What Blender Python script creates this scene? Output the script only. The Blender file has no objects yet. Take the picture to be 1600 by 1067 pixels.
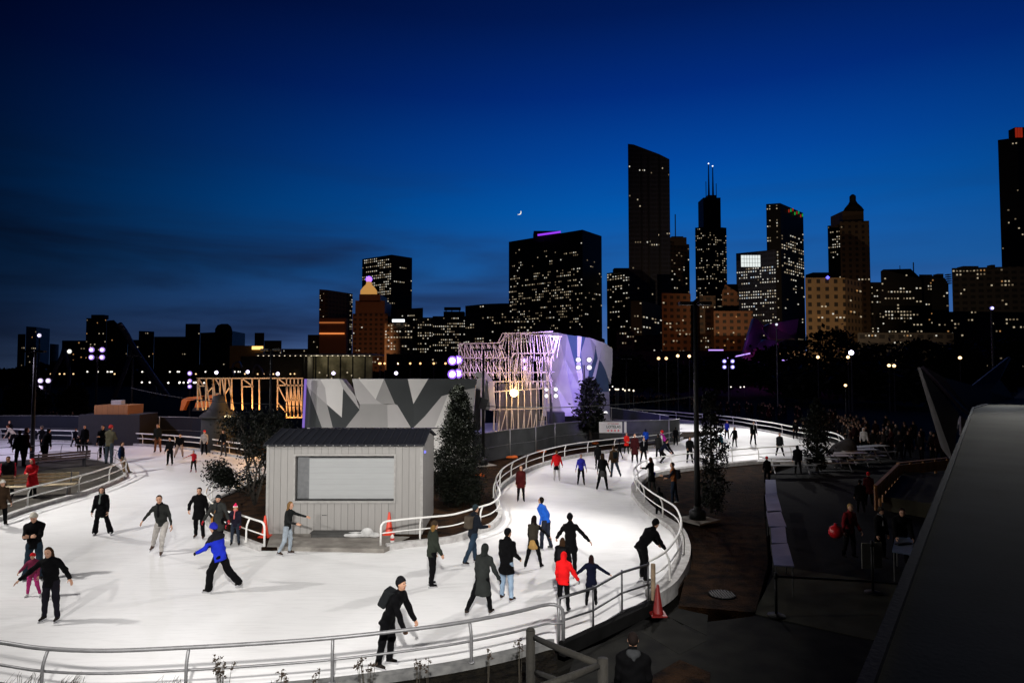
import bpy, bmesh, math, random
import numpy as np
from mathutils import Vector, Matrix
random.seed(7); np.random.seed(7)
S = bpy.context.scene
COL = S.collection
R = math.radians
# ------------------------------------------------------------------ camera
CZ = 5.6; F = 1000.0; PITCH = math.atan(42/1000)
cp, sp = math.cos(PITCH), math.sin(PITCH)
cam = bpy.data.cameras.new('camera'); camo = bpy.data.objects.new('camera', cam); COL.objects.link(camo)
camo.location = (0, 0, CZ); camo.rotation_euler = (math.pi/2+PITCH, 0, 0)
cam.lens = 22.5; cam.sensor_width = 36; cam.clip_end = 9000; cam.clip_start = .05
S.camera = camo
def ray(px, py):
    a = (px-800)/F; b = (533.5-py)/F
    return Vector((a, cp-b*sp, sp+b*cp))
def G(px, py, z=0.0):
    d = ray(px, py); s = (z-CZ)/d.z
    return Vector((d.x*s, d.y*s, z))
def V(px, py, D):
    d = ray(px, py); s = D/d.y
    return Vector((d.x*s, D, CZ+d.z*s))
def XD(px, D):            # world x of a column at horizon level
    return V(px, 575, D).x
# ------------------------------------------------------------------ object helpers
def tag(o, label=None, cat=None, group=None, kind=None):
    if label: o['label'] = label
    if cat: o['category'] = cat
    if group: o['group'] = group
    if kind: o['kind'] = kind
    return o
def empty(name, loc=(0,0,0), rz=0):
    o = bpy.data.objects.new(name, None); COL.objects.link(o); o.location = loc; o.rotation_euler = (0,0,rz)
    o.empty_display_size = .1
    return o
def mesh_obj(name, verts, faces, mat=None, parent=None, smooth=False, mats=None, midx=None):
    me = bpy.data.meshes.new(name); me.from_pydata([tuple(v) for v in verts], [], [tuple(f) for f in faces])
    for m in (mats or ([mat] if mat else [])): me.materials.append(m)
    if midx is not None: me.polygons.foreach_set('material_index', list(midx))
    if smooth: me.polygons.foreach_set('use_smooth', [True]*len(me.polygons))
    me.update()
    o = bpy.data.objects.new(name, me); COL.objects.link(o)
    if parent: o.parent = parent
    return o
def copy_tree(o, parent=None, loc=None, rz=None, label=None, group=None):
    c = o.copy(); COL.objects.link(c); c.parent = parent
    if loc is not None: c.location = loc
    if rz is not None: c.rotation_euler = (0,0,rz)
    if label: c['label'] = label
    if group: c['group'] = group
    for ch in list(o.children): copy_tree(ch, c)
    return c
class MB:
    """collects shapes for one mesh"""
    def __init__(s): s.v=[]; s.f=[]; s.m=[]; s.cur=0
    def add(s, vs, fs):
        n=len(s.v); s.v+= [tuple(v) for v in vs]; s.f += [tuple(i+n for i in f) for f in fs]; s.m += [s.cur]*len(fs)
    def box(s, c, d, rz=0, M=None):
        x,y,z=d[0]/2,d[1]/2,d[2]/2
        vs=[Vector((sx*x,sy*y,sz*z)) for sz in(-1,1) for sy in(-1,1) for sx in(-1,1)]
        Mt = (M or Matrix.Rotation(rz,3,'Z'))
        vs=[Mt@v+Vector(c) for v in vs]
        s.add(vs,[(0,2,3,1),(4,5,7,6),(0,1,5,4),(2,6,7,3),(0,4,6,2),(1,3,7,5)])
    def bar(s, a, b, w, d=None, up=Vector((0,0,1))):
        a=Vector(a); b=Vector(b); d=d or w; t=(b-a).normalized()
        if abs(t.dot(up))>.98: up=Vector((0,1,0))
        n=t.cross(up).normalized(); u=n.cross(t)
        vs=[p+n*sx*w/2+u*sy*d/2 for p in(a,b) for sy in(-1,1) for sx in(-1,1)]
        s.add(vs,[(0,2,3,1),(4,5,7,6),(0,1,5,4),(2,6,7,3),(0,4,6,2),(1,3,7,5)])
    def tube(s, pts, r, n=8, r2=None, cap=True):
        pts=[Vector(p) for p in pts]; N=len(pts); rs=r if isinstance(r,(list,tuple)) else [r+((r2 if r2 is not None else r)-r)*i/max(1,N-1) for i in range(N)]
        t0=(pts[1]-pts[0]).normalized(); up=Vector((0,0,1)) if abs(t0.z)<.95 else Vector((0,1,0))
        base=len(s.v); vs=[]
        for i,p in enumerate(pts):
            t=(pts[min(i+1,N-1)]-pts[max(i-1,0)]).normalized()
            nx=t.cross(up)
            if nx.length<1e-4: nx=t.cross(Vector((1,0,0)))
            nx.normalize(); ny=nx.cross(t)
            for k in range(n):
                a=2*math.pi*k/n; vs.append(p+(nx*math.cos(a)+ny*math.sin(a))*rs[i])
        fs=[(i*n+k,i*n+(k+1)%n,(i+1)*n+(k+1)%n,(i+1)*n+k) for i in range(N-1) for k in range(n)]
        if cap: fs+= [tuple(reversed(range(n))), tuple((N-1)*n+k for k in range(n))]
        s.add(vs,fs)
    def lathe(s, prof, c=(0,0,0), n=16):
        c=Vector(c); vs=[c+Vector((r*math.cos(2*math.pi*k/n),r*math.sin(2*math.pi*k/n),z)) for r,z in prof for k in range(n)]
        N=len(prof)
        fs=[(i*n+k,i*n+(k+1)%n,(i+1)*n+(k+1)%n,(i+1)*n+k) for i in range(N-1) for k in range(n)]
        fs+=[tuple(reversed(range(n))), tuple((N-1)*n+k for k in range(n))]
        s.add(vs,fs)
    def prism(s, poly, z0, z1):
        n=len(poly); ar=sum(poly[i][0]*poly[(i+1)%n][1]-poly[(i+1)%n][0]*poly[i][1] for i in range(n))
        if ar<0: poly=list(reversed(poly))
        zz=z1 if isinstance(z1,(list,tuple)) else [z1]*n
        if ar<0 and isinstance(z1,(list,tuple)): zz=list(reversed(zz))
        vs=[(p[0],p[1],z0) for p in poly]+[(p[0],p[1],zz[i]) for i,p in enumerate(poly)]
        s.add(vs,[tuple(reversed(range(n))),tuple(range(n,2*n))]+[(i,(i+1)%n,n+(i+1)%n,n+i) for i in range(n)])
    def build(s, name, mat=None, parent=None, smooth=False, mats=None):
        return mesh_obj(name, s.v, s.f, mat, parent, smooth, mats, s.m if mats else None)
def spline(pts, per=6, closed=False):
    pts=[Vector(p) for p in pts]; out=[]; n=len(pts)
    for i in range(n-1):
        p0=pts[max(i-1,0)];p1=pts[i];p2=pts[i+1];p3=pts[min(i+2,n-1)]
        for k in range(per):
            t=k/per
            out.append(.5*((2*p1)+(p2-p0)*t+(2*p0-5*p1+4*p2-p3)*t*t+(3*p1-p0-3*p2+p3)*t**3))
    out.append(pts[-1]); return out
# ------------------------------------------------------------------ materials
_mc={}
def mat(name, col, rough=.7, metal=0, noise=.12, scale=8, bump=.15, bscale=None, emit=None, es=0, spec=.5, tex=None):
    if name in _mc: return _mc[name]
    m=bpy.data.materials.new(name); m.use_nodes=True; nt=m.node_tree; b=nt.nodes['Principled BSDF']
    b.inputs['Roughness'].default_value=rough; b.inputs['Metallic'].default_value=metal; b.inputs['Specular IOR Level'].default_value=spec
    c=(*col,1)
    if noise>0 and not emit:
        tc=nt.nodes.new('ShaderNodeTexCoord'); nz=nt.nodes.new('ShaderNodeTexNoise'); nz.inputs['Scale'].default_value=scale; nz.inputs['Detail'].default_value=5
        nt.links.new(tc.outputs['Object'],nz.inputs['Vector'])
        mx=nt.nodes.new('ShaderNodeMix'); mx.data_type='RGBA'
        mx.inputs[6].default_value=tuple(min(1,x*(1-noise)) for x in col)+(1,); mx.inputs[7].default_value=tuple(min(1,x*(1+noise)) for x in col)+(1,)
        rp=nt.nodes.new('ShaderNodeMapRange'); rp.inputs[1].default_value=.3; rp.inputs[2].default_value=.7
        nt.links.new(nz.outputs[0],rp.inputs[0]); nt.links.new(rp.outputs[0],mx.inputs[0]); nt.links.new(mx.outputs[2],b.inputs['Base Color'])
        if bump>0:
            n2=nt.nodes.new('ShaderNodeTexNoise'); n2.inputs['Scale'].default_value=bscale or scale*4; n2.inputs['Detail'].default_value=4
            nt.links.new(tc.outputs['Object'],n2.inputs['Vector'])
            bp=nt.nodes.new('ShaderNodeBump'); bp.inputs['Strength'].default_value=bump; bp.inputs['Distance'].default_value=.03
            nt.links.new(n2.outputs[0],bp.inputs['Height']); nt.links.new(bp.outputs[0],b.inputs['Normal'])
    else: b.inputs['Base Color'].default_value=c
    if emit:
        b.inputs['Base Color'].default_value=(0.02,.02,.02,1)
        b.inputs['Emission Color'].default_value=(*emit,1); b.inputs['Emission Strength'].default_value=es
        m.cycles.emission_sampling='NONE'
    _mc[name]=m; return m
def fabric(col):
    if max(col)<.12: col=tuple(c*.62 for c in col)   # dark winter cloth
    return mat('fabric %.3f %.3f %.3f'%tuple(col), col, .85, noise=.25, scale=5, bump=.35, bscale=14, spec=.06)
# ------------------------------------------------------------------ signed distance bodies
def rc(P,a,b,r1,r2):
    a=np.asarray(a,float); b=np.asarray(b,float); ba=b-a; pa=P-a
    t=np.clip((pa@ba)/max(1e-9,ba@ba),0,1)
    return np.linalg.norm(pa-t[...,None]*ba,axis=-1)-(r1+(r2-r1)*t)
def el(P,c,r,M=None):
    p=P-np.asarray(c,float)
    if M is not None: p=p@M
    r=np.asarray(r,float); k0=np.linalg.norm(p/r,axis=-1); k1=np.linalg.norm(p/(r*r),axis=-1)+1e-9
    return k0*(k0-1)/k1
def smin(a,b,k):
    h=np.clip(.5+.5*(b-a)/k,0,1); return b+(a-b)*h-k*h*(1-h)
def surfnet(fn, lo, hi, h):
    lo=np.asarray(lo,float)-2*h; hi=np.asarray(hi,float)+2*h
    n=np.ceil((hi-lo)/h).astype(int)+1
    g=np.stack(np.meshgrid(*[lo[i]+h*np.arange(n[i]) for i in range(3)],indexing='ij'),-1)
    W=fn(g.reshape(-1,3)).reshape(n)+1e-7
    cnt=np.zeros(n,int); acc=np.zeros((*n,3)); ins=W<0
    edges=[]
    for ax in range(3):
        s0=[slice(None)]*3; s1=[slice(None)]*3; s0[ax]=slice(0,-1); s1[ax]=slice(1,None)
        A=W[tuple(s0)];B=W[tuple(s1)]; cr=(A<0)!=(B<0)
        I=np.argwhere(cr)
        if len(I)==0: continue
        t=(A[cr]/(A[cr]-B[cr])); pos=I.astype(float); pos[:,ax]+=t
        o1,o2=[x for x in range(3) if x!=ax]
        I=I; ok=(I[:,o1]>0)&(I[:,o2]>0)&(I[:,o1]<n[o1]-1)&(I[:,o2]<n[o2]-1)
        I=I[ok]; pos=pos[ok]
        for d1 in(0,1):
            for d2 in(0,1):
                J=I.copy(); J[:,o1]-=d1; J[:,o2]-=d2
                np.add.at(cnt,tuple(J.T),1); np.add.at(acc,tuple(J.T),pos)
        edges.append((ax,o1,o2,I,ins[tuple(I.T)]))
    idx=-np.ones(n,int); m=cnt>0; idx[m]=np.arange(m.sum())
    vs=lo+h*(acc[m]/cnt[m][:,None]); fs=[]
    for ax,o1,o2,I,sg in edges:
        q=[]
        for d1,d2 in((1,1),(0,1),(0,0),(1,0)):
            J=I.copy(); J[:,o1]-=d1; J[:,o2]-=d2; q.append(idx[tuple(J.T)])
        q=np.stack(q,1)
        flip = sg if ax!=1 else ~sg
        q[~flip]=q[~flip][:,::-1]; fs.append(q)
    fs=np.concatenate(fs) if fs else np.zeros((0,4),int)
    return vs,fs
def np_mesh(name, vs, fs, mats, midx=None, smooth=True):
    me=bpy.data.meshes.new(name); me.from_pydata(vs.tolist(),[],fs.tolist())
    for m in mats: me.materials.append(m)
    if midx is not None: me.polygons.foreach_set('material_index',np.asarray(midx,dtype=np.int32))
    if smooth: me.polygons.foreach_set('use_smooth',[True]*len(me.polygons))
    me.update(); return me
class Shape:
    def __init__(s,k=.02): s.p=[]; s.k=k; s.cuts=[]; s.lo=np.full(3,9.);s.hi=np.full(3,-9.)
    def _b(s,pts,r):
        for q in pts: s.lo=np.minimum(s.lo,np.asarray(q,float)-r); s.hi=np.maximum(s.hi,np.asarray(q,float)+r)
    def cone(s,a,b,r1,r2,k=None): s._b((a,b),max(r1,r2)); s.p.append((lambda P:rc(P,a,b,r1,r2),k)); return s
    def ell(s,c,r,M=None,k=None): s._b((c,),max(r)); s.p.append((lambda P:el(P,c,r,M),k)); return s
    def fn(s,f,lo,hi,k=None): s._b((lo,hi),0); s.p.append((f,k)); return s
    def cut(s,p,n):  # removes the side n points to
        p=np.asarray(p,float);n=np.asarray(n,float); s.cuts.append(lambda P:(P-p)@n)
    def __call__(s,P):
        d=None
        for f,k in s.p:
            e=f(P); d=e if d is None else smin(d,e,k or s.k)
        for c in s.cuts: d=np.maximum(d,c(P))
        return d
    def mesh(s,h): return surfnet(s,s.lo-.01,s.hi+.01,h)
# ------------------------------------------------------------------ people
def rotx(a): c,s=math.cos(a),math.sin(a); return np.array([[1,0,0],[0,c,-s],[0,s,c]])
def roty(a): c,s=math.cos(a),math.sin(a); return np.array([[c,0,s],[0,1,0],[-s,0,c]])
def rotz(a): c,s=math.cos(a),math.sin(a); return np.array([[c,-s,0],[s,c,0],[0,0,1]])
def hand_sdf(curl):
    """right hand hanging down -z, palm facing -x (towards the thigh), thumb towards +y (front); origin at wrist; metres"""
    s=Shape(.006)
    s.cone((0,0,.012),(0,0,-.02),.021,.022)
    for y in(-.026,-.009,.009,.026): s.cone((0,y*.6,-.02),(0,y,-.085),.014,.012,k=.01)
    L=[(.026,.043,.026,.022),(.009,.048,.03,.024),(-.009,.045,.028,.022),(-.026,.035,.021,.019)]
    for y,a,b,c in L:
        ang=0; p=np.array([0,y,-.088])
        for seg,(l,r1,r2) in enumerate(((a,.0095,.0085),(b,.0085,.008),(c,.008,.0068))):
            ang+=curl*(.8 if seg==0 else 1.1)
            sp_=y*.15
            q=p+l*np.array([-math.sin(ang),sp_*2,-math.cos(ang)]); s.cone(p,q,r1,r2,k=.003); p=q
    t0=np.array([-.004,.024,-.03]); t1=t0+np.array([-.014-.02*curl,.026,-.03]); t2=t1+np.array([-.012-.012*curl,.008,-.032])
    s.cone(t0,t1,.013,.011,k=.008); s.cone(t1,t2,.011,.008,k=.003)
    return s
_hand={}
def hand_mesh(curl,h):
    k=(curl,h)
    if k not in _hand: _hand[k]=hand_sdf(curl).mesh(h)
    return _hand[k]
SKIN=mat('skin',(.46,.25,.16),.55,noise=.1,scale=20,bump=.05)
SKIN2=mat('skin dimmed',(.20,.10,.06),.55,noise=.1,scale=20,bump=.05)
STEEL=mat('blade steel',(.6,.6,.62),.25,1,noise=0)
EYE=mat('eye',(.015,.012,.01),.2,noise=0)
LIP=mat('lip',(.28,.09,.07),.5,noise=0)
N3=np.array
def person(px,py,top,face,label,jc=(.012,.012,.014),tc=(.012,.012,.016),hair='short',hc=(.02,.012,.008),hatc=(.015,.015,.017),
           coat='jacket',legs=((5,4,8),(-5,4,5)),arms=((5,8,12),(5,8,12)),lean=3,side=0,head=(0,5),skates=True,bootc=(.02,.016,.014),
           scarf=None,backpack=None,bag=None,gloves=None,wide=1.0,loc=None,H=None,group='skaters on the ice',z0=0.0,dark=False,sleeve=None,
           skirt=None,leg='straight',handcurl=.45,cat='person',template=False,lod=None,yoke=None,boots_high=False):
    if loc is None: loc=G(px,py,z0)
    D=max(4,loc[1])
    # ---- skeleton in units of stature, y forward
    T=rotx(-R(lean))@roty(R(side))       # torso frame
    pel=N3([0,0,0.]); tor=lambda v: pel+T@N3(v,float)
    J={}
    feet=[]
    for i,sx in((0,-1),(1,1)):
        f,o,kb=legs[i][:3]
        M=roty(-sx*R(o))@rotx(R(f))
        hip=N3([sx*.052,0,-.01]); kn=hip+M@N3([0,0,-.235]); M2=M@rotx(-R(kb)); an=kn+M2@N3([0,0,-.225])
        fy=legs[i][3] if len(legs[i])>3 else 0
        # foot follows shin pitch partly
        pitch=(f-kb)*(.45 if kb<50 else .8); Mf=roty(-sx*R(o*.3))@rotz(-sx*R(8+fy))@rotx(R(pitch))
        J['leg%d'%i]=(hip,kn,an,Mf); feet.append(an+Mf@N3([0,.03,-.045-(.026 if skates else 0)]))
        feet[-1]=feet[-1]
    zmin=min(f_[2] for f_ in feet); pel0=N3([0,0,-zmin])
    hf=R(head[0]); hn=R(head[1])
    Mh=T@rotx(R(lean)*.6)@rotz(-hf)@rotx(-hn)
    neck=tor([0,0,.325]); hc0=neck+Mh@N3([0,.014,.095])
    topz=hc0[2]+.068+pel0[2]
    if H is None:
        zt=V(800,top,D)[2]-loc[2] if top is not None else 1.7
        H=zt/topz
    u=H
    for k in('leg0','leg1'):
        a,b,c,m=J[k]; J[k]=(a+pel0,b+pel0,c+pel0,m)
    pel=pel0; neck=neck+pel0; hc0=hc0+pel0
    A=[]
    for i,sx in((0,-1),(1,1)):
        f,o,eb=arms[i][:3]; tw=arms[i][3] if len(arms[i])>3 else 0
        M=T@roty(-sx*R(o))@rotx(R(f))
        sh=tor([sx*.098*wide**.5,0,.278]); elb=sh+M@N3([0,0,-.165]); M2=M@rotz(sx*R(tw))@rotx(R(eb)); wr=elb+M2@N3([0,0,-.148])
        A.append((sh,elb,wr,M2))
    h=lod or min(.045,max(.0135,.85*D/640))/u
    def tors(P,infl,zlo=-.02,flare=0,zh=.12):
        q=(P-pel)@T; q=q*N3([1/wide,1/.70,1])
        i_=infl
        d=rc(q,N3([0,0,zlo+.04]),N3([0,0,.12]),.082+i_+flare,.076+i_)
        d=smin(d,rc(q,N3([0,0,.14]),N3([0,0,.24]),.078+i_,.094+i_),.04)
        d=smin(d,np.minimum(rc(q,N3([0,0,.298]),N3([-.078,0,.270]),.036+i_*.8,.034+i_*.8),rc(q,N3([0,0,.298]),N3([.078,0,.270]),.036+i_*.8,.034+i_*.8)),.03)
        return d*.74
    blo=np.minimum(pel-.16*wide,tor([0,0,.3])-.17*wide); bhi=np.maximum(pel+.16*wide,tor([0,0,.3])+.17*wide)
    # ---- body
    b=Shape(.012); b.fn(lambda P:tors(P,-.008),blo,bhi)
    for k in('leg0','leg1'):
        hp,kn,an,Mf=J[k]; b.cone(hp,kn,.044,.029).cone(kn,an,.027,.019).cone(an+Mf@N3([0,-.012,-.025]),an+Mf@N3([0,.06,-.034]),.018,.014)
    for sh,elb,wr,M2 in A: b.cone(sh,elb,.027,.021).cone(elb,wr,.021,.0145)
    b.cone(neck-T@N3([0,0,.03]),neck+Mh@N3([0,.01,.05]),.031,.029)
    hM=Mh
    b.ell(hc0+Mh@N3([0,-.004,.008]),(.044,.054,.058),hM,k=.01)
    b.ell(hc0+Mh@N3([0,.012,-.028]),(.034,.038,.040),hM,k=.015)
    b.cone(hc0+Mh@N3([0,.048,.0]),hc0+Mh@N3([0,.061,-.016]),.006,.009,k=.008)   # nose
    b.ell(hc0+Mh@N3([0,.04,-.06]),(.012,.010,.009),hM,k=.012)                    # chin
    for sx in(-1,1): b.ell(hc0+Mh@N3([sx*.044,-.004,-.004]),(.006,.012,.018),hM,k=.005)
    hb=min(h,.012 if D<16 else h)
    bv,bf=b.mesh(h)
    skin=SKIN2 if dark else SKIN; mats=[skin]; mi=np.zeros(len(bf),int)
    glove=fabric(gloves) if gloves else None
    near=D<26
    parts_v=[bv]; parts_f=[bf]; parts_m=[mi]; n=len(bv)
    for i,(sh,elb,wr,M2) in enumerate(A):
        hv,hfc=hand_mesh(handcurl, .0045 if D<17 else (.007 if near else .012))
        sx=-1 if i==0 else 1
        q=hv/1.72*1.0; q=q*N3([sx,1,1]) if sx<0 else q.copy()
        q=q@M2.T+wr+M2@N3([0,0,-.004]); ff=hfc[:,::-1] if sx<0 else hfc
        parts_v.append(q); parts_f.append(ff+n); parts_m.append(np.full(len(ff),1 if glove else 0)); n+=len(q)
    if glove: mats.append(glove)
    vs=np.concatenate(parts_v)*u; fs=np.concatenate(parts_f); mi=np.concatenate(parts_m)
    # mouth colour
    if D<24:
        cen=vs[fs].mean(1); mp=(hc0+Mh@N3([0,.05,-.042]))*u; loc_=(cen-mp)@Mh
        mats.append(LIP); mi[(np.abs(loc_[:,0])<.022*u*.8)&(np.abs(loc_[:,2])<.0055*u)&(np.abs(loc_[:,1])<.03*u)]=len(mats)-1
    rz=-R(face); Rz=rotz(rz)
    fm=(feet[0]+feet[1])/2*u if py is not None else N3([0,0,0.]); off=Rz@fm; 
    me=np_mesh('person',vs,fs,mats,mi); root=bpy.data.objects.new('person',me); COL.objects.link(root)
    root.location=(loc[0]-off[0],loc[1]-off[1],loc[2]); root.rotation_euler=(0,0,rz)
    tag(root,label,cat,group)
    ph=(loc[0]*3.1+loc[1]*1.7)%6.28
    def child(name,shape,m,hh=None,parent=root,mats=None,split=None):
        if name in('jacket','coat','sweater','trousers','skirt'):
            base_=shape; am={'trousers':.0024,'sweater':.0022}.get(name,.0032)
            def wr(P):
                return base_(P)+am*(np.sin(P[:,2]*58+ph+2.2*np.sin(P[:,0]*23+ph)+1.7*np.sin(P[:,1]*27))+.7*np.sin(P[:,2]*31-P[:,0]*44+P[:,1]*36+ph*2))
            v,f=surfnet(wr,shape.lo-.01,shape.hi+.01,hh or h)
        else: v,f=shape.mesh(hh or h)
        if len(v)==0: return None
        mi_=None
        if split is not None: mi_=split(v[f].mean(1)).astype(int)
        me_=np_mesh(name,v*u,f,mats or [m],mi_); o=bpy.data.objects.new(name,me_); COL.objects.link(o); o.parent=parent; return o
    # ---- eyes
    if D<24:
        e=MB()
        for sx in(-1,1):
            c=(hc0+Mh@N3([sx*.0175,.0465,.004]))*u; rr=.0062*u
            e.lathe([(rr*math.cos(a),rr*math.sin(a)) for a in(-1.4,-.7,0,.7,1.4)],c,8)
        e.build('eyes',EYE,root,True)
    # ---- trousers
    if tc is not None:
        w={'slim':(.055,.043,.038,.031),'straight':(.058,.044,.040,.035),'wide':(.062,.050,.050,.050),'flare':(.056,.042,.044,.058)}[leg]
        t=Shape(.015); t.fn(lambda P:tors(P,.002,zlo=-.02),pel-.13*wide,pel+.13*wide)
        for k in('leg0','leg1'):
            hp,kn,an,Mf=J[k]; t.cone(hp,kn,w[0],w[1]).cone(kn,an+(an-kn)*(.02 if not boots_high else -.22),w[2]+.002,w[3])
        t.cut(tor([0,0,.1]),T@N3([0,0,1]))
        child('trousers',t,fabric(tc))
    # ---- footwear
    for k in('leg0','leg1'):
        hp,kn,an,Mf=J[k]; s_=Shape(.01)
        s_.cone(an+(kn-an)*(.16 if not boots_high else .35),an,.028 if leg!='straight' else .03,.026)
        s_.cone(an+Mf@N3([0,-.012,-.022]),an+Mf@N3([0,.02,-.022]),.026,.025).cone(an+Mf@N3([0,.03,-.028]),an+Mf@N3([0,.078,-.031]),.021,.017)
        s_.cut(an+Mf@N3([0,0,-.0445]),Mf@N3([0,0,-1]))
        o=child('ice_skate' if skates else 'boot',s_,fabric(bootc),min(h,.011 if near else .02))
        if skates and o:
            bl=MB(); c=an+Mf@N3([0,.03,-.058]); 
            bl.box(Vector(c*u),(.006*u,.155*u,.026*u),M=Matrix(Mf.tolist()))
            bl.build('blade',STEEL,o)
    # ---- upper clothing
    infl={'thin':.011,'jacket':.014,'puffy':.024,'coat':.014,'long':.014}[coat if coat in('thin','puffy') else 'jacket']
    hem={'thin':-.035,'jacket':-.065,'puffy':-.065,'coat':-.15,'long':-.235}[coat]
    flare={'thin':0,'jacket':.004,'puffy':.01,'coat':.02,'long':.026}[coat]
    j=Shape(.015); j.fn(lambda P:tors(P,infl,zlo=hem-.09,flare=flare),tor([0,0,hem-.02])-.17*wide,tor([0,0,.3])+.17*wide)
    j._b((tor([0,0,hem-.02]),),.19*wide)
    ar={'thin':(.032,.026,.020),'jacket':(.040,.034,.028),'puffy':(.047,.041,.032),'coat':(.040,.034,.029),'long':(.040,.034,.029)}[coat]
    for sh,elb,wr,M2 in A: j.cone(sh,elb,ar[0],ar[1]).cone(elb,wr,ar[1],ar[2])
    j.cone(neck-T@N3([0,0,.02]),neck+Mh@N3([0,-.002,.022]),.045,.038,k=.02)
    if coat in('coat','long'):
        # hanging skirt of the coat keeps plumb
        hz=pel+N3([0,-.01*lean/10,hem]); 
        def sk(P):
            q=P-pel; q=q*N3([1,1/.82,1]); return rc(q,N3([0,0,0.]),N3([0,-.01,hem+.05]),.088*wide,.088*wide+flare+.015)*.85
        j.fn(sk,pel+N3([-.16,-.16,hem-.1]),pel+N3([.16,.16,.1]))
        j.cut(pel+N3([0,0,hem]),N3([0,0,-1]))
    else: j.cut(tor([0,0,hem]),T@N3([0,0,-1]))
    for (sh,elb,wr,M2) in A: pass
    if yoke: 
        z_=lambda c:(((c-pel)@T)[:,2]>.235)
        child('jacket' if hem>-.1 else 'coat',j,None,mats=[fabric(jc),fabric(yoke)],split=z_)
    elif sleeve:
        def z_(c):
            q=(c-pel)@T; return np.abs(q[:,0])>.112*wide
        child('jacket',j,None,mats=[fabric(jc),fabric(sleeve)],split=z_)
    else: child({'thin':'sweater','jacket':'jacket','puffy':'jacket'}.get(coat,'coat'),j,fabric(jc))
    if skirt:
        k_=Shape(.02)
        def sk2(P):
            q=(P-pel)*N3([1,1/.8,1]); return rc(q,N3([0,0,.0]),N3([0,0,-.12]),.086,.108)*.82
        k_.fn(sk2,pel+N3([-.15,-.15,-.25]),pel+N3([.15,.15,.1])); k_.cut(pel+N3([0,0,-.155]),N3([0,0,-1])); k_.cut(pel+N3([0,0,.03]),N3([0,0,1]))
        child('skirt',k_,fabric(skirt))
    hh=min(h,.012 if D<26 else .02)
    hw=lambda v: hc0+Mh@N3(v,float)
    # ---- hair and headgear
    def cap_shape(infl,zc,yb=-.01):
        s=Shape(.01); s.ell(hw([0,-.008,.012]),(.047+infl,.056+infl,.058+infl),hM)
        s.cut(hw([0,.03,zc]),Mh@N3([0,.55,-.83])); return s
    H_=fabric(hc)
    if hair in('short','long','medium','cap','beanie','santa'):
        s=Shape(.012); s.ell(hw([0,-.010,.012]),(.0475,.056,.060),hM)
        s.cone(hw([0,-.03,-.01]),hw([0,-.03,-.03]),.03,.025)
        s.cuts.append(lambda P:np.minimum((P-hw([0,.018,0]))@(Mh@N3([0,1,.15])), -((P-hw([0,0,.032]))@(Mh@N3([0,-.35,.94])))))
        if hair in('long','medium') or (hair in('beanie','santa') and hc[0]>.05):
            L=.16 if hair!='medium' else .07
            s2=Shape(.015); s2.p=list(s.p); s2.cuts=list(s.cuts); s2.lo=s.lo; s2.hi=s.hi
            full=Shape(.02); full.fn(s2,s.lo,s.hi)
            for sx in(-1,0,1): full.cone(hw([sx*.03,-.028,-.005]),hw([sx*.042,-.038,-.03])-N3([0,0,L*.9])+T@N3([0,-.02,0]),.026,.02)
            s=full
        child('hair',s,H_,hh)
    if hair=='beanie':
        s=cap_shape(.008,.018); s.ell(hw([0,-.012,.055]),(.035,.04,.03),hM); child('beanie',s,fabric(hatc),hh)
    if hair=='cap':
        s=cap_shape(.005,.028); s.cone(hw([0,.045,.03]),hw([0,.082,.024]),.018,.014); child('cap',s,fabric(hatc),hh)
    if hair=='santa':
        s=cap_shape(.006,.03); s.cone(hw([0,-.01,.05]),hw([.0,-.04,.085]),.04,.02); o=child('santa_hat',s,fabric((.65,.02,.10)),hh)
        s=cap_shape(.011,.02); s.cut(hw([0,0,.038]),Mh@N3([0,0,1.])); child('hat_trim',s,fabric((.8,.8,.8)),hh,parent=o or root)
    if hair=='redhat':
        s=cap_shape(.010,.01); child('knit_hat',s,fabric((.5,.015,.02)),hh); 
    if hair=='hood':
        s=Shape(.015); s.ell(hw([0,-.014,.006]),(.056,.062,.068),hM); s.cone(hw([0,-.02,-.02]),neck+T@N3([0,-.012,.0]),.05,.05)
        def hollow(P): return -np.minimum(el(P,hw([0,.05,-.005]),(.036,.06,.048),hM),9)
        s.cuts.append(hollow)
        child('hood',s,fabric(hatc),hh)
    if hair=='hooddown':
        s=Shape(.012); s.ell(hw([0,-.010,.012]),(.0475,.056,.060),hM); s.cuts.append(lambda P:np.minimum((P-hw([0,.018,0]))@(Mh@N3([0,1,.15])), -((P-hw([0,0,.032]))@(Mh@N3([0,-.35,.94])))))
        child('hair',s,H_,hh)
        s=Shape(.02); s.cone(neck+T@N3([-.03,-.035,.0]),neck+T@N3([.03,-.035,.0]),.034,.034); s.cone(neck+T@N3([0,-.05,-.02]),neck+T@N3([0,-.055,-.045]),.03,.02); child('hood',s,fabric(hatc),hh)
    if scarf:
        s=Shape(.012)
        for a in range(8):
            t=a/8*2*math.pi; t2=(a+1)/8*2*math.pi
            s.cone(neck+T@N3([.036*math.cos(t),.034*math.sin(t),.018]),neck+T@N3([.036*math.cos(t2),.034*math.sin(t2),.018]),.017,.017)
        s.cone(neck+T@N3([.01,.045,.0]),tor([.02,.085,.16]),.018,.02)
        child('scarf',s,fabric(scarf),hh)
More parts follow.
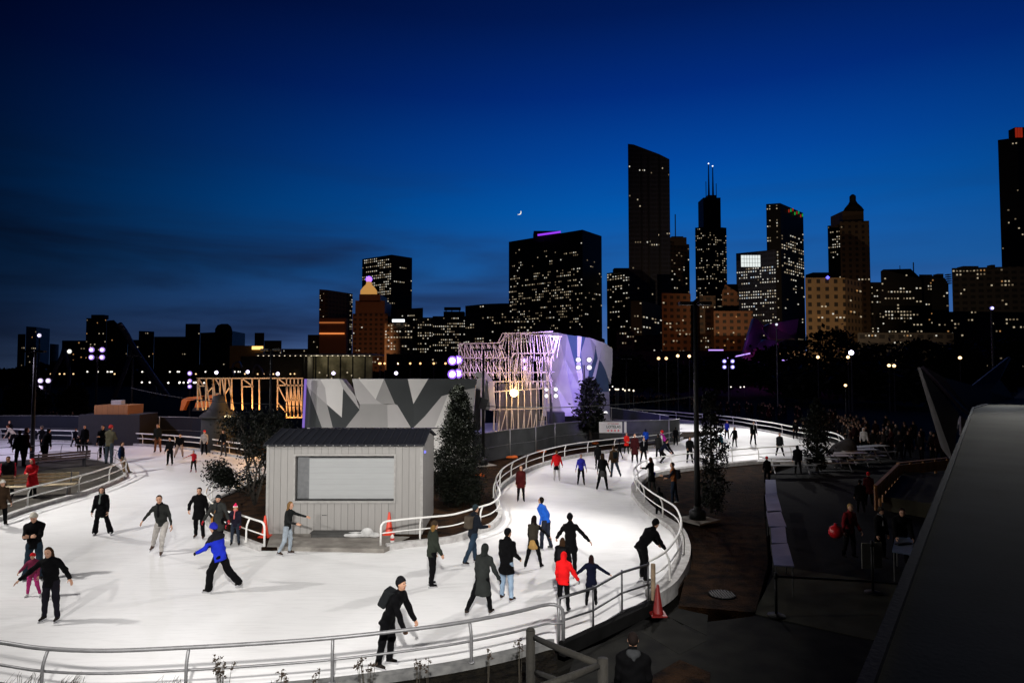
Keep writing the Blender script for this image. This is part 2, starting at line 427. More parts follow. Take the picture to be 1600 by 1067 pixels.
    if backpack:
        s=Shape(.02); 
        def bx(P):
            q=np.abs((P-tor([0,-.115,.19]))@T)-N3([.058,.03,.085]); return np.linalg.norm(np.maximum(q,0),axis=-1)+np.minimum(q.max(-1),0)-.02
        s.fn(bx,tor([0,-.115,.19])-.16,tor([0,-.115,.19])+.16); s.ell(tor([0,-.155,.15]),(.045,.025,.045),T)
        for sx in(-1,1):
            s.cone(tor([sx*.055,-.08,.275]),tor([sx*.06,.0,.335]),.011,.011); s.cone(tor([sx*.06,.0,.335]),tor([sx*.062,.078,.24]),.011,.010)
        child('backpack',s,fabric(backpack))
    if bag:
        s=Shape(.01); c=tor([.11,.0,-.02])
        def bx(P):
            q=np.abs((P-c))-N3([.012,.05,.045]); return np.linalg.norm(np.maximum(q,0),axis=-1)+np.minimum(q.max(-1),0)-.01
        s.fn(bx,c-.08,c+.08); s.cone(c+N3([0,0,.04]),tor([.03,.08,.2]),.009,.009); s.cone(tor([.03,.08,.2]),tor([-.05,.04,.31]),.009,.009)
        child('shoulder_bag',s,fabric(bag),hh)
    return root
# ------------------------------------------------------------------ sky, ground, ice
W=bpy.data.worlds.new('World'); S.world=W; W.use_nodes=True; nt=W.node_tree; bg=nt.nodes['Background']
def wn(t,**k):
    n=nt.nodes.new(t)
    for a,b in k.items(): setattr(n,a,b)
    return n
tc=wn('ShaderNodeTexCoord'); sep=wn('ShaderNodeSeparateXYZ'); nt.links.new(tc.outputs['Generated'],sep.inputs[0])
def mth(op,a,b=None,c=None):
    n=wn('ShaderNodeMath',operation=op)
    for i,x in enumerate((a,b,c)):
        if x is None: continue
        if isinstance(x,(int,float)): n.inputs[i].default_value=x
        else: nt.links.new(x,n.inputs[i])
    return n.outputs[0]
ramp=wn('ShaderNodeValToRGB'); nt.links.new(mth('MULTIPLY',sep.outputs[2],1.6),ramp.inputs[0])
cr=ramp.color_ramp
SKY=[(0.0,(.13,.23,.50)),(.08,(.055,.125,.34)),(.14,(.034,.125,.38)),(.23,(.011,.105,.36)),(.38,(.001,.088,.375)),(.49,(.0006,.054,.30)),(.63,(.0003,.0225,.185)),(.78,(.0002,.0095,.085)),(1.0,(.0001,.0025,.022))]
while len(cr.elements)<len(SKY): cr.elements.new(.5)
for e,(p,c) in zip(cr.elements,SKY): e.position=p; e.color=(*c,1)
# brighter towards where the sun has set (a little right of straight ahead), dark behind and to the left
az=mth('ARCTAN2',sep.outputs[0],sep.outputs[1])        # 0 straight ahead, + to the right
d=mth('ABSOLUTE',mth('SUBTRACT',az,.30))
mr=wn('ShaderNodeMapRange',interpolation_type='SMOOTHSTEP'); nt.links.new(d,mr.inputs[0])
mr.inputs[1].default_value=0.0; mr.inputs[2].default_value=1.18; mr.inputs[3].default_value=1.12; mr.inputs[4].default_value=.04
# long thin cloud streaks
mp=wn('ShaderNodeMapping'); mp.inputs['Scale'].default_value=(1.0,1.0,7); mp.inputs['Rotation'].default_value=(0,R(-5),0); nt.links.new(tc.outputs['Generated'],mp.inputs[0])
nz=wn('ShaderNodeTexNoise'); nz.inputs['Scale'].default_value=2.2; nz.inputs['Detail'].default_value=5; nz.inputs['Roughness'].default_value=.5; nz.inputs['Distortion'].default_value=.4
nt.links.new(mp.outputs[0],nz.inputs[0])
cl=wn('ShaderNodeMapRange',interpolation_type='SMOOTHSTEP'); nt.links.new(nz.outputs[0],cl.inputs[0]); cl.inputs[1].default_value=.36; cl.inputs[2].default_value=.74; cl.inputs[3].default_value=0; cl.inputs[4].default_value=.85
lo=wn('ShaderNodeMapRange',interpolation_type='SMOOTHSTEP'); nt.links.new(sep.outputs[2],lo.inputs[0]); lo.inputs[1].default_value=.16; lo.inputs[2].default_value=.34; lo.inputs[3].default_value=1; lo.inputs[4].default_value=0
rt=wn('ShaderNodeMapRange',interpolation_type='SMOOTHSTEP'); nt.links.new(az,rt.inputs[0]); rt.inputs[1].default_value=-.15; rt.inputs[2].default_value=.30; rt.inputs[3].default_value=1; rt.inputs[4].default_value=.35
cf=mth('MULTIPLY',mth('MULTIPLY',cl.outputs[0],lo.outputs[0]),rt.outputs[0])
mx=wn('ShaderNodeMix',data_type='RGBA'); nt.links.new(cf,mx.inputs[0]); nt.links.new(ramp.outputs[0],mx.inputs[6]); mx.inputs[7].default_value=(.012,.022,.070,1)
vm=wn('ShaderNodeVectorMath',operation='SCALE'); nt.links.new(mx.outputs[2],vm.inputs[0]); nt.links.new(mr.outputs[0],vm.inputs['Scale'])
nt.links.new(vm.outputs[0],bg.inputs[0]); bg.inputs[1].default_value=1.0

def surf(name, c1, c2, scale, rough=.9, bump=.4, bs=40, dist=.03, det=6):
    m=bpy.data.materials.new(name); m.use_nodes=True; n=m.node_tree; b=n.nodes['Principled BSDF']; b.inputs['Roughness'].default_value=rough; b.inputs['Specular IOR Level'].default_value=.06
    t=n.nodes.new('ShaderNodeTexCoord'); z=n.nodes.new('ShaderNodeTexNoise'); z.inputs['Scale'].default_value=scale; z.inputs['Detail'].default_value=det; n.links.new(t.outputs['Object'],z.inputs[0])
    r=n.nodes.new('ShaderNodeValToRGB'); r.color_ramp.elements[0].position=.35; r.color_ramp.elements[1].position=.66
    r.color_ramp.elements[0].color=(*c1,1); r.color_ramp.elements[1].color=(*c2,1)
    n.links.new(z.outputs[0],r.inputs[0]); n.links.new(r.outputs[0],b.inputs['Base Color'])
    z2=n.nodes.new('ShaderNodeTexNoise'); z2.inputs['Scale'].default_value=bs; z2.inputs['Detail'].default_value=5; n.links.new(t.outputs['Object'],z2.inputs[0])
    bp=n.nodes.new('ShaderNodeBump'); bp.inputs['Strength'].default_value=bump; bp.inputs['Distance'].default_value=dist; n.links.new(z2.outputs[0],bp.inputs['Height']); n.links.new(bp.outputs[0],b.inputs['Normal'])
    return m
MULCH=surf('mulch',(.005,.003,.002),(.036,.017,.007),2.2,bump=1,bs=22,dist=.10)
DARKG=surf('night ground',(.004,.004,.004),(.011,.010,.008),.5,bump=.5,bs=3)
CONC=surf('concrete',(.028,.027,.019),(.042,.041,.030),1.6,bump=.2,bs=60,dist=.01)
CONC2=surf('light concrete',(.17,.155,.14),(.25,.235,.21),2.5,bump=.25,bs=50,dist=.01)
ASPH=surf('asphalt',(.003,.003,.003),(.006,.006,.006),2,bump=.3,bs=80,dist=.01)
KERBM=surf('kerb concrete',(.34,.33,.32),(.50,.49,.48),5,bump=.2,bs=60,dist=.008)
TERR=surf('terrace paving',(.032,.029,.025),(.06,.055,.047),1.3,bump=.2,bs=50,dist=.01)
# ice
ICE=bpy.data.materials.new('ice'); ICE.use_nodes=True; n=ICE.node_tree; b=n.nodes['Principled BSDF']
t=n.nodes.new('ShaderNodeTexCoord'); z=n.nodes.new('ShaderNodeTexNoise'); z.inputs['Scale'].default_value=.28; z.inputs['Detail'].default_value=6; z.inputs['Distortion'].default_value=.8
n.links.new(t.outputs['Object'],z.inputs[0]); r=n.nodes.new('ShaderNodeValToRGB'); r.color_ramp.elements[0].position=.3; r.color_ramp.elements[1].position=.7
r.color_ramp.elements[0].color=(.68,.675,.67,1); r.color_ramp.elements[1].color=(.84,.84,.835,1); n.links.new(z.outputs[0],r.inputs[0])
# skate scratches: stretched, warped fine lines
wv=n.nodes.new('ShaderNodeTexNoise'); wv.inputs['Scale'].default_value=1.0; wv.inputs['Detail'].default_value=8; wv.inputs['Roughness'].default_value=.75; wv.inputs['Distortion'].default_value=2.5
mpp=n.nodes.new('ShaderNodeMapping'); mpp.inputs['Scale'].default_value=(.5,5,1); mpp.inputs['Rotation'].default_value=(0,0,.25); n.links.new(t.outputs['Object'],mpp.inputs[0]); n.links.new(mpp.outputs[0],wv.inputs[0])
rr=n.nodes.new('ShaderNodeMapRange'); rr.inputs[1].default_value=.42; rr.inputs[2].default_value=.5; rr.inputs[3].default_value=.93; rr.inputs[4].default_value=1.0; n.links.new(wv.outputs[0],rr.inputs[0])
mm=n.nodes.new('ShaderNodeVectorMath'); mm.operation='SCALE'; n.links.new(r.outputs[0],mm.inputs[0]); n.links.new(rr.outputs[0],mm.inputs['Scale']); n.links.new(mm.outputs[0],b.inputs['Base Color'])
b.inputs['Roughness'].default_value=.48; b.inputs['Specular IOR Level'].default_value=.18
bp=n.nodes.new('ShaderNodeBump'); bp.inputs['Strength'].default_value=.12; bp.inputs['Distance'].default_value=.01; n.links.new(wv.outputs[0],bp.inputs['Height']); n.links.new(bp.outputs[0],b.inputs['Normal'])

def slab(name, poly, z0, z1, m, kind='structure'):
    mb=MB(); mb.prism([(p[0],p[1]) for p in poly],z0,z1); o=mb.build(name,m); tag(o,kind=kind); return o
mb=MB(); mb.add([(-6000,-200,-.35),(6000,-200,-.35),(6000,8000,-.35),(-6000,8000,-.35)],[(0,1,2,3)]); tag(mb.build('ground',DARKG),kind='structure')

ZT=.88   # top of every handrail above the ice
def rails_xy(px, z=ZT, per=6): return spline([G(x,y,z) for x,y in px],per)
A_px=[(-420,930),(-200,972),(0,1003),(75,1013),(170,1016),(295,1011),(400,1005),(520,996),(640,983),(720,972),(800,957),(850,945),(866,944)]
C_px=[(1015,876),(1040,861),(1058,838),(1064,820),(1062,805),(1054,791),(1037,780),(1020,770),(1003,757),(993,745),(990,735),(996,727),(1007,720),(1025,715),(1060,710),(1100,706),(1150,702),(1190,699),(1234,697),(1262,695),(1300,697)]
D_px=[(604,814),(640,810),(675,807),(710,803),(745,793),(768,786),(780,776),(781,767),(776,755),(776,745),(787,731),(805,720),(825,711),(847,704),(875,697),(904,692),(937,688),(975,684),(1020,680),(1050,675),(1066,669)]
H_px=[(985,639),(1015,641),(1050,643),(1082,646),(1112,648),(1150,652),(1175,656),(1210,661),(1240,667),(1275,672),(1300,676),(1315,682),(1322,691)]
E_px=[(409,815),(390,809),(372,803),(350,797),(334,788),(324,777),(322,767),(330,756),(348,747),(365,741),(400,727),(430,714)]
F_px=[(-220,835),(-100,800),(0,776),(30,767),(71,756),(137,740),(180,726),(196,719)]
F2_px=[(196,719),(194,711),(187,706),(178,702),(160,698),(130,695),(90,694),(40,697),(-60,703),(-200,712)]
G_px=[(-260,672),(-100,670),(0,670),(70,672),(150,674),(195,676),(250,679),(315,684),(350,689),(385,694)]
A=rails_xy(A_px); Cc=rails_xy(C_px); Dd=rails_xy(D_px); Hh=rails_xy(H_px); Ee=rails_xy(E_px); Ff=rails_xy(F_px); F2=rails_xy(F2_px,z=.95); Gg=rails_xy(G_px)
ice_poly=[(p.x,p.y) for p in A]+[(p.x,p.y) for p in Cc]+[(p.x,p.y) for p in reversed(Hh)]+[(-10,62)]+[(p.x,p.y) for p in reversed(Gg)]+[(A[0].x-6,30)]
mb=MB(); mb.add([(x,y,0) for x,y in ice_poly],[tuple(range(len(ice_poly)))]); ice=mb.build('ice_rink',ICE); tag(ice,kind='structure')
bm=bmesh.new(); bm.from_mesh(ice.data); bmesh.ops.triangulate(bm,faces=bm.faces); bmesh.ops.recalc_face_normals(bm,faces=bm.faces)
if sum(f.normal.z for f in bm.faces)<0: bmesh.ops.reverse_faces(bm,faces=bm.faces)
bm.to_mesh(ice.data); bm.free()
# island with the kiosk, and the terrace peninsula
def off(path, d):
    out=[]
    for i,p in enumerate(path):
        t=(path[min(i+1,len(path)-1)]-path[max(i-1,0)]); t.z=0; t.normalize(); out.append(Vector((p.x-t.y*d,p.y+t.x*d,0)))
    return out
isl=[(p.x,p.y) for p in Ee][::-1]+[(p.x,p.y) for p in Dd]
isl=[(-22,53)]+isl+[(18,56)]
def prism_tri(name,poly,z0,z1,m,kind='structure'):
    bm=bmesh.new(); n=len(poly); b0=[bm.verts.new((x,y,z0)) for x,y in poly]; b1=[bm.verts.new((x,y,z1)) for x,y in poly]
    f=bm.faces.new(b1); fs=[f]
    for i in range(n): fs.append(bm.faces.new((b0[i],b0[(i+1)%n],b1[(i+1)%n],b1[i])))
    bmesh.ops.recalc_face_normals(bm,faces=bm.faces)
    top=[f for f in bm.faces if len(f.verts)>4]
    bmesh.ops.triangulate(bm,faces=top)
    me=bpy.data.meshes.new(name); bm.to_mesh(me); bm.free(); me.materials.append(m)
    if sum(p.normal.z*p.area for p in me.polygons)<0: me.flip_normals()
    o=bpy.data.objects.new(name,me); COL.objects.link(o); tag(o,kind=kind); return o
prism_tri('island_ground',isl,-.2,.11,MULCH)
pen=[(p.x,p.y) for p in Ff]+[(p.x,p.y) for p in F2]
prism_tri('terrace_ground',pen,-.2,.12,TERR)
# concrete apron in front of the kiosk
ap=[G(417,853,.13),G(600,857,.13),G(640,838,.13),G(425,828,.13)]
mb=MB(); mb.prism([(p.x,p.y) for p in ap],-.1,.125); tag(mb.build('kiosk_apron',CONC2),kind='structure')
KERBD=surf('near kerb shaded',(.10,.10,.10),(.17,.17,.165),5,bump=.2,bs=60,dist=.008)  # darker copy of the kerb concrete, with the unlit outer face in its colour
def kerb(path, w, z1, d0=0, z0=-.2, m=KERBM, name='kerb'):
    a=off(path,d0-w/2); b=off(path,d0+w/2); mb=MB(); n=len(path); vs=[]
    for i in range(n): vs+= [(a[i].x,a[i].y,z0),(a[i].x,a[i].y,z1),(b[i].x,b[i].y,z1),(b[i].x,b[i].y,z0)]
    fs=[]
    for i in range(n-1):
        for k in range(4): fs.append((4*i+k,4*i+(k+1)%4,4*i+4+(k+1)%4,4*i+4+k))
    fs+=[(0,3,2,1),(4*n-4,4*n-3,4*n-2,4*n-1)]
    mb.add(vs,fs); o=mb.build(name,m); me=o.data
    bm=bmesh.new(); bm.from_mesh(me); bmesh.ops.recalc_face_normals(bm,faces=bm.faces); bm.to_mesh(me); bm.free()
    tag(o,kind='structure'); return o
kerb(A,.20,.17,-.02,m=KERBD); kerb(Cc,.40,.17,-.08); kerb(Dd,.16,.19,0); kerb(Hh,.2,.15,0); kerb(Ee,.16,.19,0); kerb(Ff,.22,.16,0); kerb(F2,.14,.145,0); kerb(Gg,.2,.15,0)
RUB=mat('black rubber',(.010,.010,.011),.8)
# ------------------------------------------------------------------ handrails
WHITE=mat('white rail paint',(.74,.73,.70),.4,noise=.08,scale=3,bump=.03)
GREY=mat('grey pipe and shaded rail',(.20,.20,.205),.45,.4,noise=.15,scale=6,bump=.05)  # real grey pipe; on the near railing its unlit side put into the colour
DGREY=mat('dark steel pipe',(.06,.06,.065),.4,.6,noise=.15)
def railing(path, label, m, spacing, zt=ZT, zb=.16, r=.032, rm=.021, group='railings round the ice', inward=1, end0=False, end1=False, zm=.52, posts=None, flat=True):
    root=empty('railing',(path[0].x,path[0].y,0)); tag(root,label,'railing',group); o0=Vector((path[0].x,path[0].y,0))
    tp=[Vector((p.x,p.y,zt))-o0 for p in path]; mp_=[Vector((p.x,p.y,zm))-o0 for p in off(path,.03*inward)]; 
    for q in mp_: q.z=zm
    if end1:
        t=(tp[-1]-tp[-2]).normalized(); e=tp[-1]; tp+= [e+t*.10+Vector((0,0,-.03)),e+t*.16+Vector((0,0,-.10)),e+t*.18+Vector((0,0,-.2)),e+t*.18+Vector((0,0,zb-zt))]
        mp_[-1]=mp_[-1]+t*.17
    if end0:
        t=(tp[0]-tp[1]).normalized(); e=tp[0]; tp=[e+t*.18+Vector((0,0,zb-zt)),e+t*.18+Vector((0,0,-.2)),e+t*.16+Vector((0,0,-.10)),e+t*.10+Vector((0,0,-.03))]+tp
        mp_[0]=mp_[0]+t*.17
    a=MB(); a.tube(tp,r,8); a.build('top_rail',m,root,True)
    a=MB(); a.tube(mp_,rm,6); a.build('mid_rail',m,root,True)
    # posts: flat bars leaning out of a plumb foot
    L=0; nxt=spacing*.4; outp=off(path,.10*inward)
    idx=[]
    for i in range(1,len(path)):
        L+=(path[i]-path[i-1]).length
        if L>=nxt: idx.append(i); nxt+=spacing
    if posts is not None:
        idx=[min(range(len(path)),key=lambda i:abs((V_px(path[i]))-p)) for p in posts]
    for i in idx:
        b0=outp[i]-o0; tp0=Vector((path[i].x,path[i].y,zt))-o0
        c=[Vector((b0.x,b0.y,zb-.01)),Vector((b0.x,b0.y,zb+.35)),b0.lerp(tp0,.25)+Vector((0,0,0)),Vector((tp0.x,tp0.y,zt-.02))]
        c[2].z=zb+.53
        a=MB(); a.tube(spline(c,3),[.030]*10 if flat else .018,6); a.cur=0
        a.lathe([(.06,zb-.005),(.06,zb+.012),(.0,zb+.013)],(b0.x,b0.y,0),10)
        a.build('post',m,root,True)
    return root
def V_px(p):
    v=Vector((p.x,p.y,ZT))-Vector((0,0,CZ)); zc=v.y*cp+v.z*sp; return 800+F*v.x/zc
railing(A,'long railing in shaded grey curving across the near edge of the ice',GREY,2,posts=[-140,72,292,522,727],end1=True,inward=-1,r=.036,rm=.022)
railing(Cc,'railing curving round the brown mulch bed beside the tall black pole',WHITE,2.4,inward=-1)
railing(Dd,'white railing winding from the kiosk along the grey mesh fence',WHITE,2.6,inward=1,end0=True)
railing(Hh,'white railing on the far edge of the ice before the dark crowd',WHITE,4.2,inward=1,r=.05,rm=.035)
railing(Ee,'short white railing beside the orange cone and the leafy tree',WHITE,1.9,inward=1,end0=True)
railing(Ff,'bright white railing in front of the terrace with wooden benches',WHITE,2.9,inward=1,end1=True,r=.036,rm=.026)
railing(F2,'thin dark pipe railing round the back of the bench terrace',GREY,3.2,zt=.95,inward=1,r=.022,rm=.016,flat=False)
railing(Gg,'white railing along the far ice before the dark blue fence',WHITE,3.4,inward=1,r=.045,rm=.032)
# straight gate of thin pipes
gp=[G(873,1006,.1),G(927,984,.1),G(972,957,.1),G(1013,941,.1)]
root=empty('gate_railing',(gp[0].x,gp[0].y,0)); tag(root,'straight dark pipe gate closing the gap between two curved railings','gate'); o0=Vector((gp[0].x,gp[0].y,0))
tops=[Vector((p.x,p.y,z)) -o0 for p,z in zip(gp,(1.0,.97,1.0,.98))]
a=MB(); a.tube([gp[0]-o0,tops[0]],.028,8); a.build('post',GREY,root,True)
for g_,t_ in list(zip(gp,tops))[1:]:
    a=MB(); a.tube([g_-o0,t_+Vector((0,0,.05))],.022,8); a.build('post',DGREY,root,True)
a=MB(); a.tube(tops,.03,8); a.build('top_rail',DGREY,root,True)
a=MB(); a.tube([t_-Vector((0,0,.46)) for t_ in tops],.022,8); a.build('mid_rail',DGREY,root,True)
a=MB(); a.tube([t_-Vector((0,0,.86)) for t_ in tops],.022,8); a.build('bottom_rail',DGREY,root,True)
a=MB(); q=[Vector((p.x,p.y,.0)) for p in gp]; 
a.bar(gp[0]+Vector((.05,-.12,-.05)),gp[3]+Vector((.1,-.12,-.05)),.16,.26); tag(a.build('threshold_board',ASPH),'dark board lying along the foot of the pipe gate','board')
a=MB(); a.tube([G(1015,944,.05),G(1013,878,.05)+Vector((0,0,0))] if False else [Vector((gp[3].x+.12,gp[3].y,0)),Vector((gp[3].x+.12,gp[3].y,.98))],.055,10); a.lathe([(.056,.98),(.05,1.0),(0.0,1.01)],(gp[3].x+.12,gp[3].y,0),10)
WOOD=mat('weathered wood',(.22,.16,.10),.8,noise=.35,scale=6,bump=.4); tag(a.build('wooden_post',WOOD),'pale round wooden post where the pipe gate meets the curved railing','post')
# ------------------------------------------------------------------ kiosk
def board_mat(name,col,w,axis,rough=.6,gd=.6):
    m=bpy.data.materials.new(name); m.use_nodes=True; n=m.node_tree; b=n.nodes['Principled BSDF']; b.inputs['Roughness'].default_value=rough
    t=n.nodes.new('ShaderNodeTexCoord'); s=n.nodes.new('ShaderNodeSeparateXYZ'); n.links.new(t.outputs['Object'],s.inputs[0])
    def M_(op,a,b_=None):
        k=n.nodes.new('ShaderNodeMath'); k.operation=op
        for i,x in enumerate((a,b_)):
            if x is None: continue
            if isinstance(x,(int,float)): k.inputs[i].default_value=x
            else: n.links.new(x,k.inputs[i])
        return k.outputs[0]
    fr=M_('FRACT',M_('DIVIDE',s.outputs[axis],w)); g=M_('LESS_THAN',fr,.045)
    idx=M_('FLOOR',M_('DIVIDE',s.outputs[axis],w)); wn_=n.nodes.new('ShaderNodeTexWhiteNoise'); wn_.noise_dimensions='1D'; n.links.new(idx,wn_.inputs['W'])
    nz=n.nodes.new('ShaderNodeTexNoise'); nz.inputs['Scale'].default_value=3; nz.inputs['Detail'].default_value=8; mp=n.nodes.new('ShaderNodeMapping'); 
    sc=[6,6,6]; sc[2 if axis!=2 else 0]=.7; mp.inputs['Scale'].default_value=sc; n.links.new(t.outputs['Object'],mp.inputs[0]); n.links.new(mp.outputs[0],nz.inputs[0])
    v=M_('ADD',M_('MULTIPLY',wn_.outputs[0],.07),M_('MULTIPLY',nz.outputs[0],.16)); v=M_('ADD',v,.84); v=M_('MULTIPLY',v,M_('SUBTRACT',1.0,M_('MULTIPLY',g,gd)))
    k=n.nodes.new('ShaderNodeVectorMath'); k.operation='SCALE'; k.inputs[0].default_value=col; n.links.new(v,k.inputs['Scale']); n.links.new(k.outputs[0],b.inputs['Base Color'])
    bp=n.nodes.new('ShaderNodeBump'); bp.inputs['Distance'].default_value=.015; bp.invert=True; bp.inputs['Strength'].default_value=1 if gd>.3 else .12; n.links.new(g,bp.inputs['Height']); n.links.new(bp.outputs[0],b.inputs['Normal'])
    return m
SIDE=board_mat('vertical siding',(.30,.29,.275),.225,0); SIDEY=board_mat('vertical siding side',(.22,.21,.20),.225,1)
SHUT=board_mat('roller shutter slats',(.36,.37,.37),.19,2,.45,.2)
NAVY=mat('navy standing seam roof',(.004,.005,.010),.7,.0,noise=.2,scale=2,bump=.05)
TRIM=mat('kiosk trim',(.32,.31,.295),.6)
Y0=21.5; x0,x1=XD(420,Y0)+.0,XD(661,Y0); zb=.11; ze=3.05; wx0,wx1=XD(464,Y0),XD(617,Y0); wz0,wz1=V(540,782,Y0).z,V(540,712,Y0).z
yd=3.0; zr=3.40
K=empty('kiosk',(x0,Y0,0)); tag(K,'closed light grey boarded kiosk with dark pitched metal roof beside the ice','kiosk'); O=Vector((x0,Y0,0))
def kb(name,m,boxes,parent=K,**kw):
    a=MB()
    for c,d in boxes: a.box(Vector(c)-O,d)
    return a.build(name,m,parent,**kw)
w=.12
def bb(xa,xb,ya,yb,za,zb_): return (((xa+xb)/2,(ya+yb)/2,(za+zb_)/2),(xb-xa,yb-ya,zb_-za))
kb('front_wall',SIDE,[bb(x0,wx0,Y0,Y0+w,zb,ze),bb(wx1,x1,Y0,Y0+w,zb,ze),bb(wx0,wx1,Y0,Y0+w,zb,wz0),bb(wx0,wx1,Y0,Y0+w,wz1,ze)])
for xx,nm in((x0+.002,'side_wall'),(x1-w-.002,'side_wall')):
    a=MB(); pr=[(Y0+w,zb),(Y0+yd,zb),(Y0+yd,ze),(Y0+yd/2,zr-.06),(Y0+w,ze+.02)]
    vs=[Vector((xx,y,z))-O for y,z in pr]+[Vector((xx+w,y,z))-O for y,z in pr]; n_=len(pr)
    a.add(vs,[tuple(range(n_)),tuple(reversed(range(n_,2*n_)))]+[(i,n_+i,n_+(i+1)%n_,(i+1)%n_) for i in range(n_)])
    o=a.build(nm,SIDEY,K); bm=bmesh.new(); bm.from_mesh(o.data); bmesh.ops.recalc_face_normals(bm,faces=bm.faces); bm.to_mesh(o.data); bm.free()
kb('back_wall',SIDE,[bb(x0,x1,Y0+yd,Y0+yd+.1,zb,ze)])
# roof, two slopes with seams
a=MB()
e0=Y0-.16; e1=Y0+yd+.16; sl=(zr-ze)/(yd/2)
def slope(ya,za,yb,zb_,xa,xb,t=.05):
    vs=[Vector(v)-O for v in((xa,ya,za),(xb,ya,za),(xb,yb,zb_),(xa,yb,zb_),(xa,ya,za+t),(xb,ya,za+t),(xb,yb,zb_+t),(xa,yb,zb_+t))]
    a.add(vs,[(0,3,2,1),(4,5,6,7),(0,1,5,4),(1,2,6,5),(2,3,7,6),(3,0,4,7)])
zf=ze-.16*sl+.02
slope(e0,zf,Y0+yd/2,zr,x0-.08,x1+.08); slope(Y0+yd/2,zr,e1,zf,x0-.08,x1+.08)
roof=a.build('roof',NAVY,K)
a=MB(); x=x0-.05
while x<x1+.06:
    for ya,za,yb,zb_ in((e0,zf,Y0+yd/2,zr),(Y0+yd/2,zr,e1,zf)):
        a.bar(Vector((x,ya,za+.065))-O,Vector((x,yb,zb_+.065))-O,.02,.035)
    x+=.27
a.build('seams',NAVY,roof)
a=MB(); x=x0+.08
while x<x1: a.box(Vector((x,e0-.012,zf+.015))-O,(.03,.02,.03)); x+=.27
a.build('eave_screws',TRIM,roof)
fr=kb('window_frame',TRIM,[bb(wx0-.06,wx1+.06,Y0-.03,Y0+.02,wz1,wz1+.06),bb(wx0-.06,wx1+.06,Y0-.06,Y0+.02,wz0-.07,wz0),bb(wx0-.06,wx0,Y0-.03,Y0+.02,wz0,wz1),bb(wx1,wx1+.06,Y0-.03,Y0+.02,wz0,wz1)])
kb('recess_shade_strip',mat('recess shade',(.16,.165,.17),.6),[bb(wx0,wx0+.42,Y0+.20,Y0+.24,wz0,wz1),bb(wx0,wx1,Y0+.24,Y0+.27,wz0,wz1)])  # darker strip beside the shutter stands in for shadow in the recess
kb('roller_shutter',SHUT,[bb(wx0+.42,wx1-.0,Y0+.14,Y0+.19,wz0+.04,wz1-.1)])
kb('counter',mat('counter black',(.012,.012,.012),.5),[bb(wx0,wx1,Y0-.0,Y0+.2,wz0+.001,wz0+.035)])
kb('corner_trim',TRIM,[bb(x0-.02,x0+.07,Y0-.02,Y0-.001,zb,ze-.03)]); kb('corner_trim',TRIM,[bb(x1-.08,x1+.02,Y0-.02,Y0-.001,zb,ze-.03)])
kb('wall_lamp',mat('wall lamp blue',(.02,.02,.08),emit=(.2,.2,1),es=1.2),[bb(x1-.001,x1+.05,Y0+.4,Y0+.5,2.72,2.8)])
kb('wall_hook',DGREY,[bb(x0+1.85,x0+2.0,Y0-.012,Y0-.001,.72,.74)])
a=MB(); p=G(533,832,.13); a.box((p.x,Y0-.32,.19),(1.65,.32,.12)); a.box((p.x,Y0-.32,.262),(1.72,.38,.02)); tag(a.build('kiosk_step',mat('step dark',(.05,.05,.048),.7)),'low dark step in front of the closed kiosk','step')
# sandbag-like folded white sheet
s=Shape(.05); c=np.array([XD(570,Y0-.45),Y0-.42,.14]); s.ell(c+N3([-.25,0,.05]),(.42,.14,.10)).ell(c+N3([.12,.0,.12]),(.2,.13,.16)).ell(c+N3([.38,-.02,.04]),(.16,.12,.10)); s.cut(c+N3([0,0,-.0]),(0,0,-1))
v,f=s.mesh(.02); me=np_mesh('sandbag',v,f,[fabric((.50,.50,.49))]); o=bpy.data.objects.new('sandbag',me); COL.objects.link(o); tag(o,'white sandbag slumped against the foot of the kiosk','sandbag')
# ------------------------------------------------------------------ cones
ORANGE=mat('cone orange',(.75,.06,.025),.45,noise=.05); 
def cone(loc,h,label,m=ORANGE):
    root=empty('traffic_cone',loc); tag(root,label,'cone','traffic cones by the railings')
    a=MB(); a.box((0,0,.015),(h*.52,h*.52,.03)); a.build('base',m,root)
    a=MB(); a.lathe([(h*.19,.03),(h*.17,.06),(h*.045,h*.97),(h*.035,h),(h*.02,h)],(0,0,0),18); b_=a.build('cone_body',m,root,True)
    return root
p=G(414,838,.12); cone(p,.68,'orange cone at the kiosk corner beside the long haired woman')
p=G(608,834,.12); c_=cone(p,.72,'orange cone standing behind the end of the railing right of the kiosk')
a=MB(); a.lathe([(.062,0),(.06,.17),(.04,.21),(.02,.24),(0.0,.25)],(0,0,0),10); jug=a.build('jug',mat('jug',(.6,.58,.55),.4)); q=G(613,846,.14); jug.location=(q.x,q.y,.13); tag(jug,'small white jug with red band behind the railing end','jug')
a=MB(); a.lathe([(.064,.06),(.064,.13)],(0,0,0),10); a.build('band',mat('band red',(.5,.03,.02),.5),jug)
p=G(1028,960,0); cone((p.x,p.y,.0),.68,'red orange cone on the dark paving outside the pipe gate',mat('cone red',(.17,.006,.005),.5,noise=.1))
p=G(742,731,.12); 
for (x,y,l) in((800,716,'tipped orange sandbag at the third post of the mesh fence'),(928,694,'orange sandbag lying near the banner on the fence'),(845,707,'orange sandbag between white railing and mesh fence'),(746,745,'orange sandbag lying beside the concrete pad of the lamp pole')):
    p=G(x,y,.12); s=Shape(.04); s.ell(N3([0,0,.07]),(.38,.17,.10)).ell(N3([.18,.02,.09]),(.16,.15,.1)); s.cut((0,0,0),(0,0,-1)); v,f=s.mesh(.035)
    o=bpy.data.objects.new('orange_sandbag',np_mesh('orange_sandbag',v,f,[fabric((.55,.12,.03))])); COL.objects.link(o); o.location=p; tag(o,l,'sandbag','orange sandbags along the fence')
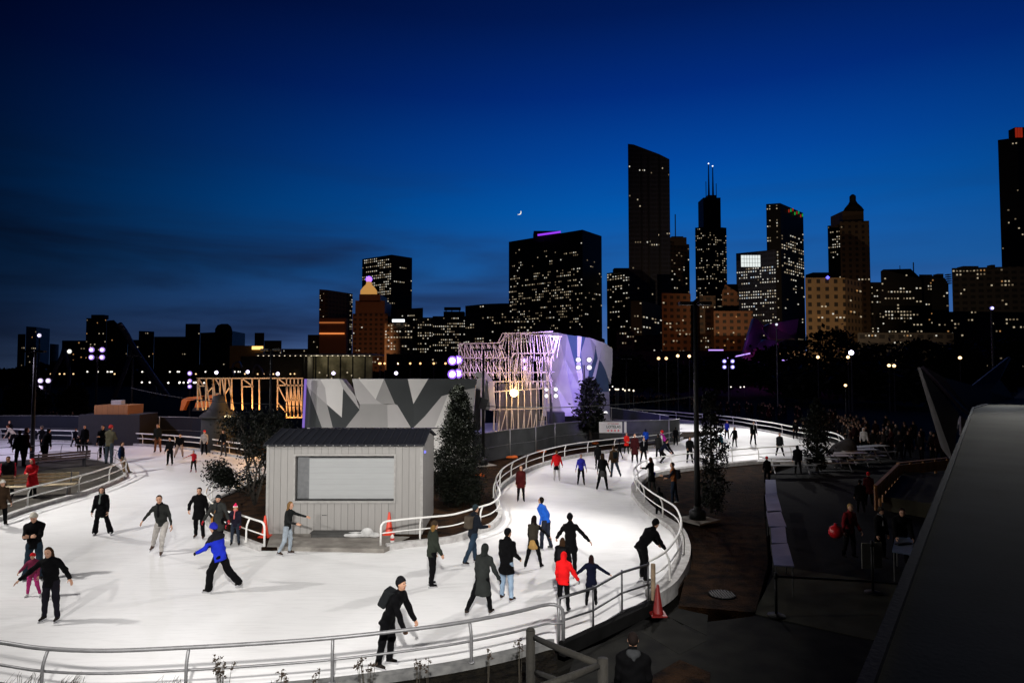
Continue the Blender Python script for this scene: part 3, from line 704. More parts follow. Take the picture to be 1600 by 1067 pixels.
# ------------------------------------------------------------------ tall poles
BLACK=mat('black pole paint',(.006,.0065,.007),.55,noise=.1,bump=.05,spec=.2)
def pole(px,py,ytop,label,r=.09,m=BLACK,base=True,D=None,z0=.1,head=True,grp='tall dark lamp poles'):
    p=G(px,py,z0); zt=V(px,ytop,p.y).z
    root=empty('lamp_pole',(p.x,p.y,z0)); tag(root,label,'lamp pole',grp)
    a=MB(); a.tube([(0,0,0),(0,0,zt-z0)],r,12,r2=r*.6); a.build('shaft',m,root,True)
    if base:
        a=MB(); a.lathe([(r*2.6,.02),(r*2.6,.30),(r*2.1,.36),(r*1.2,.38),(r*1.2,.5)],(0,0,0),16); a.build('base',m,root,True)
        a=MB(); a.box((0,0,.01),(1.15,1.15,.06),rz=.6); a.build('concrete_pad',CONC2,root)
    if head:
        for sx in(-1,1):
            a=MB(); a.box((sx*.35,0,zt-z0-.05),(.46,.3,.12)); a.bar((0,0,zt-z0-.06),(sx*.2,0,zt-z0-.06),.05); a.build('lamp_housing',m,root)
    return root
pole(1090,812,472,'tall black pole with round base in the brown mulch bed',.115)
pole(755,727,545,'dark pole on a pale pad behind the columnar evergreen',.10)
pole(421,725,545,'slim dark pole rising behind the left end of the kiosk roof',.085,base=False)
pole(205,672,555,'dark pole standing beyond the far ice by the wooden crate',.12,base=False,z0=0)
pole(50,716,548,'thick dark pole among the people on the bench terrace',.13,base=False)
pole(865,672,572,'thin dark pole inside the mesh fence before the purple tower',.07,base=False)
pole(979,655,560,'thin pole behind the banner at the far end of the fence',.10,base=False,z0=0)
# loudspeaker on the pole
p=G(755,727,.1); zz=V(745,640,p.y).z
a=MB(); a.box((0,0,0),(.62,.55,2.3),M=Matrix.Rotation(.12,3,'X')@Matrix.Rotation(.35,3,'Z')); a.box((.52,-.05,.35),(.42,.40,.62),M=Matrix.Rotation(.3,3,'Y')@Matrix.Rotation(.3,3,'Z')); a.bar((0,0,.5),(.5,0,.4),.06)
o=a.build('loudspeaker',mat('speaker black',(.008,.008,.009),.7)); o.location=(p.x-.55,p.y+.1,zz); tag(o,'tall black loudspeaker hung on the pole beside the evergreen','loudspeaker')
# cable strung between poles
pts=[V(-30,600,30),V(205,606,42),V(420,631,36.0),V(755,634,36.6),V(1090,619,26)]
for i,l in((1,'thin black cable sagging between two poles on the dark side'),(2,'thin black cable crossing before the white faceted wall'),(3,'thin black cable running from the fence pole to the tall pole')):
    a=MB(); P0,P1=pts[i],pts[i+1]; q=[P0.lerp(P1,t/16)+Vector((0,0,-.25*(1-(2*t/16-1)**2))) for t in range(17)]; a.tube(q,.022,5); tag(a.build('cable',BLACK),l,'cable','cables between the poles')
# ------------------------------------------------------------------ mesh fence with banner
SCRIM=mat('grey fence scrim',(.05,.053,.055),.85,noise=.3,scale=1.2,bump=.6,bscale=2.2)
FPOST=mat('fence post steel',(.38,.38,.38),.4,.5,noise=.1)
def fence(pxs,ztop,label,posts,m=SCRIM,grp='fences',pr=.035,zb=.11,name='fence'):
    P=[]
    for x,y in pxs:
        d=ray(x,y); s=(ztop-CZ)/d.z; P.append(Vector((d.x*s,d.y*s,0)))
    P=spline(P,5); root=empty(name,(P[0].x,P[0].y,0)); tag(root,label,'fence',grp); o0=P[0]
    a=MB(); n=len(P); vs=[]; sc=1.0
    for i,p in enumerate(P):
        wob=.02*math.sin(i*2.1); q=p-o0
        for dy in(0,.02):
            vs+= [(q.x,q.y+wob+dy,zb),(q.x,q.y-wob+dy,(zb+ztop)/2),(q.x,q.y+dy,ztop-.03)]
    fs=[]
    for i in range(n-1):
        b_=6*i
        fs+= [(b_,b_+6,b_+7,b_+1),(b_+1,b_+7,b_+8,b_+2),(b_+4,b_+10,b_+9,b_+3),(b_+5,b_+11,b_+10,b_+4),(b_+2,b_+8,b_+11,b_+5)]
    a.add(vs,fs); a.build('scrim_panel',m,root)
    a=MB(); a.tube([(p.x-o0.x,p.y-o0.y-.03,ztop) for p in P],.022,6); a.build('top_tube',FPOST,root,True)
    a=MB(); a.tube([(p.x-o0.x,p.y-o0.y-.03,(ztop+zb)/2-.05) for p in P],.010,5); a.build('mid_wire',FPOST,root,True)
    for x in posts:
        i=min(range(n),key=lambda k:abs(V_px(P[k])-x)); q=P[i]-o0
        a=MB(); a.tube([(q.x,q.y-.06,zb),(q.x,q.y-.06,ztop+.04)],pr,8); a.build('post',FPOST,root,True)
    return P
fence([(740,679),(797,671),(837,667),(867,661.5),(922,657.5),(977,657),(1045,656),(1062,654)],1.8,'grey mesh fence with white posts curving behind the inner railing',[797,837,867,922,1045])
fence([(868,630),(925,634.5),(955,637),(1015,645),(1045,650)],1.9,'dark blue mesh fence farther back beyond the banner',[925,955,1030],m=mat('blue scrim',(.014,.018,.035),.95),zb=0)
fence([(-60,650),(60,649),(150,650),(250,651),(300,652),(345,655)],1.9,'dark blue covered fence behind the far railing of the ice',[215,248],m=mat('navy scrim',(.008,.011,.022),.95),zb=0)
# banner
pb=V(0,0,45); Db=44.6
P0=V(936,659,Db);P1=V(972,659.5,Db);zb_=V(950,676,Db).z
BAN=mat('banner white',(.55,.55,.54),.6,noise=.05); cx=(P0.x+P1.x)/2
root=empty('banner',(cx,Db,P0.z)); tag(root,'white banner with dark writing and four red stars on the mesh fence','banner')
a=MB(); a.box((0,0,(zb_-P0.z)/2),(P1.x-P0.x,.03,P0.z-zb_)); a.build('sheet',BAN,root)
a=MB(); a.box((.0,0.0,zb_-P0.z-.22),(P1.x-P0.x,.03,.34)); a.build('lower_strip',mat('banner black',(.01,.01,.01),.6),root)
a=MB(); a.box(((P1.x-P0.x)/2+.22,0,(zb_-P0.z)/2),(.16,.05,P0.z-zb_)); a.build('edge_board',BAN,root)
def text(body,size,loc,m,parent,name='lettering',depth=.004,rot=(math.pi/2,0,0),align='CENTER',sx=1):
    c=bpy.data.curves.new(name,'FONT'); c.body=body; c.size=size; c.align_x=align; c.extrude=depth; c.resolution_u=2; c.offset=size*.02
    t=bpy.data.objects.new(name,c); COL.objects.link(t); dg=bpy.context.evaluated_depsgraph_get(); me=bpy.data.meshes.new_from_object(t.evaluated_get(dg)); bpy.data.objects.remove(t)
    o=bpy.data.objects.new(name,me); me.materials.clear(); me.materials.append(m); COL.objects.link(o); o.parent=parent; o.location=loc; o.rotation_euler=rot; o.scale=(sx,1,1); return o
INK=mat('ink dark green',(.01,.03,.02),.6); RED=mat('star red',(.6,.02,.04),.6,noise=0)
text('AT THE PARK',.13,(.18,-.03,-.17),mat('ink red',(.35,.05,.06),.6),root)
text('LOTELAS',.26,(.2,-.03,-.42),INK,root,sx=.95)
for i in range(4):
    a=MB(); vs=[]
    for k in range(12):
        r_=.085 if k%2==0 else .045; t_=k*math.pi/6; vs.append((r_*math.sin(t_),-.026,r_*math.cos(t_)))
    vs2=[(x,-.015,z) for x,_,z in vs]; a.add(vs+vs2,[tuple(range(12)),tuple(reversed(range(12,24)))]+[(k,12+k,12+(k+1)%12,(k+1)%12) for k in range(12)])
    o=a.build('star',RED,root); o.location=(-.17+i*.235,0,-.60)
# ------------------------------------------------------------------ faceted climbing wall (paint patches are its pattern)
WP=[mat('wall paint white',(.84,.82,.79),.7,noise=.05,scale=1,bump=.05),mat('wall paint light',(.58,.56,.55),.7,noise=.05,scale=1,bump=.05),mat('wall paint mid',(.40,.39,.38),.7,noise=.05,scale=1,bump=.05),mat('wall paint dark',(.042,.048,.050),.7,noise=.08,scale=1,bump=.05)]
POLY=[(3,[(480,604),(503,668),(474,668)]),(1,[(478,592),(500,592),(508,606),(511,632),(480,604)]),(0,[(500,592),(530,592),(536,607),(534,652),(511,632),(508,606)]),
(2,[(480,604),(511,632),(520,668),(503,668)]),(3,[(511,632),(534,652),(536,607),(562,640),(540,668),(520,668)]),(1,[(530,592),(535,593),(556,620),(562,640),(536,607)]),
(1,[(550,592),(560,592),(587,624),(597,631),(562,631),(556,620)]),(0,[(560,592),(600,592),(587,624)]),(2,[(600,592),(617,631),(597,631),(587,624)]),
(2,[(562,631),(597,631),(605,632),(606,668),(540,668),(562,640)]),(1,[(605,632),(617,631),(621,633),(642,668),(606,668)]),(3,[(600,592),(637,592),(646,631),(642,668),(621,633),(617,631)]),
(0,[(637,592),(669,592),(646,631)]),(3,[(669,592),(700,592),(690,619),(664,650),(646,668),(642,668),(646,631)]),(3,[(700,592),(745,592),(742,606),(712,612),(690,619)]),(1,[(690,619),(700,616),(679,668),(646,668),(664,650)]),(0,[(700,616),(712,612),(722,640),(724,668),(679,668)]),(2,[(712,612),(742,606),(738,668),(724,668),(722,640)])]
def dj(x,y,D,amp): return D+amp*math.sin(x*.11+y*.07)*math.cos(y*.13-x*.05)
def facet_wall(name,polys,D,mats,amp,label,cat,back,xr=None,depth=1.2,df=None):
    a=MB(); df=df or (lambda x,y:dj(x,y,D,amp))
    root_x=V(polys[0][1][0][0],600,D).x; o0=Vector((root_x,D,0))
    for mi,pl in polys:
        a.cur=mi; vs=[V(x,y,df(x,y))-o0 for x,y in pl]
        a.add(vs,[tuple(range(len(vs)))])
    o=a.build(name,mats=mats); o.location=o0; tag(o,label,cat)
    bm=bmesh.new(); bm.from_mesh(o.data); bmesh.ops.remove_doubles(bm,verts=bm.verts,dist=.005); bmesh.ops.triangulate(bm,faces=[f for f in bm.faces if len(f.verts)>3]); 
    r=bmesh.ops.extrude_face_region(bm,geom=bm.faces[:]); bmesh.ops.translate(bm,verts=[e for e in r['geom'] if isinstance(e,bmesh.types.BMVert)],vec=(0,-.001,0))
    for v_ in bm.verts: pass
    ext=set(e for e in r['geom'] if isinstance(e,bmesh.types.BMVert))
    for v_ in bm.verts:
        if v_ not in ext: v_.co.y+=depth
    bmesh.ops.recalc_face_normals(bm,faces=bm.faces); bm.to_mesh(o.data); bm.free(); return o
low=[]
for mi,pl in POLY: low.append((mi,[(x,(y if y<668 else 712)) if False else (x,y) for x,y in pl]))
facet_wall('climbing_wall',low,34.0,WP,.03,'white grey and dark faceted climbing wall rising behind the kiosk','climbing wall',None,depth=.8)
a=MB(); xa,xb=V(476,668,34.4).x,V(737,668,34.4).x; a.box(((xa+xb)/2,34.75,1.25),(xb-xa,.7,2.3)); o=a.build('wall_plinth',WP[0]); tag(o,'plain grey plinth under the faceted climbing wall','plinth')
BLUP=[mat('tower paint white',(.70,.69,.68),.7,noise=.05,scale=1,bump=.05),mat('tower paint grey',(.40,.40,.42),.7,noise=.05,scale=1,bump=.05),mat('tower paint blue',(.05,.10,.16),.7,noise=.05,scale=1,bump=.05)]
TW=[(0,[(850,518),(872,520),(882,560),(900,650),(880,650),(868,600),(855,560)]),(1,[(872,520),(886,523),(900,575),(908,610),(905,650),(900,650),(882,560)]),(2,[(886,523),(902,525),(902,560),(900,575)]),
(0,[(902,525),(909,526),(906,560),(911,590),(918,606),(908,610),(900,575),(902,560)]),(2,[(909,526),(915,527),(908,550),(910,575),(918,606),(911,590),(906,560)]),(1,[(915,527),(922,528),(931,540),(928,560),(920,580),(918,606),(910,575),(908,550)]),
(2,[(931,545),(934,560),(924,595),(918,606),(920,580),(928,560)]),(0,[(922,528),(931,531),(940,545),(934,575),(925,612),(918,606),(924,595),(934,560),(931,545),(931,540)]),
(0,[(931,531),(945,536),(957,545),(957,570),(954,600),(950,590),(946,578),(940,566),(937,563),(940,545)]),(2,[(937,563),(940,566),(946,578),(950,590),(952,612),(925,612),(934,575)]),
(0,[(850,560),(855,560),(868,600),(880,650),(850,650)]),(1,[(908,610),(918,606),(925,612),(952,612),(953,650),(905,650)])]
facet_wall('climbing_tower',TW,50,BLUP,0,'tall curved white and blue climbing tower lit purple','climbing tower',None,depth=2.0,df=lambda x,y:50+5*((x-905)/55.)**2+ (575-y)*.004)
# ------------------------------------------------------------------ everybody near the ice
BK=(.0045,.0045,.0055); NV=(.006,.008,.022); JE=(.055,.085,.14); LJ=(.22,.30,.40); GR=(.03,.03,.032); BR=(.06,.035,.02); RD=(.42,.012,.018); BL=(.015,.045,.42)
BLH=(.16,.09,.035); BRH=(.05,.025,.012)
sk='skaters on the ice'; tp='people on the bench terrace'; ob='people standing outside the rink railing'
person(52,906,800,158,'man in white beanie and dark coat looking at his hands, wide blue jeans',jc=BK,tc=(.025,.045,.07),hair='beanie',hatc=(.5,.47,.40),coat='jacket',legs=((4,7,6),(-3,6,4)),arms=((28,-2,80,40),(28,-2,80,40)),leg='flare',head=(0,22),lean=4)
person(52,933,863,168,'small child in red knit hat and pink leggings behind the woman with spread arms',jc=(.15,.02,.05),tc=(.35,.03,.14),hair='redhat',legs=((12,16,16),(-6,10,6)),arms=((10,10,12),(60,20,10)),bootc=(.5,.5,.5),leg='slim',coat='jacket')
person(77,971,853,176,'laughing woman in black with long brown hair and both arms spread',jc=BK,tc=(.014,.013,.02),hair='long',hc=BRH,legs=((2,5,4),(-2,6,4)),arms=((12,46,18),(12,52,8)),leg='slim',lean=6,side=2,head=(-6,10),handcurl=.2,wide=1.05)
person(160,836,760,160,'woman in knee length black coat and pale scarf gliding alone',jc=BK,tc=BK,hair='medium',hc=(.012,.009,.008),coat='coat',legs=((5,16,5),(-6,9,5)),arms=((6,8,25),(6,10,25)),scarf=(.12,.14,.13),leg='flare',bootc=(.45,.45,.45),head=(-10,2))
person(244,866,771,166,'man in grey sweater and light grey trousers striding with arms out',jc=(.034,.036,.034),tc=(.36,.34,.32),hair='short',coat='thin',legs=((16,-6,28),(-22,18,6)),arms=((10,14,18),(-22,42,18)),leg='slim',lean=10,side=4,scarf=(.012,.012,.014),bootc=(.08,.05,.04),head=(-8,0),handcurl=.4)
person(311,841,761,172,'bearded man in black coat with one hand on his hip',jc=BK,tc=BK,hair='short',hc=(.01,.008,.007),coat='coat',legs=((8,6,6),(-8,4,6)),arms=((-10,12,30),(-10,34,75,30)),leg='straight',lean=0,bootc=(.06,.03,.02),wide=1.08)
person(340,853,773,170,'woman in long grey coat and dark cap with orange bag strap',jc=(.045,.047,.045),tc=BK,hair='beanie',hatc=(.02,.025,.03),hc=BRH,coat='long',legs=((5,3,5),(-4,3,4)),arms=((18,26,10),(14,30,10)),gloves=(.45,.03,.04),bag=(.45,.2,.05),scarf=(.02,.022,.025),lean=4)
person(348,924,818,-72,'man in bright blue jacket with black shoulder leaning forward on bent knees',jc=(.012,.025,.40),tc=BK,hair='beanie',hatc=(.015,.02,.30),coat='jacket',legs=((26,6,26),(-14,14,30)),arms=((46,8,34),(34,22,60)),gloves=BK,leg='wide',lean=16,head=(0,12),wide=1.18,yoke=(.018,.018,.02),bootc=(.03,.025,.02))
person(367,852,788,165,'child in pink and white winter hat with a pink scarf',jc=(.018,.016,.03),tc=(.03,.04,.06),hair='santa',hc=(.3,.1,.03),legs=((6,5,4),(-4,5,4)),arms=((8,6,12),(30,20,10)),scarf=(.5,.12,.12),gloves=(.4,.03,.04),leg='slim')
person(446,867,783,96,'long haired woman in dark jacket and faded jeans by the kiosk, arm forward',jc=(.02,.022,.022),tc=(.26,.30,.34),hair='long',hc=BLH,coat='thin',legs=((8,5,14),(-6,3,20)),arms=((72,6,12),(25,12,60)),leg='slim',lean=6,head=(-2,4),bootc=(.05,.03,.02))
person(302,738,703,178,'small child in red top with one arm stretched out',jc=(.36,.012,.02),tc=BK,hair='short',hc=BRH,legs=((4,8,6),(-4,12,10)),arms=((8,14,20),(10,66,6)),leg='slim',bootc=(.2,.03,.03),coat='thin')
person(265,727,683,176,'person in all black standing on the far ice',jc=BK,tc=BK,hair='short',legs=((3,5,4),(-3,5,4)),arms=((16,4,60,40),(8,8,20)),coat='jacket')
person(279,715,684,150,'crouching skater in dark top and pale trousers behind the person in black',jc=BK,tc=(.30,.22,.18),hair='short',H=1.7,legs=((40,8,70),(10,14,50)),arms=((40,10,50),(40,20,40)),lean=38,head=(0,-20))
person(246,707,662,172,'man in dark jacket and rust brown trousers by the far railing',jc=(.02,.022,.02),tc=(.16,.06,.025),hair='short',hc=(.1,.05,.02),legs=((4,7,4),(-4,7,4)),arms=((6,5,16),(6,5,16)))
person(200,741,690,82,'man in dark blue jacket and khaki trousers leaning back on the railing end',jc=(.012,.016,.03),tc=(.22,.15,.08),hair='short',hc=(.03,.015,.01),legs=((24,3,6),(14,3,2)),arms=((-16,8,30),(-16,8,30)),lean=-7,leg='straight',head=(0,10),bootc=(.06,.035,.025),sleeve=(.012,.03,.10))
person(319,711,672,165,'skater in pale grey jacket and bright red hat by the far railing',jc=(.30,.28,.27),tc=BK,hair='redhat',legs=((4,5,6),(-4,5,6)),arms=((14,8,35),(14,8,35)),lean=6)
person(349,713,671,190,'dark skater half hidden by the leafy tree on the far ice',jc=BK,tc=(.05,.05,.055),hair='short',legs=((4,8,6),(-4,8,6)),arms=((14,8,35),(14,8,35)))
person(132,708,664,178,'adult in black standing on the far ice beside a small child',jc=BK,tc=BK,hair='short',legs=((3,4,4),(-3,4,4)))
person(123,708,680,178,'small child in black in front of the dark blue fence',jc=BK,tc=BK,hair='short',legs=((3,4,4),(-3,4,4)))
person(115,698,669,90,'child in dark clothes pushing off on the far ice',jc=NV,tc=BK,hair='beanie',hatc=(.1,.05,.03),legs=((14,4,24),(-10,4,10)),lean=10)
person(65,707,665,200,'person in black on the far ice seen past the thick dark pole',jc=BK,tc=BK,hair='beanie',hatc=(.12,.11,.10),legs=((6,5,8),(-4,5,4)),arms=((8,12,20),(20,40,40)))
person(22,699,660,262,'person in cream sweater bending over the far ice',jc=(.38,.34,.28),tc=BK,hair='short',hc=(.12,.04,.02),H=1.72,legs=((20,6,30),(0,6,20)),arms=((60,8,10),(50,14,10)),lean=42,coat='thin')
person(15,693,657,190,'dark figure behind the person in cream sweater',jc=BK,tc=BK,hair='short',hc=(.15,.07,.03))
person(160,717,664,170,'person in black with brown hair beside the one holding a toy',jc=BK,tc=BK,hair='short',hc=(.07,.03,.015),z0=.0,arms=((30,5,80,40),(8,5,15)))
person(171,724,664,4,'man in khaki jacket and jeans watching from the terrace tip',jc=(.11,.10,.065),tc=(.045,.06,.08),hair='beanie',hatc=(.35,.03,.03),coat='jacket',skates=False,z0=.12,arms=((26,6,70,30),(26,6,70,30)),group=tp,leg='straight',wide=1.1,legs=((3,5,3),(-3,5,3)))
person(12,775,712,150,'man on the terrace in dark jacket with red sleeves and a white shoulder',jc=(.015,.015,.018),sleeve=(.35,.02,.04),yoke=None,tc=(.025,.03,.04),hair='short',hc=(.07,.04,.02),skates=False,z0=.12,group=tp,legs=((4,5,6),(-4,5,6)),arms=((14,10,30),(14,10,30)),wide=1.15,lean=8,head=(0,24))
person(50,778,716,178,'person in long red coat standing in front of the wooden bench',jc=(.34,.010,.015),tc=BK,hair='hood',hatc=(.33,.01,.015),coat='long',skates=False,z0=.12,group=tp,arms=((24,10,70,40),(24,10,80,40)),wide=1.12)
person(1,822,750,120,'person in white cap at the edge of the near railing',jc=BR,tc=BK,hair='beanie',hatc=(.55,.53,.48),coat='coat',arms=((10,8,20),(10,8,20)))
person(35,775,722,0,'dark figure sitting behind the red coat on the terrace',jc=BK,tc=BK,hair='short',H=1.65,skates=False,z0=.12,group=tp,legs=((80,6,85),(80,6,85))) if False else None
person(38,728,668,30,'person in dark red on the terrace behind the thick pole',jc=(.05,.012,.012),tc=BK,hair='short',hc=(.1,.05,.03),skates=False,z0=.12,group=tp)
person(30,728,672,300,'dark clothed person beside the terrace pole looking at the ice',jc=BK,tc=BK,hair='short',skates=False,z0=.12,group=tp)
person(70,722,670,10,'dark figure leaning on the thin terrace railing',jc=BK,tc=BK,hair='short',skates=False,z0=.12,group=tp,lean=14)
# ---- main stream of skaters
person(603,1042,900,104,'man in black with backpack leaning both hands on the near grey railing',jc=BK,tc=BK,hair='beanie',hatc=(.012,.012,.014),coat='jacket',legs=((4,3,12),(-8,4,2)),arms=((50,4,6),(44,2,6)),lean=27,backpack=(.018,.02,.022),leg='straight',wide=1.22,head=(14,-14),handcurl=1.0)
person(676,916,814,62,'woman in shiny dark green jacket and black leggings standing sideways',jc=(.035,.042,.032),tc=BK,hair='beanie',hatc=(.06,.04,.025),hc=(.18,.10,.03),coat='puffy',legs=((6,2,10),(0,2,8)),arms=((10,4,14),(12,4,20)),leg='slim',lean=4,bootc=BK,wide=.92)
person(736,882,789,50,'man in dark jacket and blue jeans with small backpack by the inner railing',jc=(.014,.018,.026),tc=(.03,.055,.09),hair='cap',hatc=(.03,.05,.06),coat='jacket',legs=((18,3,10),(-26,4,8)),arms=((10,6,30),(20,6,70)),backpack=(.10,.08,.06),leg='straight',lean=6,wide=1.08)
person(749,961,850,24,'woman in grey hooded parka striding on black leggings',jc=(.032,.036,.034),tc=BK,hair='hood',hatc=(.026,.03,.028),coat='long',legs=((-16,16,12),(12,4,4)),arms=((6,6,14),(14,22,14)),leg='slim',gloves=BK,lean=5,side=2,bootc=(.035,.025,.02))
person(793,937,825,30,'man in black cap and black coat with light blue jeans',jc=BK,tc=LJ,hair='cap',hatc=BK,coat='coat',legs=((2,4,3),(-2,5,3)),arms=((6,4,12),(16,4,40)),leg='slim',lean=2,wide=1.0,bootc=(.04,.02,.015),head=(12,4))
person(834,887,806,24,'woman in tan skirt and black leggings holding hands with a friend',jc=(.045,.04,.028),tc=BK,hair='long',hc=(.012,.008,.007),coat='thin',skirt=(.30,.18,.06),legs=((-6,10,14),(8,12,6)),arms=((10,6,20),(34,40,4)),leg='slim',bag=None,lean=6,sleeve=BK,bootc=BK)
person(892,898,803,18,'person in black with arms spread holding the hand of the tan skirted woman',jc=BK,tc=BK,hair='beanie',hatc=BK,coat='coat',legs=((4,4,6),(-4,4,6)),arms=((12,38,28),(4,42,4)),lean=4,side=-3,leg='slim')
person(852,858,777,-52,'man in bright blue pullover bent forward with hands behind',jc=(.015,.10,.50),tc=(.03,.035,.055),hair='short',hc=(.015,.01,.008),coat='thin',legs=((14,3,14),(2,3,20)),arms=((-8,8,40),(-8,8,40)),lean=24,head=(0,-22),leg='straight',bootc=BK)
person(814,784,727,178,'woman in dark red coat and black leggings alone on the open ice',jc=(.09,.012,.012),tc=BK,hair='long',hc=(.12,.05,.02),coat='coat',legs=((2,4,3),(-2,4,3)),arms=((4,4,8),(4,6,8)),leg='slim')
person(879,920,840,14,'person in black hooded top and backpack behind the red jacket',jc=BK,tc=BK,hair='medium',hc=BRH,coat='puffy',legs=((3,4,4),(-3,4,4)),arms=((10,10,20),(10,10,20)),wide=1.15,backpack=(.015,.015,.017))
person(881,955,862,22,'person in bright red hooded puffy jacket by the pipe gate',jc=(.70,.010,.012),tc=BK,hair='hood',hatc=(.70,.010,.012),coat='puffy',legs=((-4,3,4),(4,3,4)),arms=((10,8,14),(16,26,10)),gloves=BK,leg='slim',lean=2,bootc=(.03,.035,.03),wide=.98)
person(924,946,867,10,'long haired child in navy coat with both arms held out',jc=(.006,.008,.024),tc=BK,hair='long',hc=(.02,.008,.008),coat='coat',legs=((-2,6,6),(4,5,4)),arms=((4,46,8),(4,58,6)),leg='slim',skirt=None,bootc=BK)
person(1008,907,820,62,'person in black bending over the railing near the orange cone',jc=BK,tc=BK,hair='beanie',hatc=BK,coat='jacket',H=1.72,legs=((20,3,24),(10,3,16)),arms=((84,4,8),(76,4,8)),lean=46,head=(0,8),handcurl=.9,wide=1.1)
person(870,752,704,6,'skater in bright red jacket and pale trousers with black shorts',jc=(.60,.012,.015),tc=(.42,.40,.40),hair='short',hc=(.16,.08,.03),coat='jacket',legs=((6,4,16),(-4,5,22)),arms=((10,16,20),(10,16,20)),skirt=BK,wide=1.1,bootc=(.4,.38,.38))
person(908,758,709,180,'slim skater in purple blue jacket and black leggings with feet together',jc=(.03,.03,.36),tc=BK,hair='short',hc=BRH,coat='thin',legs=((2,6,3),(-2,6,3)),arms=((4,14,6),(4,14,6)),leg='slim')
person(934,734,693,20,'tall skater in black with long hair by the inner railing',jc=BK,tc=BK,hair='long',hc=(.01,.008,.008),legs=((6,3,6),(-6,3,6)),leg='slim')
person(941,766,708,16,'woman in black top and grey skirt skating behind a friend',jc=BK,tc=BK,hair='long',hc=BRH,skirt=(.07,.07,.07),coat='thin',legs=((-6,12,10),(8,8,4)),arms=((6,10,10),(6,18,8)),leg='slim')
person(962,746,696,-14,'broad man in brown jacket with black backpack and blue jeans',jc=(.085,.05,.025),tc=(.035,.05,.075),hair='short',hc=BRH,coat='jacket',legs=((6,4,4),(-10,16,4)),arms=((6,10,14),(6,10,14)),backpack=(.012,.016,.018),wide=1.2,leg='straight')
person(969,717,690,-30,'dark skater just behind the brown jacket',jc=BK,tc=BK,hair='short',legs=((6,4,4),(-14,6,10)),leg='slim')
person(979,709,676,178,'skater in bright red top beside the white banner',jc=(.62,.02,.015),tc=BK,hair='short',hc=(.3,.05,.02),coat='coat',arms=((20,4,60,40),(20,4,60,40)),leg='slim')
person(992,724,677,186,'person in dark maroon long coat and grey boots',jc=(.06,.01,.012),tc=BK,hair='short',coat='long',leg='slim',bootc=(.12,.12,.12))
person(1006,724,683,174,'person in black standing arm in arm with the maroon coat',jc=BK,tc=BK,hair='short',legs=((3,8,3),(-3,8,3)),leg='slim',backpack=None,scarf=(.3,.3,.3))
person(1009,701,670,0,'skater in blue hooded jacket near the far end of the fence',jc=(.01,.06,.42),tc=BK,hair='hood',hatc=(.02,.02,.05),coat='puffy',legs=((3,4,3),(-3,4,3)))
person(1043,711,680,-60,'skater in magenta and white top with red hat bending forward',jc=(.35,.02,.25),tc=BK,hair='redhat',sleeve=(.6,.58,.58),coat='thin',H=1.7,legs=((34,6,40),(-20,10,16)),arms=((30,8,60),(30,8,60)),lean=34,head=(0,-24))
person(1056,696,667,10,'dark figure standing at the tip of the fence',jc=BK,tc=BK,hair='short')
person(1029,716,678,0,'dark standing skater next to the magenta top',jc=(.02,.02,.02),tc=BK,hair='short',coat='coat')
person(1033,724,697,90,'dark skater stooping at the rail with pale stripes on the sleeves',jc=NV,tc=BK,hair='short',H=1.6,legs=((50,8,80),(30,8,70)),lean=36,arms=((60,6,20),(60,6,20)))
person(1078,724,682,186,'person in black puffy jacket beside the tall black pole',jc=BK,tc=BK,hair='hood',hatc=BK,coat='puffy',legs=((3,6,3),(-3,6,3)),arms=((14,8,50),(14,8,50)))
person(1018,766,714,-40,'person in black with a bright blue bag beside the curved railing',jc=BK,tc=(.05,.055,.05),hair='medium',hc=(.09,.03,.015),skates=False,z0=.0,group=ob,coat='long',bag=(.02,.03,.5),arms=((40,10,50),(14,8,20)))
person(1053,786,722,-66,'man in orange brown jacket and jeans with a dark pack outside the railing',jc=(.30,.10,.03),tc=(.02,.03,.05),hair='short',hc=(.02,.012,.008),skates=False,z0=.0,group=ob,backpack=(.012,.012,.016),arms=((30,6,70),(14,6,60)),coat='thin',leg='straight',legs=((6,4,6),(-6,4,6)),sleeve=(.02,.025,.04),bootc=(.25,.25,.25))
person(1029,809,761,-6,'person in black with a red belt climbing out at the curved railing',jc=(.014,.016,.014),tc=BK,hair='hood',hatc=BK,coat='jacket',legs=((-4,8,4),(6,4,6)),arms=((14,8,40),(20,20,40)),leg='straight')
person(1136,686,657,176,'far skater in bright blue top beyond the tall pole',jc=(.02,.03,.40),tc=BK,hair='short',hc=(.2,.05,.02),coat='thin')
person(1127,704,678,150,'far child in teal jacket beyond the tall pole',jc=(.02,.13,.20),tc=BK,hair='hood',hatc=(.02,.12,.18),coat='jacket',legs=((14,3,4),(-14,3,4)))
person(1148,698,667,170,'far woman in black coat with one arm out',jc=BK,tc=BK,hair='medium',hc=BK,coat='coat',arms=((4,6,6),(4,30,6)),leg='slim')
person(1177,695,658,176,'far skater in black with white patch on the chest',jc=BK,tc=BK,hair='short',legs=((3,4,3),(-3,8,3)),leg='slim',scarf=(.4,.4,.4))
person(1219,713,676,186,'far skater in dark coat with legs apart near the front railing',jc=(.016,.018,.02),tc=BK,hair='short',coat='coat',legs=((2,14,2),(-2,12,2)))
person(1118,672,647,178,'distant skater in dark olive by the far railing',jc=(.03,.035,.02),tc=(.04,.04,.02),hair='short',hc=(.1,.06,.02))
person(1243,686,655,175,'distant skater in black at the end of the far railing',jc=BK,tc=BK,hair='short',hc=(.2,.09,.03),legs=((3,4,3),(-3,4,3)))
person(1254,685,659,150,'distant pale haired skater leaning against the far railing',jc=BK,tc=BK,hair='short',hc=(.35,.18,.08),legs=((3,12,3),(-16,10,3)))
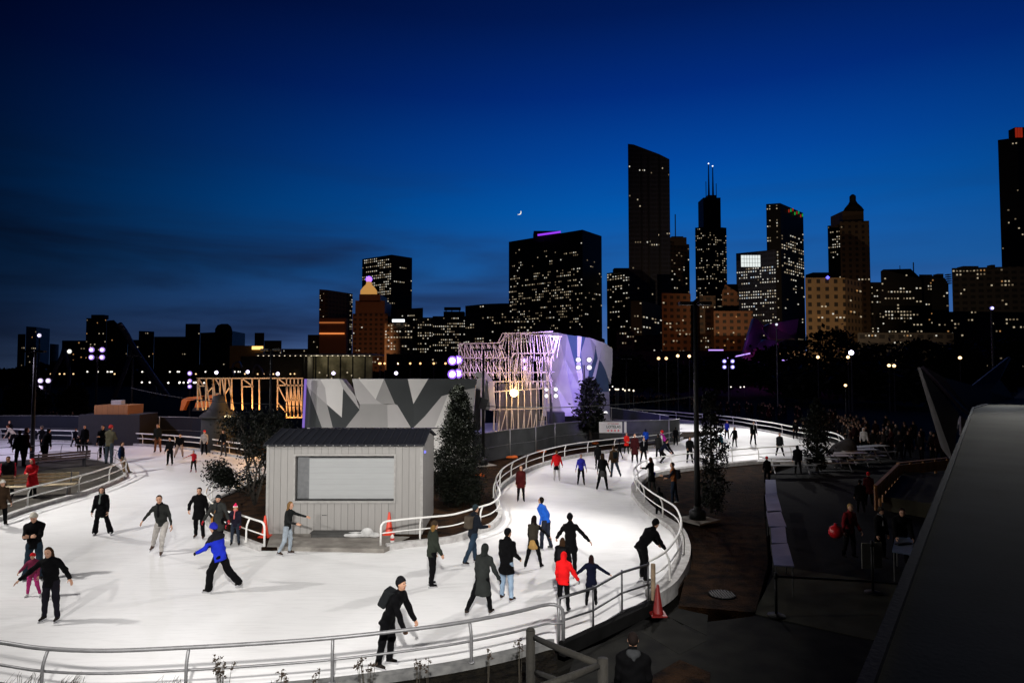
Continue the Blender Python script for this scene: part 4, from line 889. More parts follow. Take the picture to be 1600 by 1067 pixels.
person(1247,740,698,0,'dark hooded person at the white tables seen from behind',jc=BK,tc=BK,hair='hood',hatc=BK,coat='puffy',skates=False,group=ob,wide=1.3,H=1.5)
person(1199,755,713,10,'dark person in red winter hat beside the row of pale tables',jc=BK,tc=BK,hair='redhat',skates=False,group=ob)
person(1328,870,786,165,'person in red jacket and fair hair holding a round red bag',jc=(.16,.012,.016),tc=(.01,.01,.012),hair='short',hc=(.3,.2,.08),coat='jacket',skates=False,group=ob,arms=((10,8,30),(10,22,20)),bootc=(.05,.05,.05),leg='straight')
person(1345,800,750,10,'dark bulky figure on the paving beyond the red bag',jc=BK,tc=BK,hair='beanie',hatc=BK,coat='coat',skates=False,group=ob,wide=1.4)
person(1358,790,738,20,'person in dark red cap and coat before the wooden balustrade',jc=(.08,.01,.012),tc=BK,hair='redhat',coat='coat',skates=False,group=ob)
person(1376,872,792,160,'person in dark jacket with a white number on the chest by the pale boards',jc=(.015,.015,.016),tc=BK,hair='beanie',hatc=(.05,.04,.03),coat='puffy',skates=False,group=ob,scarf=(.2,.2,.2))
person(1408,880,800,200,'person in black leaning over the small blue covered table',jc=BK,tc=BK,hair='short',coat='puffy',skates=False,group=ob,lean=26,H=1.7,arms=((50,8,20),(50,8,20)))
p=V(986,575,9.6); person(None,None,None,8,'man in black with a grey hood folded down at the bottom of the picture',loc=(p.x,9.6,0.0),H=1.70,jc=(.002,.002,.0025),tc=BK,hair='hooddown',hc=(.012,.008,.007),hatc=(.045,.047,.05),coat='jacket',skates=False,group=ob,wide=1.15,arms=((6,8,30),(6,8,30)))
p=G(1306,875,0); a=MB(); a.lathe([(.02,0),(.13,.02),(.19,.10),(.2,.2),(.15,.31),(.05,.36),(.04,.42)],(0,0,0),18); o=a.build('round_bag',mat('bag red',(.5,.01,.015),.35,noise=.05),smooth=True); q=V(1306,840,p.y); o.location=(q.x,p.y,q.z); tag(o,'round glossy red bag held by the person in the red jacket','bag')
# ---- the crowd behind the far railing: small, many, dark
tpl=[]
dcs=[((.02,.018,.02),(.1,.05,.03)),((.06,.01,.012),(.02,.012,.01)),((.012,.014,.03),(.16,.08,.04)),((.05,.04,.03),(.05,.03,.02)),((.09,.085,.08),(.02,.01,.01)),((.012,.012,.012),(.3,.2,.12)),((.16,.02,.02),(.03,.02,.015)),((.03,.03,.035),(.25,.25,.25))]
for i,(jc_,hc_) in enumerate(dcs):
    t_=person(None,None,None,0,'x',loc=(0,60,0),H=1.7+.05*math.sin(i*3),jc=tuple(c*.22 for c in jc_),tc=(.006,.006,.007),dark=True,hair=['short','beanie','long','hood'][i%4],hc=tuple(c*.3 for c in hc_),hatc=tuple(c*.25 for c in hc_),coat=['jacket','coat','puffy','long'][(i//2)%4],skates=False,lod=.04,arms=((6+i*4,6,20+i*6,20),(6,8,16)),group='crowd')  # clothes, hair and skin darkened to stand in for dim light
    tpl.append(t_)
rg=random.Random(5); cn=0
def crowd(n,fn,label,group):
    global cn
    for i in range(n):
        x,y,f=fn(i); p=G(x,y,-.0); s=rg.choice(tpl)
        c=copy_tree(s,None,(p.x,p.y,0),-R(f),label,group); k=rg.uniform(.9,1.06); c.scale=(k,k,k); cn+=1
def along(xa,xb,ya,yb,jx,jy,face=180):
    return lambda i: (lambda t:(xa+(xb-xa)*t+rg.uniform(-jx,jx), ya+(yb-ya)*t+rg.uniform(-jy,jy), face+rg.uniform(-50,50)))(rg.random())
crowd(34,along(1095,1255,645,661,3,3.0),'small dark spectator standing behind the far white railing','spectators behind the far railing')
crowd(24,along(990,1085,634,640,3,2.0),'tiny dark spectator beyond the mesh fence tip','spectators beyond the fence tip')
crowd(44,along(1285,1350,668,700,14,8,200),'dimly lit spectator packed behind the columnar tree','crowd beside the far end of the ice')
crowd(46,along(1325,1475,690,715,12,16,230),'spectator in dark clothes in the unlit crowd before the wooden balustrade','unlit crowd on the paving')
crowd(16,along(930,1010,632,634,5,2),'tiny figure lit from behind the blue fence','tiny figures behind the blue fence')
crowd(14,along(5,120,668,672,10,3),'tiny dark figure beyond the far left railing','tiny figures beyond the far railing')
for t_ in tpl:
    for c in list(t_.children): 
        for d_ in list(c.children): bpy.data.objects.remove(d_)
        bpy.data.objects.remove(c)
    bpy.data.objects.remove(t_)
p=G(1350,704,0); person(1350,706,668,200,'spectator in a white hooded top standing out in the dark crowd',jc=(.5,.48,.46),tc=BK,hair='hood',hatc=(.55,.52,.5),coat='jacket',skates=False,group='crowd beside the far end of the ice')
# ------------------------------------------------------------------ skyline
rb=random.Random(11)
EW=[mat('window warm white',(1,1,1),emit=(1,.82,.56),es=.46),mat('window white',(1,1,1),emit=(1,.95,.82),es=.66),mat('window dim',(1,1,1),emit=(1,.76,.48),es=.16),mat('window amber',(1,1,1),emit=(1,.5,.18),es=.4),mat('window cool',(1,1,1),emit=(.7,.85,1),es=.8)]
UNLIT=mat('window dark glass',(.008,.009,.012),.2,noise=0)
def wall_mat(name,col,win,cw,ch,wf=.55,hf=.5,rough=.6):
    """masonry with a regular grid of unlit windows (metres, along the wall and up)"""
    key='w'+name
    if key in _mc: return _mc[key]
    m=bpy.data.materials.new(name); m.use_nodes=True; n=m.node_tree; b=n.nodes['Principled BSDF']; b.inputs['Roughness'].default_value=rough
    uv=n.nodes.new('ShaderNodeUVMap'); s=n.nodes.new('ShaderNodeSeparateXYZ'); n.links.new(uv.outputs[0],s.inputs[0])
    def M_(op,a,b_=None):
        k=n.nodes.new('ShaderNodeMath'); k.operation=op
        for i,x in enumerate((a,b_)):
            if x is None: continue
            if isinstance(x,(int,float)): k.inputs[i].default_value=x
            else: n.links.new(x,k.inputs[i])
        return k.outputs[0]
    gx=M_('COMPARE',M_('FRACT',M_('DIVIDE',s.outputs[0],cw)),.5); gx.node.inputs[2].default_value=wf/2
    gy=M_('COMPARE',M_('FRACT',M_('DIVIDE',s.outputs[1],ch)),.5); gy.node.inputs[2].default_value=hf/2
    g=M_('MULTIPLY',gx,gy); mx=n.nodes.new('ShaderNodeMix'); mx.data_type='RGBA'; n.links.new(g,mx.inputs[0]); mx.inputs[7].default_value=(*win,1)
    nz=n.nodes.new('ShaderNodeTexNoise'); nz.inputs['Scale'].default_value=.15; nz.inputs['Detail'].default_value=5; n.links.new(uv.outputs[0],nz.inputs[0])
    v=n.nodes.new('ShaderNodeVectorMath'); v.operation='SCALE'; v.inputs[0].default_value=col; n.links.new(M_('ADD',M_('MULTIPLY',nz.outputs[0],.7),.65),v.inputs['Scale']); n.links.new(v.outputs[0],mx.inputs[6]); n.links.new(mx.outputs[2],b.inputs['Base Color'])
    _mc[key]=m; return m
DK=wall_mat('black tower cladding',(.006,.006,.007),(.004,.005,.008),4,4.0,.8,.55)
DB=wall_mat('dark blue glass tower',(.030,.036,.075),(.012,.016,.04),5,4,.9,.6,.6)
TAN=wall_mat('tan stone wall',(.22,.15,.085),(.02,.016,.014),5.2,4.6,.42,.52)
BRN=wall_mat('brown brick wall',(.16,.07,.035),(.016,.01,.008),4.6,4.2,.5,.5)
DBR=wall_mat('dark brown wall',(.06,.035,.022),(.008,.006,.006),5,4.2,.6,.5)
GRY=wall_mat('dark grey wall',(.035,.033,.034),(.008,.008,.010),5,4,.6,.5)
FLAT=mat('dark roof plant',(.012,.012,.014),.8)
wcount=0
def building(label,pts,D,m=DK,px=2.6,py=4.0,dens=.12,rows=None,mix=(4,3,3,0,0),depth=25,cat='building',run=.4,zone=None,ww=.48,wh=.38,bottom=588,cap=100,extra=None,flatroof=True,name='building',skip=()):
    """pts: roofline corners in picture order; the highest is the reference at distance D"""
    global wcount
    ref=min(pts,key=lambda q:q[1]); zt=V(ref[0],ref[1],D).z
    cs=[]
    for x,y in pts:
        if flatroof: d=ray(x,y); s=(zt-CZ)/d.z; cs.append(Vector((d.x*s,d.y*s,zt)))
        else: v=V(x,y,D); cs.append(v)
    ctr=Vector((cs[0].x,cs[0].y,0))
    bk=lambda c:Vector((c.x*(1+depth/c.y),c.y+depth,c.z))
    back=[bk(cs[-1]),bk(cs[0])]
    poly=[c for c in cs]+back; n=len(poly)
    base=empty(name,ctr); tag(base,label,cat,'downtown towers beyond the park')
    # walls with metric uv
    vs=[];fs=[];uvs=[]
    u=0
    for i in range(n):
        a=poly[i]-ctr; b=poly[(i+1)%n]-ctr; L=(Vector((b.x-a.x,b.y-a.y,0))).length
        k=len(vs); vs+=[(a.x,a.y,-.3),(b.x,b.y,-.3),(b.x,b.y,poly[(i+1)%n].z),(a.x,a.y,poly[i].z)]; fs.append((k,k+1,k+2,k+3)); uvs+=[(u,0),(u+L,0),(u+L,poly[(i+1)%n].z),(u,poly[i].z)]; u+=L
    k=len(vs); vs+=[(p.x-ctr.x,p.y-ctr.y,p.z) for p in poly]; fs.append(tuple(range(k,k+n))); uvs+=[(.1,.1)]*n
    o=mesh_obj('wall',vs,fs,m,base); ul=o.data.uv_layers.new(name='UVMap'); 
    for li,uvv in enumerate(uvs): ul.data[li].uv=uvv
    # lit windows
    cand=[]
    for i in range(len(cs)-1):
        a,b=cs[i],cs[i+1]; L=(b-a); L.z=0; ln=L.length; t=L.normalized(); nr=Vector((t.y,-t.x,0))
        if nr.y>0: nr=-nr
        dm=(a.y+b.y)/2; pxw=abs(V_px0(b)-V_px0(a)); nc=max(1,int(pxw/px)); cwm=ln/nc; chm=py/1000*dm
        zlo=V(800,bottom,dm).z
        nr_=int((min(a.z,b.z)-zlo)/chm)
        for r_ in range(1,nr_):
            z=min(a.z,b.z)-r_*chm+chm*.2; ypx=575-(z-CZ)/dm*1000
            rd=rows(r_,nr_,i) if rows else 1.0
            lit=False; dd=min(.95,dens*(.8 if D<800 or D>1000 else .5)*rd*rb.choice((.3,.6,1,1,1.4,2.2)))
            for c in range(nc):
                if zone and not zone(c/nc,r_,i): continue
                pr=dd if not lit else min(.93,dd+run*(1-dd))
                if lit is False: pr=dd*(1-run)/(1-dd*run) if dd<.9 else dd
                lit=rb.random()<pr
                if lit: cand.append((i,a+t*(c+.5)*cwm,z,t,nr,cwm*ww*rb.uniform(.75,1.1),chm*wh,dm))
    if not cand: return base,cs,ctr
    rb.shuffle(cand); singles=cand[:cap]; rest=cand[cap:]
    def quad(a_,w): 
        i,p,z,t,nr,wd,ht,dm=w; q=p-ctr+nr*(.12+.0004*dm); d0=t*wd/2; hz=Vector((0,0,ht/2)); c=Vector((q.x,q.y,z)); b_=nr*-.1
        vs=[c-d0-hz,c+d0-hz,c+d0+hz,c-d0+hz]; vs+=[v+b_ for v in vs]; a_.add(vs,[(0,1,2,3),(7,6,5,4),(0,4,5,1),(1,5,6,2),(2,6,7,3),(3,7,4,0)])
    pal=[k for k,c in enumerate(mix) for _ in range(c)]
    for w in singles:
        a_=MB(); quad(a_,w); a_.build('window',EW[rb.choice(pal) if not 800<D<1000 else rb.choice((0,2,2,3))],base); wcount+=1
    if rest:
        a_=MB()
        for w in rest: a_.cur=rb.choice(pal); quad(a_,w)
        o=a_.build('windows',mats=EW,parent=base); o['kind']='stuff'
    return base,cs,ctr
def V_px0(p):
    v=Vector((p.x,p.y,0)); return 800+F*v.x/(v.y*cp+(0)*sp)
def roofbox(base,ctr,x0,x1,y,D,ybot,m=FLAT,name='roof_house',depth=10):
    a=V(x0,y,D);b=V(x1,y,D);c=V((x0+x1)/2,ybot,D); q=MB(); q.box(((a.x+b.x)/2-ctr.x,D+depth/2+.6-ctr.y,(a.z+c.z)/2),(b.x-a.x,depth,a.z-c.z+.4)); return q.build(name,m,base)
top=lambda k:(lambda r,n,i:1.0 if r<k else .3)
# far shore left
building('low distant block at the left edge with few lights',[(28,522),(40,522)],900,px=3,py=4.5,dens=.15)
building('distant dark slab with dotted windows on the far left shore',[(41,510),(57,511),(78,514)],900,px=2.6,py=4.3,dens=.22,run=.3)
building('distant small block beside the dotted slab',[(78,537),(92,538)],900,px=3,py=4,dens=.2)
building('distant low block with a cluster of bright windows',[(97,532),(134,532)],900,px=4,py=4.5,dens=.16,run=.2)
b_,cs,ct=building('distant apartment tower with a rounded penthouse',[(135,497),(167,497)],850,px=3,py=4.2,dens=.22,run=.2)
roofbox(b_,ct,142,162,492,850,498)
building('distant tower with a sloping side next to the rounded penthouse',[(167,501),(178,500),(200,522)],860,px=3,py=4.5,dens=.07,flatroof=False)
building('long low distant block behind the steel arch',[(200,531),(217,531)],950,dens=.05)
building('distant block with two lights on its roof',[(217,517),(241,518)],950,dens=.08,px=3,py=4)
building('low distant block right of the two roof lights',[(241,526),(291,526)],940,dens=.05,px=3,py=4)
building('distant slim tower standing above the low blocks',[(290,506),(313,506)],960,dens=.05,px=3,py=4)
building('distant block right of the slim tower',[(313,520),(337,519)],930,dens=.03)
building('distant block with arched roof',[(336,514),(340,508),(346,506),(356,506),(361,510),(363,516)],940,dens=.04,flatroof=False)
building('distant block stepping down from the arched roof',[(363,517),(383,521)],945,dens=.03)
b_,cs,ct=building('plain tan hall with one glowing orange band',[(359,540),(412,540)],420,m=mat('tan hall wall',(.08,.055,.035),.9),dens=0)
a=MB(); p0=V(394,541,419);p1=V(411,546,419); a.box(((p0.x+p1.x)/2-ct.x,-1.2,(p0.z+p1.z)/2),(p1.x-p0.x,.4,p0.z-p1.z)); a.build('light_band',mat('orange band',(1,1,1),emit=(1,.55,.15),es=2.2),b_)
building('dark block with small roof hut left of downtown',[(398,520),(413,520)],600,dens=.02)
building('low dark block before the gap in the skyline',[(413,532),(440,532)],600,dens=.02)
building('low dark block at the foot of the slant topped tower',[(481,523),(500,523)],640,dens=.05,bottom=560)
building('wide flat low hall between the skyline gap and downtown',[(440,545),(482,545)],640,dens=.03)
# downtown, left group
b_,cs,ct=building('slim dark tower with slanted roof and a column of windows',[(499,452),(512,453),(551,459)],640,m=DBR,px=2.6,py=3.6,dens=.5,run=.1,zone=lambda u,r,i:(u>.86 and i==1) or (i==0 and u<.5 and rb.random()<.3))
for yy,s in((503,1),(520,1)):
    a=MB(); p0=V(499,yy,631);p1=V(538,yy+2.2,631); a.box(((p0.x+p1.x)/2-ct.x,-9,(p0.z+p1.z)/2),(p1.x-p0.x,.6,abs(p0.z-p1.z))); 
    a.build('light_band',mat('copper band %d'%yy,(1,1,1),emit=(1,.30,.08),es=.35 if yy==503 else .9),b_)
a=MB(); p0=V(499,497,632);p1=V(540,590,632); a.box(((p0.x+p1.x)/2-ct.x,-4,(p0.z)/2),(p1.x-p0.x,8,p0.z)); a.build('lower_wing',BRN,b_)
building('tall black office tower with bright rows on its left face',[(566,405),(612,398),(644,403)],700,px=2.9,py=3.8,dens=.42,run=.7,mix=(3,4,3,0,0),rows=lambda r,n,i:(1.5 if r<22 else .35) if i==0 else .25)
# domed tower
b_,cs,ct=building('stepped brown tower crowned by a glowing golden dome',[(551,490),(606,490)],560,m=BRN,px=4,py=4.5,dens=.03,depth=40)
for(xa,xb,yt,yb) in((555,601,470,491),(561,594,460,471)): roofbox(b_,ct,xa,xb,yt,561,yb,BRN,'upper_storey',depth=30)
p=V(577,460,570); rr=V(590,460,570).x-p.x; h=p.z-V(577,440,570).z
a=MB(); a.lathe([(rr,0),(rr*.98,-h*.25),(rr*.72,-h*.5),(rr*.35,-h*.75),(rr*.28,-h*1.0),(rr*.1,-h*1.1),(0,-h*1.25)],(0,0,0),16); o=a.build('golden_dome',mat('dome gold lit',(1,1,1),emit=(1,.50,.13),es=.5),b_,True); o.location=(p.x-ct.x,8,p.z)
a=MB(); a.lathe([(0,-3),(2.2,-2),(3,0),(2.2,2),(0,3)],(0,0,0),10); q=V(577,437,570); o=a.build('beacon',mat('beacon violet',(1,1,1),emit=(.25,.1,1),es=3),b_,True); o.location=(p.x-ct.x,8,q.z)
b_,cs,ct=building('tan lit block with evenly dotted windows and white roof sign',[(601,505),(645,505)],480,m=TAN,px=4.1,py=4.6,dens=.42,run=.2,mix=(5,3,2,0,0))
a=MB(); p0=V(613,499,479);p1=V(632,503,479); a.box(((p0.x+p1.x)/2-ct.x,-1,(p0.z+p1.z)/2),(p1.x-p0.x,.5,p0.z-p1.z)); a.build('roof_sign',mat('roof sign white',(1,1,1),emit=(.9,.95,1),es=2.5),b_)
building('dark block behind the tan lit one with a wide stepped roof',[(601,484),(661,481)],620,px=3,py=4,dens=.06,bottom=520)
building('dark block with short rows of windows between two lit offices',[(645,496),(678,496)],520,m=DBR,px=3.4,py=4.2,dens=.3)
b_,cs,ct=building('dark office block full of bright windows under a roof sign frame',[(676,494),(727,494)],500,m=GRY,px=3.1,py=4.2,dens=.5,run=.6,mix=(4,4,3,0,0))
roofbox(b_,ct,693,725,487,502,495); 
a=MB(); 
for x in(697,706,718): 
    p=V(x,487,503); a.bar((p.x-ct.x,3,p.z),(p.x-ct.x,3,V(x,481,503).z),.7)
p0=V(694,480,503);p1=V(720,485,503); a.box(((p0.x+p1.x)/2-ct.x,3,(p0.z+p1.z)/2),(p1.x-p0.x,.6,p0.z-p1.z)); a.build('sign_frame',FLAT,b_)
b_,cs,ct=building('broad brown block with scattered windows below the huge black tower',[(727,478),(757,475),(783,474),(800,474)],470,m=DBR,px=3.6,py=4.5,dens=.2,run=.5)
building('dark brick block with bright paired windows at its right',[(783,499),(832,499)],440,m=DBR,px=4.5,py=4.5,dens=.3,run=.6,bottom=540,mix=(4,4,2,0,0))
b_,cs,ct=building('huge black office tower with hundreds of small lit windows',[(795,378),(910,359),(940,369)],620,px=2.7,py=4.2,dens=.42,run=.3,mix=(4,2,7,0,0),rows=lambda r,n,i:(.12 if r<8 else .4 if r<15 else 1.0 if r<26 else .7)*(1 if i==0 else .2))
roofbox(b_,ct,834,876,361,650,378,depth=20)
a=MB(); p0=V(840,367.5,646);p1=V(876,362.5,646); a.bar((p0.x-ct.x,646-ct.y,p0.z),(p1.x-ct.x,646-ct.y,p1.z),.8,1.8); a.build('violet_crown_light',mat('violet crown',(1,1,1),emit=(.35,.05,1),es=1.0),b_)
building('small gabled dark block behind the climbing tower',[(836,512),(848,503),(860,512)],300,m=DBR,dens=0,flatroof=False)
building('dark gabled house beside the purple tower top',[(893,520),(905,508),(920,520),(945,530)],300,m=DBR,dens=0,flatroof=False)
b_,cs,ct=building('small office block with bright upper rows beside the tallest tower',[(948,427),(990,421)],640,px=4.0,py=4.0,dens=.5,run=.4,rows=lambda r,n,i:1.6 if r<8 else .3,mix=(4,4,2,0,0))
roofbox(b_,ct,960,985,419,645,426)
# tallest tower with a sloping roof
b_,cs,ct=building('tallest dark blue tower with a sharply slanted roof',[(981,225),(990,226),(1012,237),(1030,241),(1046,249)],560,m=DB,px=3.2,py=5.2,dens=.05,run=.3,flatroof=False,depth=60,rows=lambda r,n,i:2 if r in(6,7,14,28) else .8)
a=MB()
for x in(1002,1013,1030): 
    p=V(x,250,559.5); a.box((p.x-ct.x,-.5,(V(x,245,560).z)/2),(1.6,.8,V(x,245,560).z))
a.build('facade_fin',mat('facade fin',(.014,.016,.026),.4),b_)
b_,cs,ct=building('brown tower with a stepped crown beside the tallest tower',[(1040,376),(1077,382)],590,m=DBR,px=3.4,py=4.3,dens=.16,run=.2,depth=30)
roofbox(b_,ct,1046,1073,371,596,383,DBR,'stepped_crown'); roofbox(b_,ct,1050,1068,369.5,600,376,DBR,'stepped_crown')
a=MB(); p=V(1055,335,600); a.tube([(p.x-ct.x,p.y-ct.y,V(1055,371,600).z),(p.x-ct.x,p.y-ct.y,p.z)],.5,5); a.build('mast',FLAT,b_)
# stepped black tower with twin antennas
b_,cs,ct=building('stepped black skyscraper with twin white tipped antennas',[(1086,356),(1111,354),(1135,356)],1400,px=2.6,py=3.6,dens=.2,run=.2,mix=(5,2,3,0,0),depth=60,rows=lambda r,n,i:.5 if r<4 else 1.2,bottom=520)
roofbox(b_,ct,1099,1126,309,1410,357,DK,'upper_shaft',depth=40); roofbox(b_,ct,1106,1120,305,1412,312,DK,'upper_shaft',depth=20)
for x,y in((1107,256),(1113.5,260)):
    p=V(x,y,1430); a=MB(); a.tube([(0,0,0),(0,0,(p.z-V(x,308,1430).z)*.55),(0,0,p.z-V(x,308,1430).z)],[2.4,1.5,.9],6); o=a.build('antenna',FLAT,b_); o.location=(p.x-ct.x,p.y-ct.y,V(x,308,1430).z)
    a=MB(); a.lathe([(0,-2),(1.7,0),(0,2)],(0,0,p.z-V(x,308,1430).z),8); a.build('antenna_light',mat('antenna light',(1,1,1),emit=(.8,.9,1),es=2.5),o)
for x,y in((1103,284),(1119,287)):
    p=V(x,y,1430); a=MB(); a.tube([(p.x-ct.x,p.y-ct.y,V(x,308,1430).z),(p.x-ct.x,p.y-ct.y,p.z)],.8,5); a.build('small_antenna',FLAT,b_)
b_,cs,ct=building('glass office block with a big glowing white panel near the roof',[(1150,396),(1212,390)],520,m=DB,px=3.6,py=4.6,dens=.45,run=.5,mix=(2,6,2,0,1),zone=lambda u,r,i:r>5,rows=lambda r,n,i:1.3 if r<20 else .5)
a=MB(); p0=V(1158,399,505);p1=V(1188,417,505); a.box(((p0.x+p1.x)/2-ct.x,505-ct.y,(p0.z+p1.z)/2),(p1.x-p0.x,.5,p0.z-p1.z)); sc_=a.build('glowing_panel',mat('glow panel',(1,1,1),emit=(.85,.92,.9),es=.95),b_)
a=MB(); 
for k in range(1,7): x=p0.x+(p1.x-p0.x)*k/7-ct.x; a.box((x,505-ct.y-.5,(p0.z+p1.z)/2),(.18,.3,p0.z-p1.z))
for k in(1,2): a.box(((p0.x+p1.x)/2-ct.x,505-ct.y-.6,p1.z+(p0.z-p1.z)*k/3),(p1.x-p0.x,.3,.16))
a.build('panel_mullions',mat('mullion',(.2,.2,.2),.6),sc_)
b_,cs,ct=building('black office tower with red and green roof lights',[(1197,319),(1219,317.5),(1255,333)],640,px=3.2,py=4.6,dens=.34,run=.4,mix=(4,4,3,0,0),depth=40,zone=lambda u,r,i:(i==0 and (u<.22 or .6<u<.8)) or (i==1 and r>7),rows=lambda r,n,i:1.3 if r<24 else .5)
cols=[('roof light red',(1,.06,.03)),('roof light green',(.05,1,.15))]
for k in range(8):
    x=1231+k*3.1; y=325+k*3.0; p=V(x,y,640); dd=ray(x,y); zt_=cs[1].z-1.5-(.0); s_=(zt_-CZ)/dd.z
    q=Vector((dd.x*s_,dd.y*s_,zt_)); tt=(x-1219)/(1255-1219); q=cs[1].lerp(cs[2],tt)-ct; q.z=cs[1].z-5.0
    a=MB(); a.box((q.x,q.y-1.6,q.z+(k%3)*1.5),(1.0,.6,3.0)); a.build('roof_light',mat(cols[k%2][0],(1,1,1),emit=cols[k%2][1],es=.28),b_)
# right group
building('brown office tower with a grid of small windows in its lower half',[(1034,458),(1079,459)],420,m=BRN,px=4.6,py=5.4,dens=.18,run=.2,mix=(4,1,4,0,0))
building('dark block between the brown towers with sparse windows',[(1077,476),(1093,462),(1118,462)],430,m=DBR,px=3.5,py=4.8,dens=.1)
building('brown block with a set back roof storey',[(1115,486),(1176,486)],410,m=BRN,px=4.6,py=5,dens=.10,run=.2,mix=(3,0,4,1,0))
building('narrow brown tower rising behind the set back roof storey',[(1128,458),(1133,444),(1152,444),(1154,458)],440,m=BRN,dens=.05,flatroof=False,bottom=490)
building('low brown lit block by the purple tower with a lit top row',[(963,517),(991,517)],330,m=BRN,px=4,py=5,dens=.12,rows=lambda r,n,i:5 if r==1 else .6)
building('low wide block with a glowing ground floor strip',[(991,524),(1033,523)],335,m=DBR,px=4,py=5,dens=.03)
building('dark low block under the tallest tower with rows of small windows',[(985,470),(1003,470),(1034,478)],450,m=DK,px=4,py=5,dens=.14)
b_,cs,ct=building('broad tan stone block with two bright rows low on its face',[(1258,434),(1320,434),(1346,440)],380,m=TAN,px=5.2,py=5.8,dens=.10,run=.5,mix=(5,2,2,1,0),rows=lambda r,n,i:.3 if r<3 else (2.6 if r in(10,11) else .7))
roofbox(b_,ct,1271,1300,426,392,436)
a=MB(); a.lathe([(0,-1.2),(1.2,0),(0,1.2)],(0,0,0),8); q=V(1292,434.5,381); o=a.build('blue_beacon',mat('beacon blue',(1,1,1),emit=(.1,.1,1),es=3),b_); o.location=(q.x-ct.x,q.y-ct.y-1,V(1292,434,381).z)
building('slim black tower speckled with windows behind the pointed tower',[(1293,353),(1316,350)],700,px=3.2,py=4.0,dens=.2,run=.3,bottom=500)
b_,cs,ct=building('tan stone tower topped by a small pointed cupola',[(1312,346),(1358,345)],520,m=wall_mat('tower dim stone',(.075,.055,.04),(.012,.01,.01),5.2,4.6,.42,.52),px=5,py=5.2,dens=.03,run=.6,depth=30,bottom=580)
roofbox(b_,ct,1317,1350,330,526,347,_mc['wtower dim stone'],'upper_storey',depth=20)
p=V(1333,330,534); w_=V(1349,330,534).x-p.x
a=MB(); a.lathe([(w_,0),(w_*.8,3),(w_*.45,6.5),(w_*.3,9),(w_*.3,13),(w_*.14,14.5),(0,15)],(0,0,0),8); o=a.build('cupola',FLAT,b_); o.location=(p.x-ct.x,12,p.z-.5)
building('dark side wing right of the pointed tower',[(1360,441),(1380,441)],500,px=4,py=4.6,dens=.25,run=.2)
b_,cs,ct=building('wide dark block with a sloping roof and a thin mast',[(1376,424),(1380,421),(1423,420),(1440,436)],470,px=4.4,py=5.2,dens=.30,run=.55,flatroof=False,mix=(6,2,3,0,0))
a=MB(); p=V(1427,410,480); a.tube([(p.x-ct.x,10,V(1427,425,480).z),(p.x-ct.x,10,p.z)],.4,5); a.tube([(V(1406,415,480).x-ct.x,10,V(1406,424,480).z),(V(1406,415,480).x-ct.x,10,V(1406,415,480).z)],.25,5); a.build('mast',FLAT,b_)
building('dark block with long rows of amber windows',[(1436,429),(1456,429),(1463,440)],480,px=4,py=4.8,dens=.25,run=.7,flatroof=False,mix=(5,1,4,2,0))
b_,cs,ct=building('near black block with a chimney beside the bright strip of sky',[(1455,434),(1476,434),(1482,444)],440,px=4.2,py=5,dens=.15,run=.6,flatroof=False,mix=(5,1,4,2,0)); roofbox(b_,ct,1466,1475,428,446,436,name='chimney',depth=5)
building('low dark block below the bright strip of sky',[(1480,487),(1489,487)],500,px=4,py=5,dens=.3)
b_,cs,ct=building('long dark slab with a flat roof and scattered amber windows',[(1487,419),(1600,416),(1680,414)],420,m=GRY,px=5.2,py=6.0,dens=.14,run=.5,mix=(5,0,4,2,0))
roofbox(b_,ct,1506,1530,416,424,420,depth=6); roofbox(b_,ct,1550,1556,414,424,419,depth=4)
a=MB(); p=V(1489,419,420); 
for k in range(5): a.box((V(1486,0,419).x-ct.x if False else -1.2,2,V(1489,424+k*3.5,420).z),(2.6,3,.6))
a.build('corner_balcony',FLAT,b_)
b_,cs,ct=building('very tall black tower at the right edge with a red lit crown',[(1559,219),(1590,215),(1680,219)],700,px=4.6,py=5,dens=.06,run=.4,mix=(5,2,3,0,0),bottom=430)
roofbox(b_,ct,1587,1640,199,705,220)
a=MB(); 
for x in(1590,1594,1598): p0=V(x,203,700); a.box((p0.x-ct.x,-6,(V(x,199,700).z+V(x,214,700).z)/2),(1.8,1,V(x,199,700).z-V(x,214,700).z))
a.build('crown_light',mat('crown red',(1,1,1),emit=(1,.06,.02),es=.22),b_)
# long low blocks filling the feet of downtown
building('long low dark hall left of the purple scaffold',[(604,553),(724,553)],330,m=DBR,px=5,py=5,dens=.06,bottom=585)
building('dark low building behind the tree line in the middle',[(955,548),(1260,548)],300,m=DBR,px=6,py=6,dens=.015)
b_,cs,ct=building('dark low building behind the park trees near the right edge',[(1340,520),(1490,520)],330,m=GRY,px=5,py=5.5,dens=.10,run=.5,mix=(5,1,3,2,0))
print('windows',wcount)
# glass pavilion with a thin overhanging roof
D=150; x0_=V(482,0,D).x; x1_=V(576,0,D).x; zr_=V(500,554,D).z
b_=empty('glass_pavilion',(x0_,D,0)); tag(b_,'low glass pavilion with lit interior under a thin wide roof','pavilion')
a=MB(); xr=V(418,0,D).x; xr1=V(592,0,D).x; a.box(((xr+xr1)/2-x0_,3,zr_),(xr1-xr,14,.35)); rf=a.build('roof',mat('pavilion roof',(.45,.44,.42),.6),b_)
for k in range(22): 
    a=MB(); x=xr+(xr1-xr)*(k+.5)/22; a.box((x-x0_,-3.6,zr_-.35),(.25,.12,.12)); a.build('downlight',mat('downlight',(1,1,1),emit=(1,.85,.6),es=1.6),rf)
a=MB(); a.box(((x1_-x0_)/2,8,zr_/2-.1),(x1_-x0_,.3,zr_-.4)); a.build('interior_wall',surf('pavilion wall lit',(.08,.075,.055),(.30,.28,.21),.35),b_)
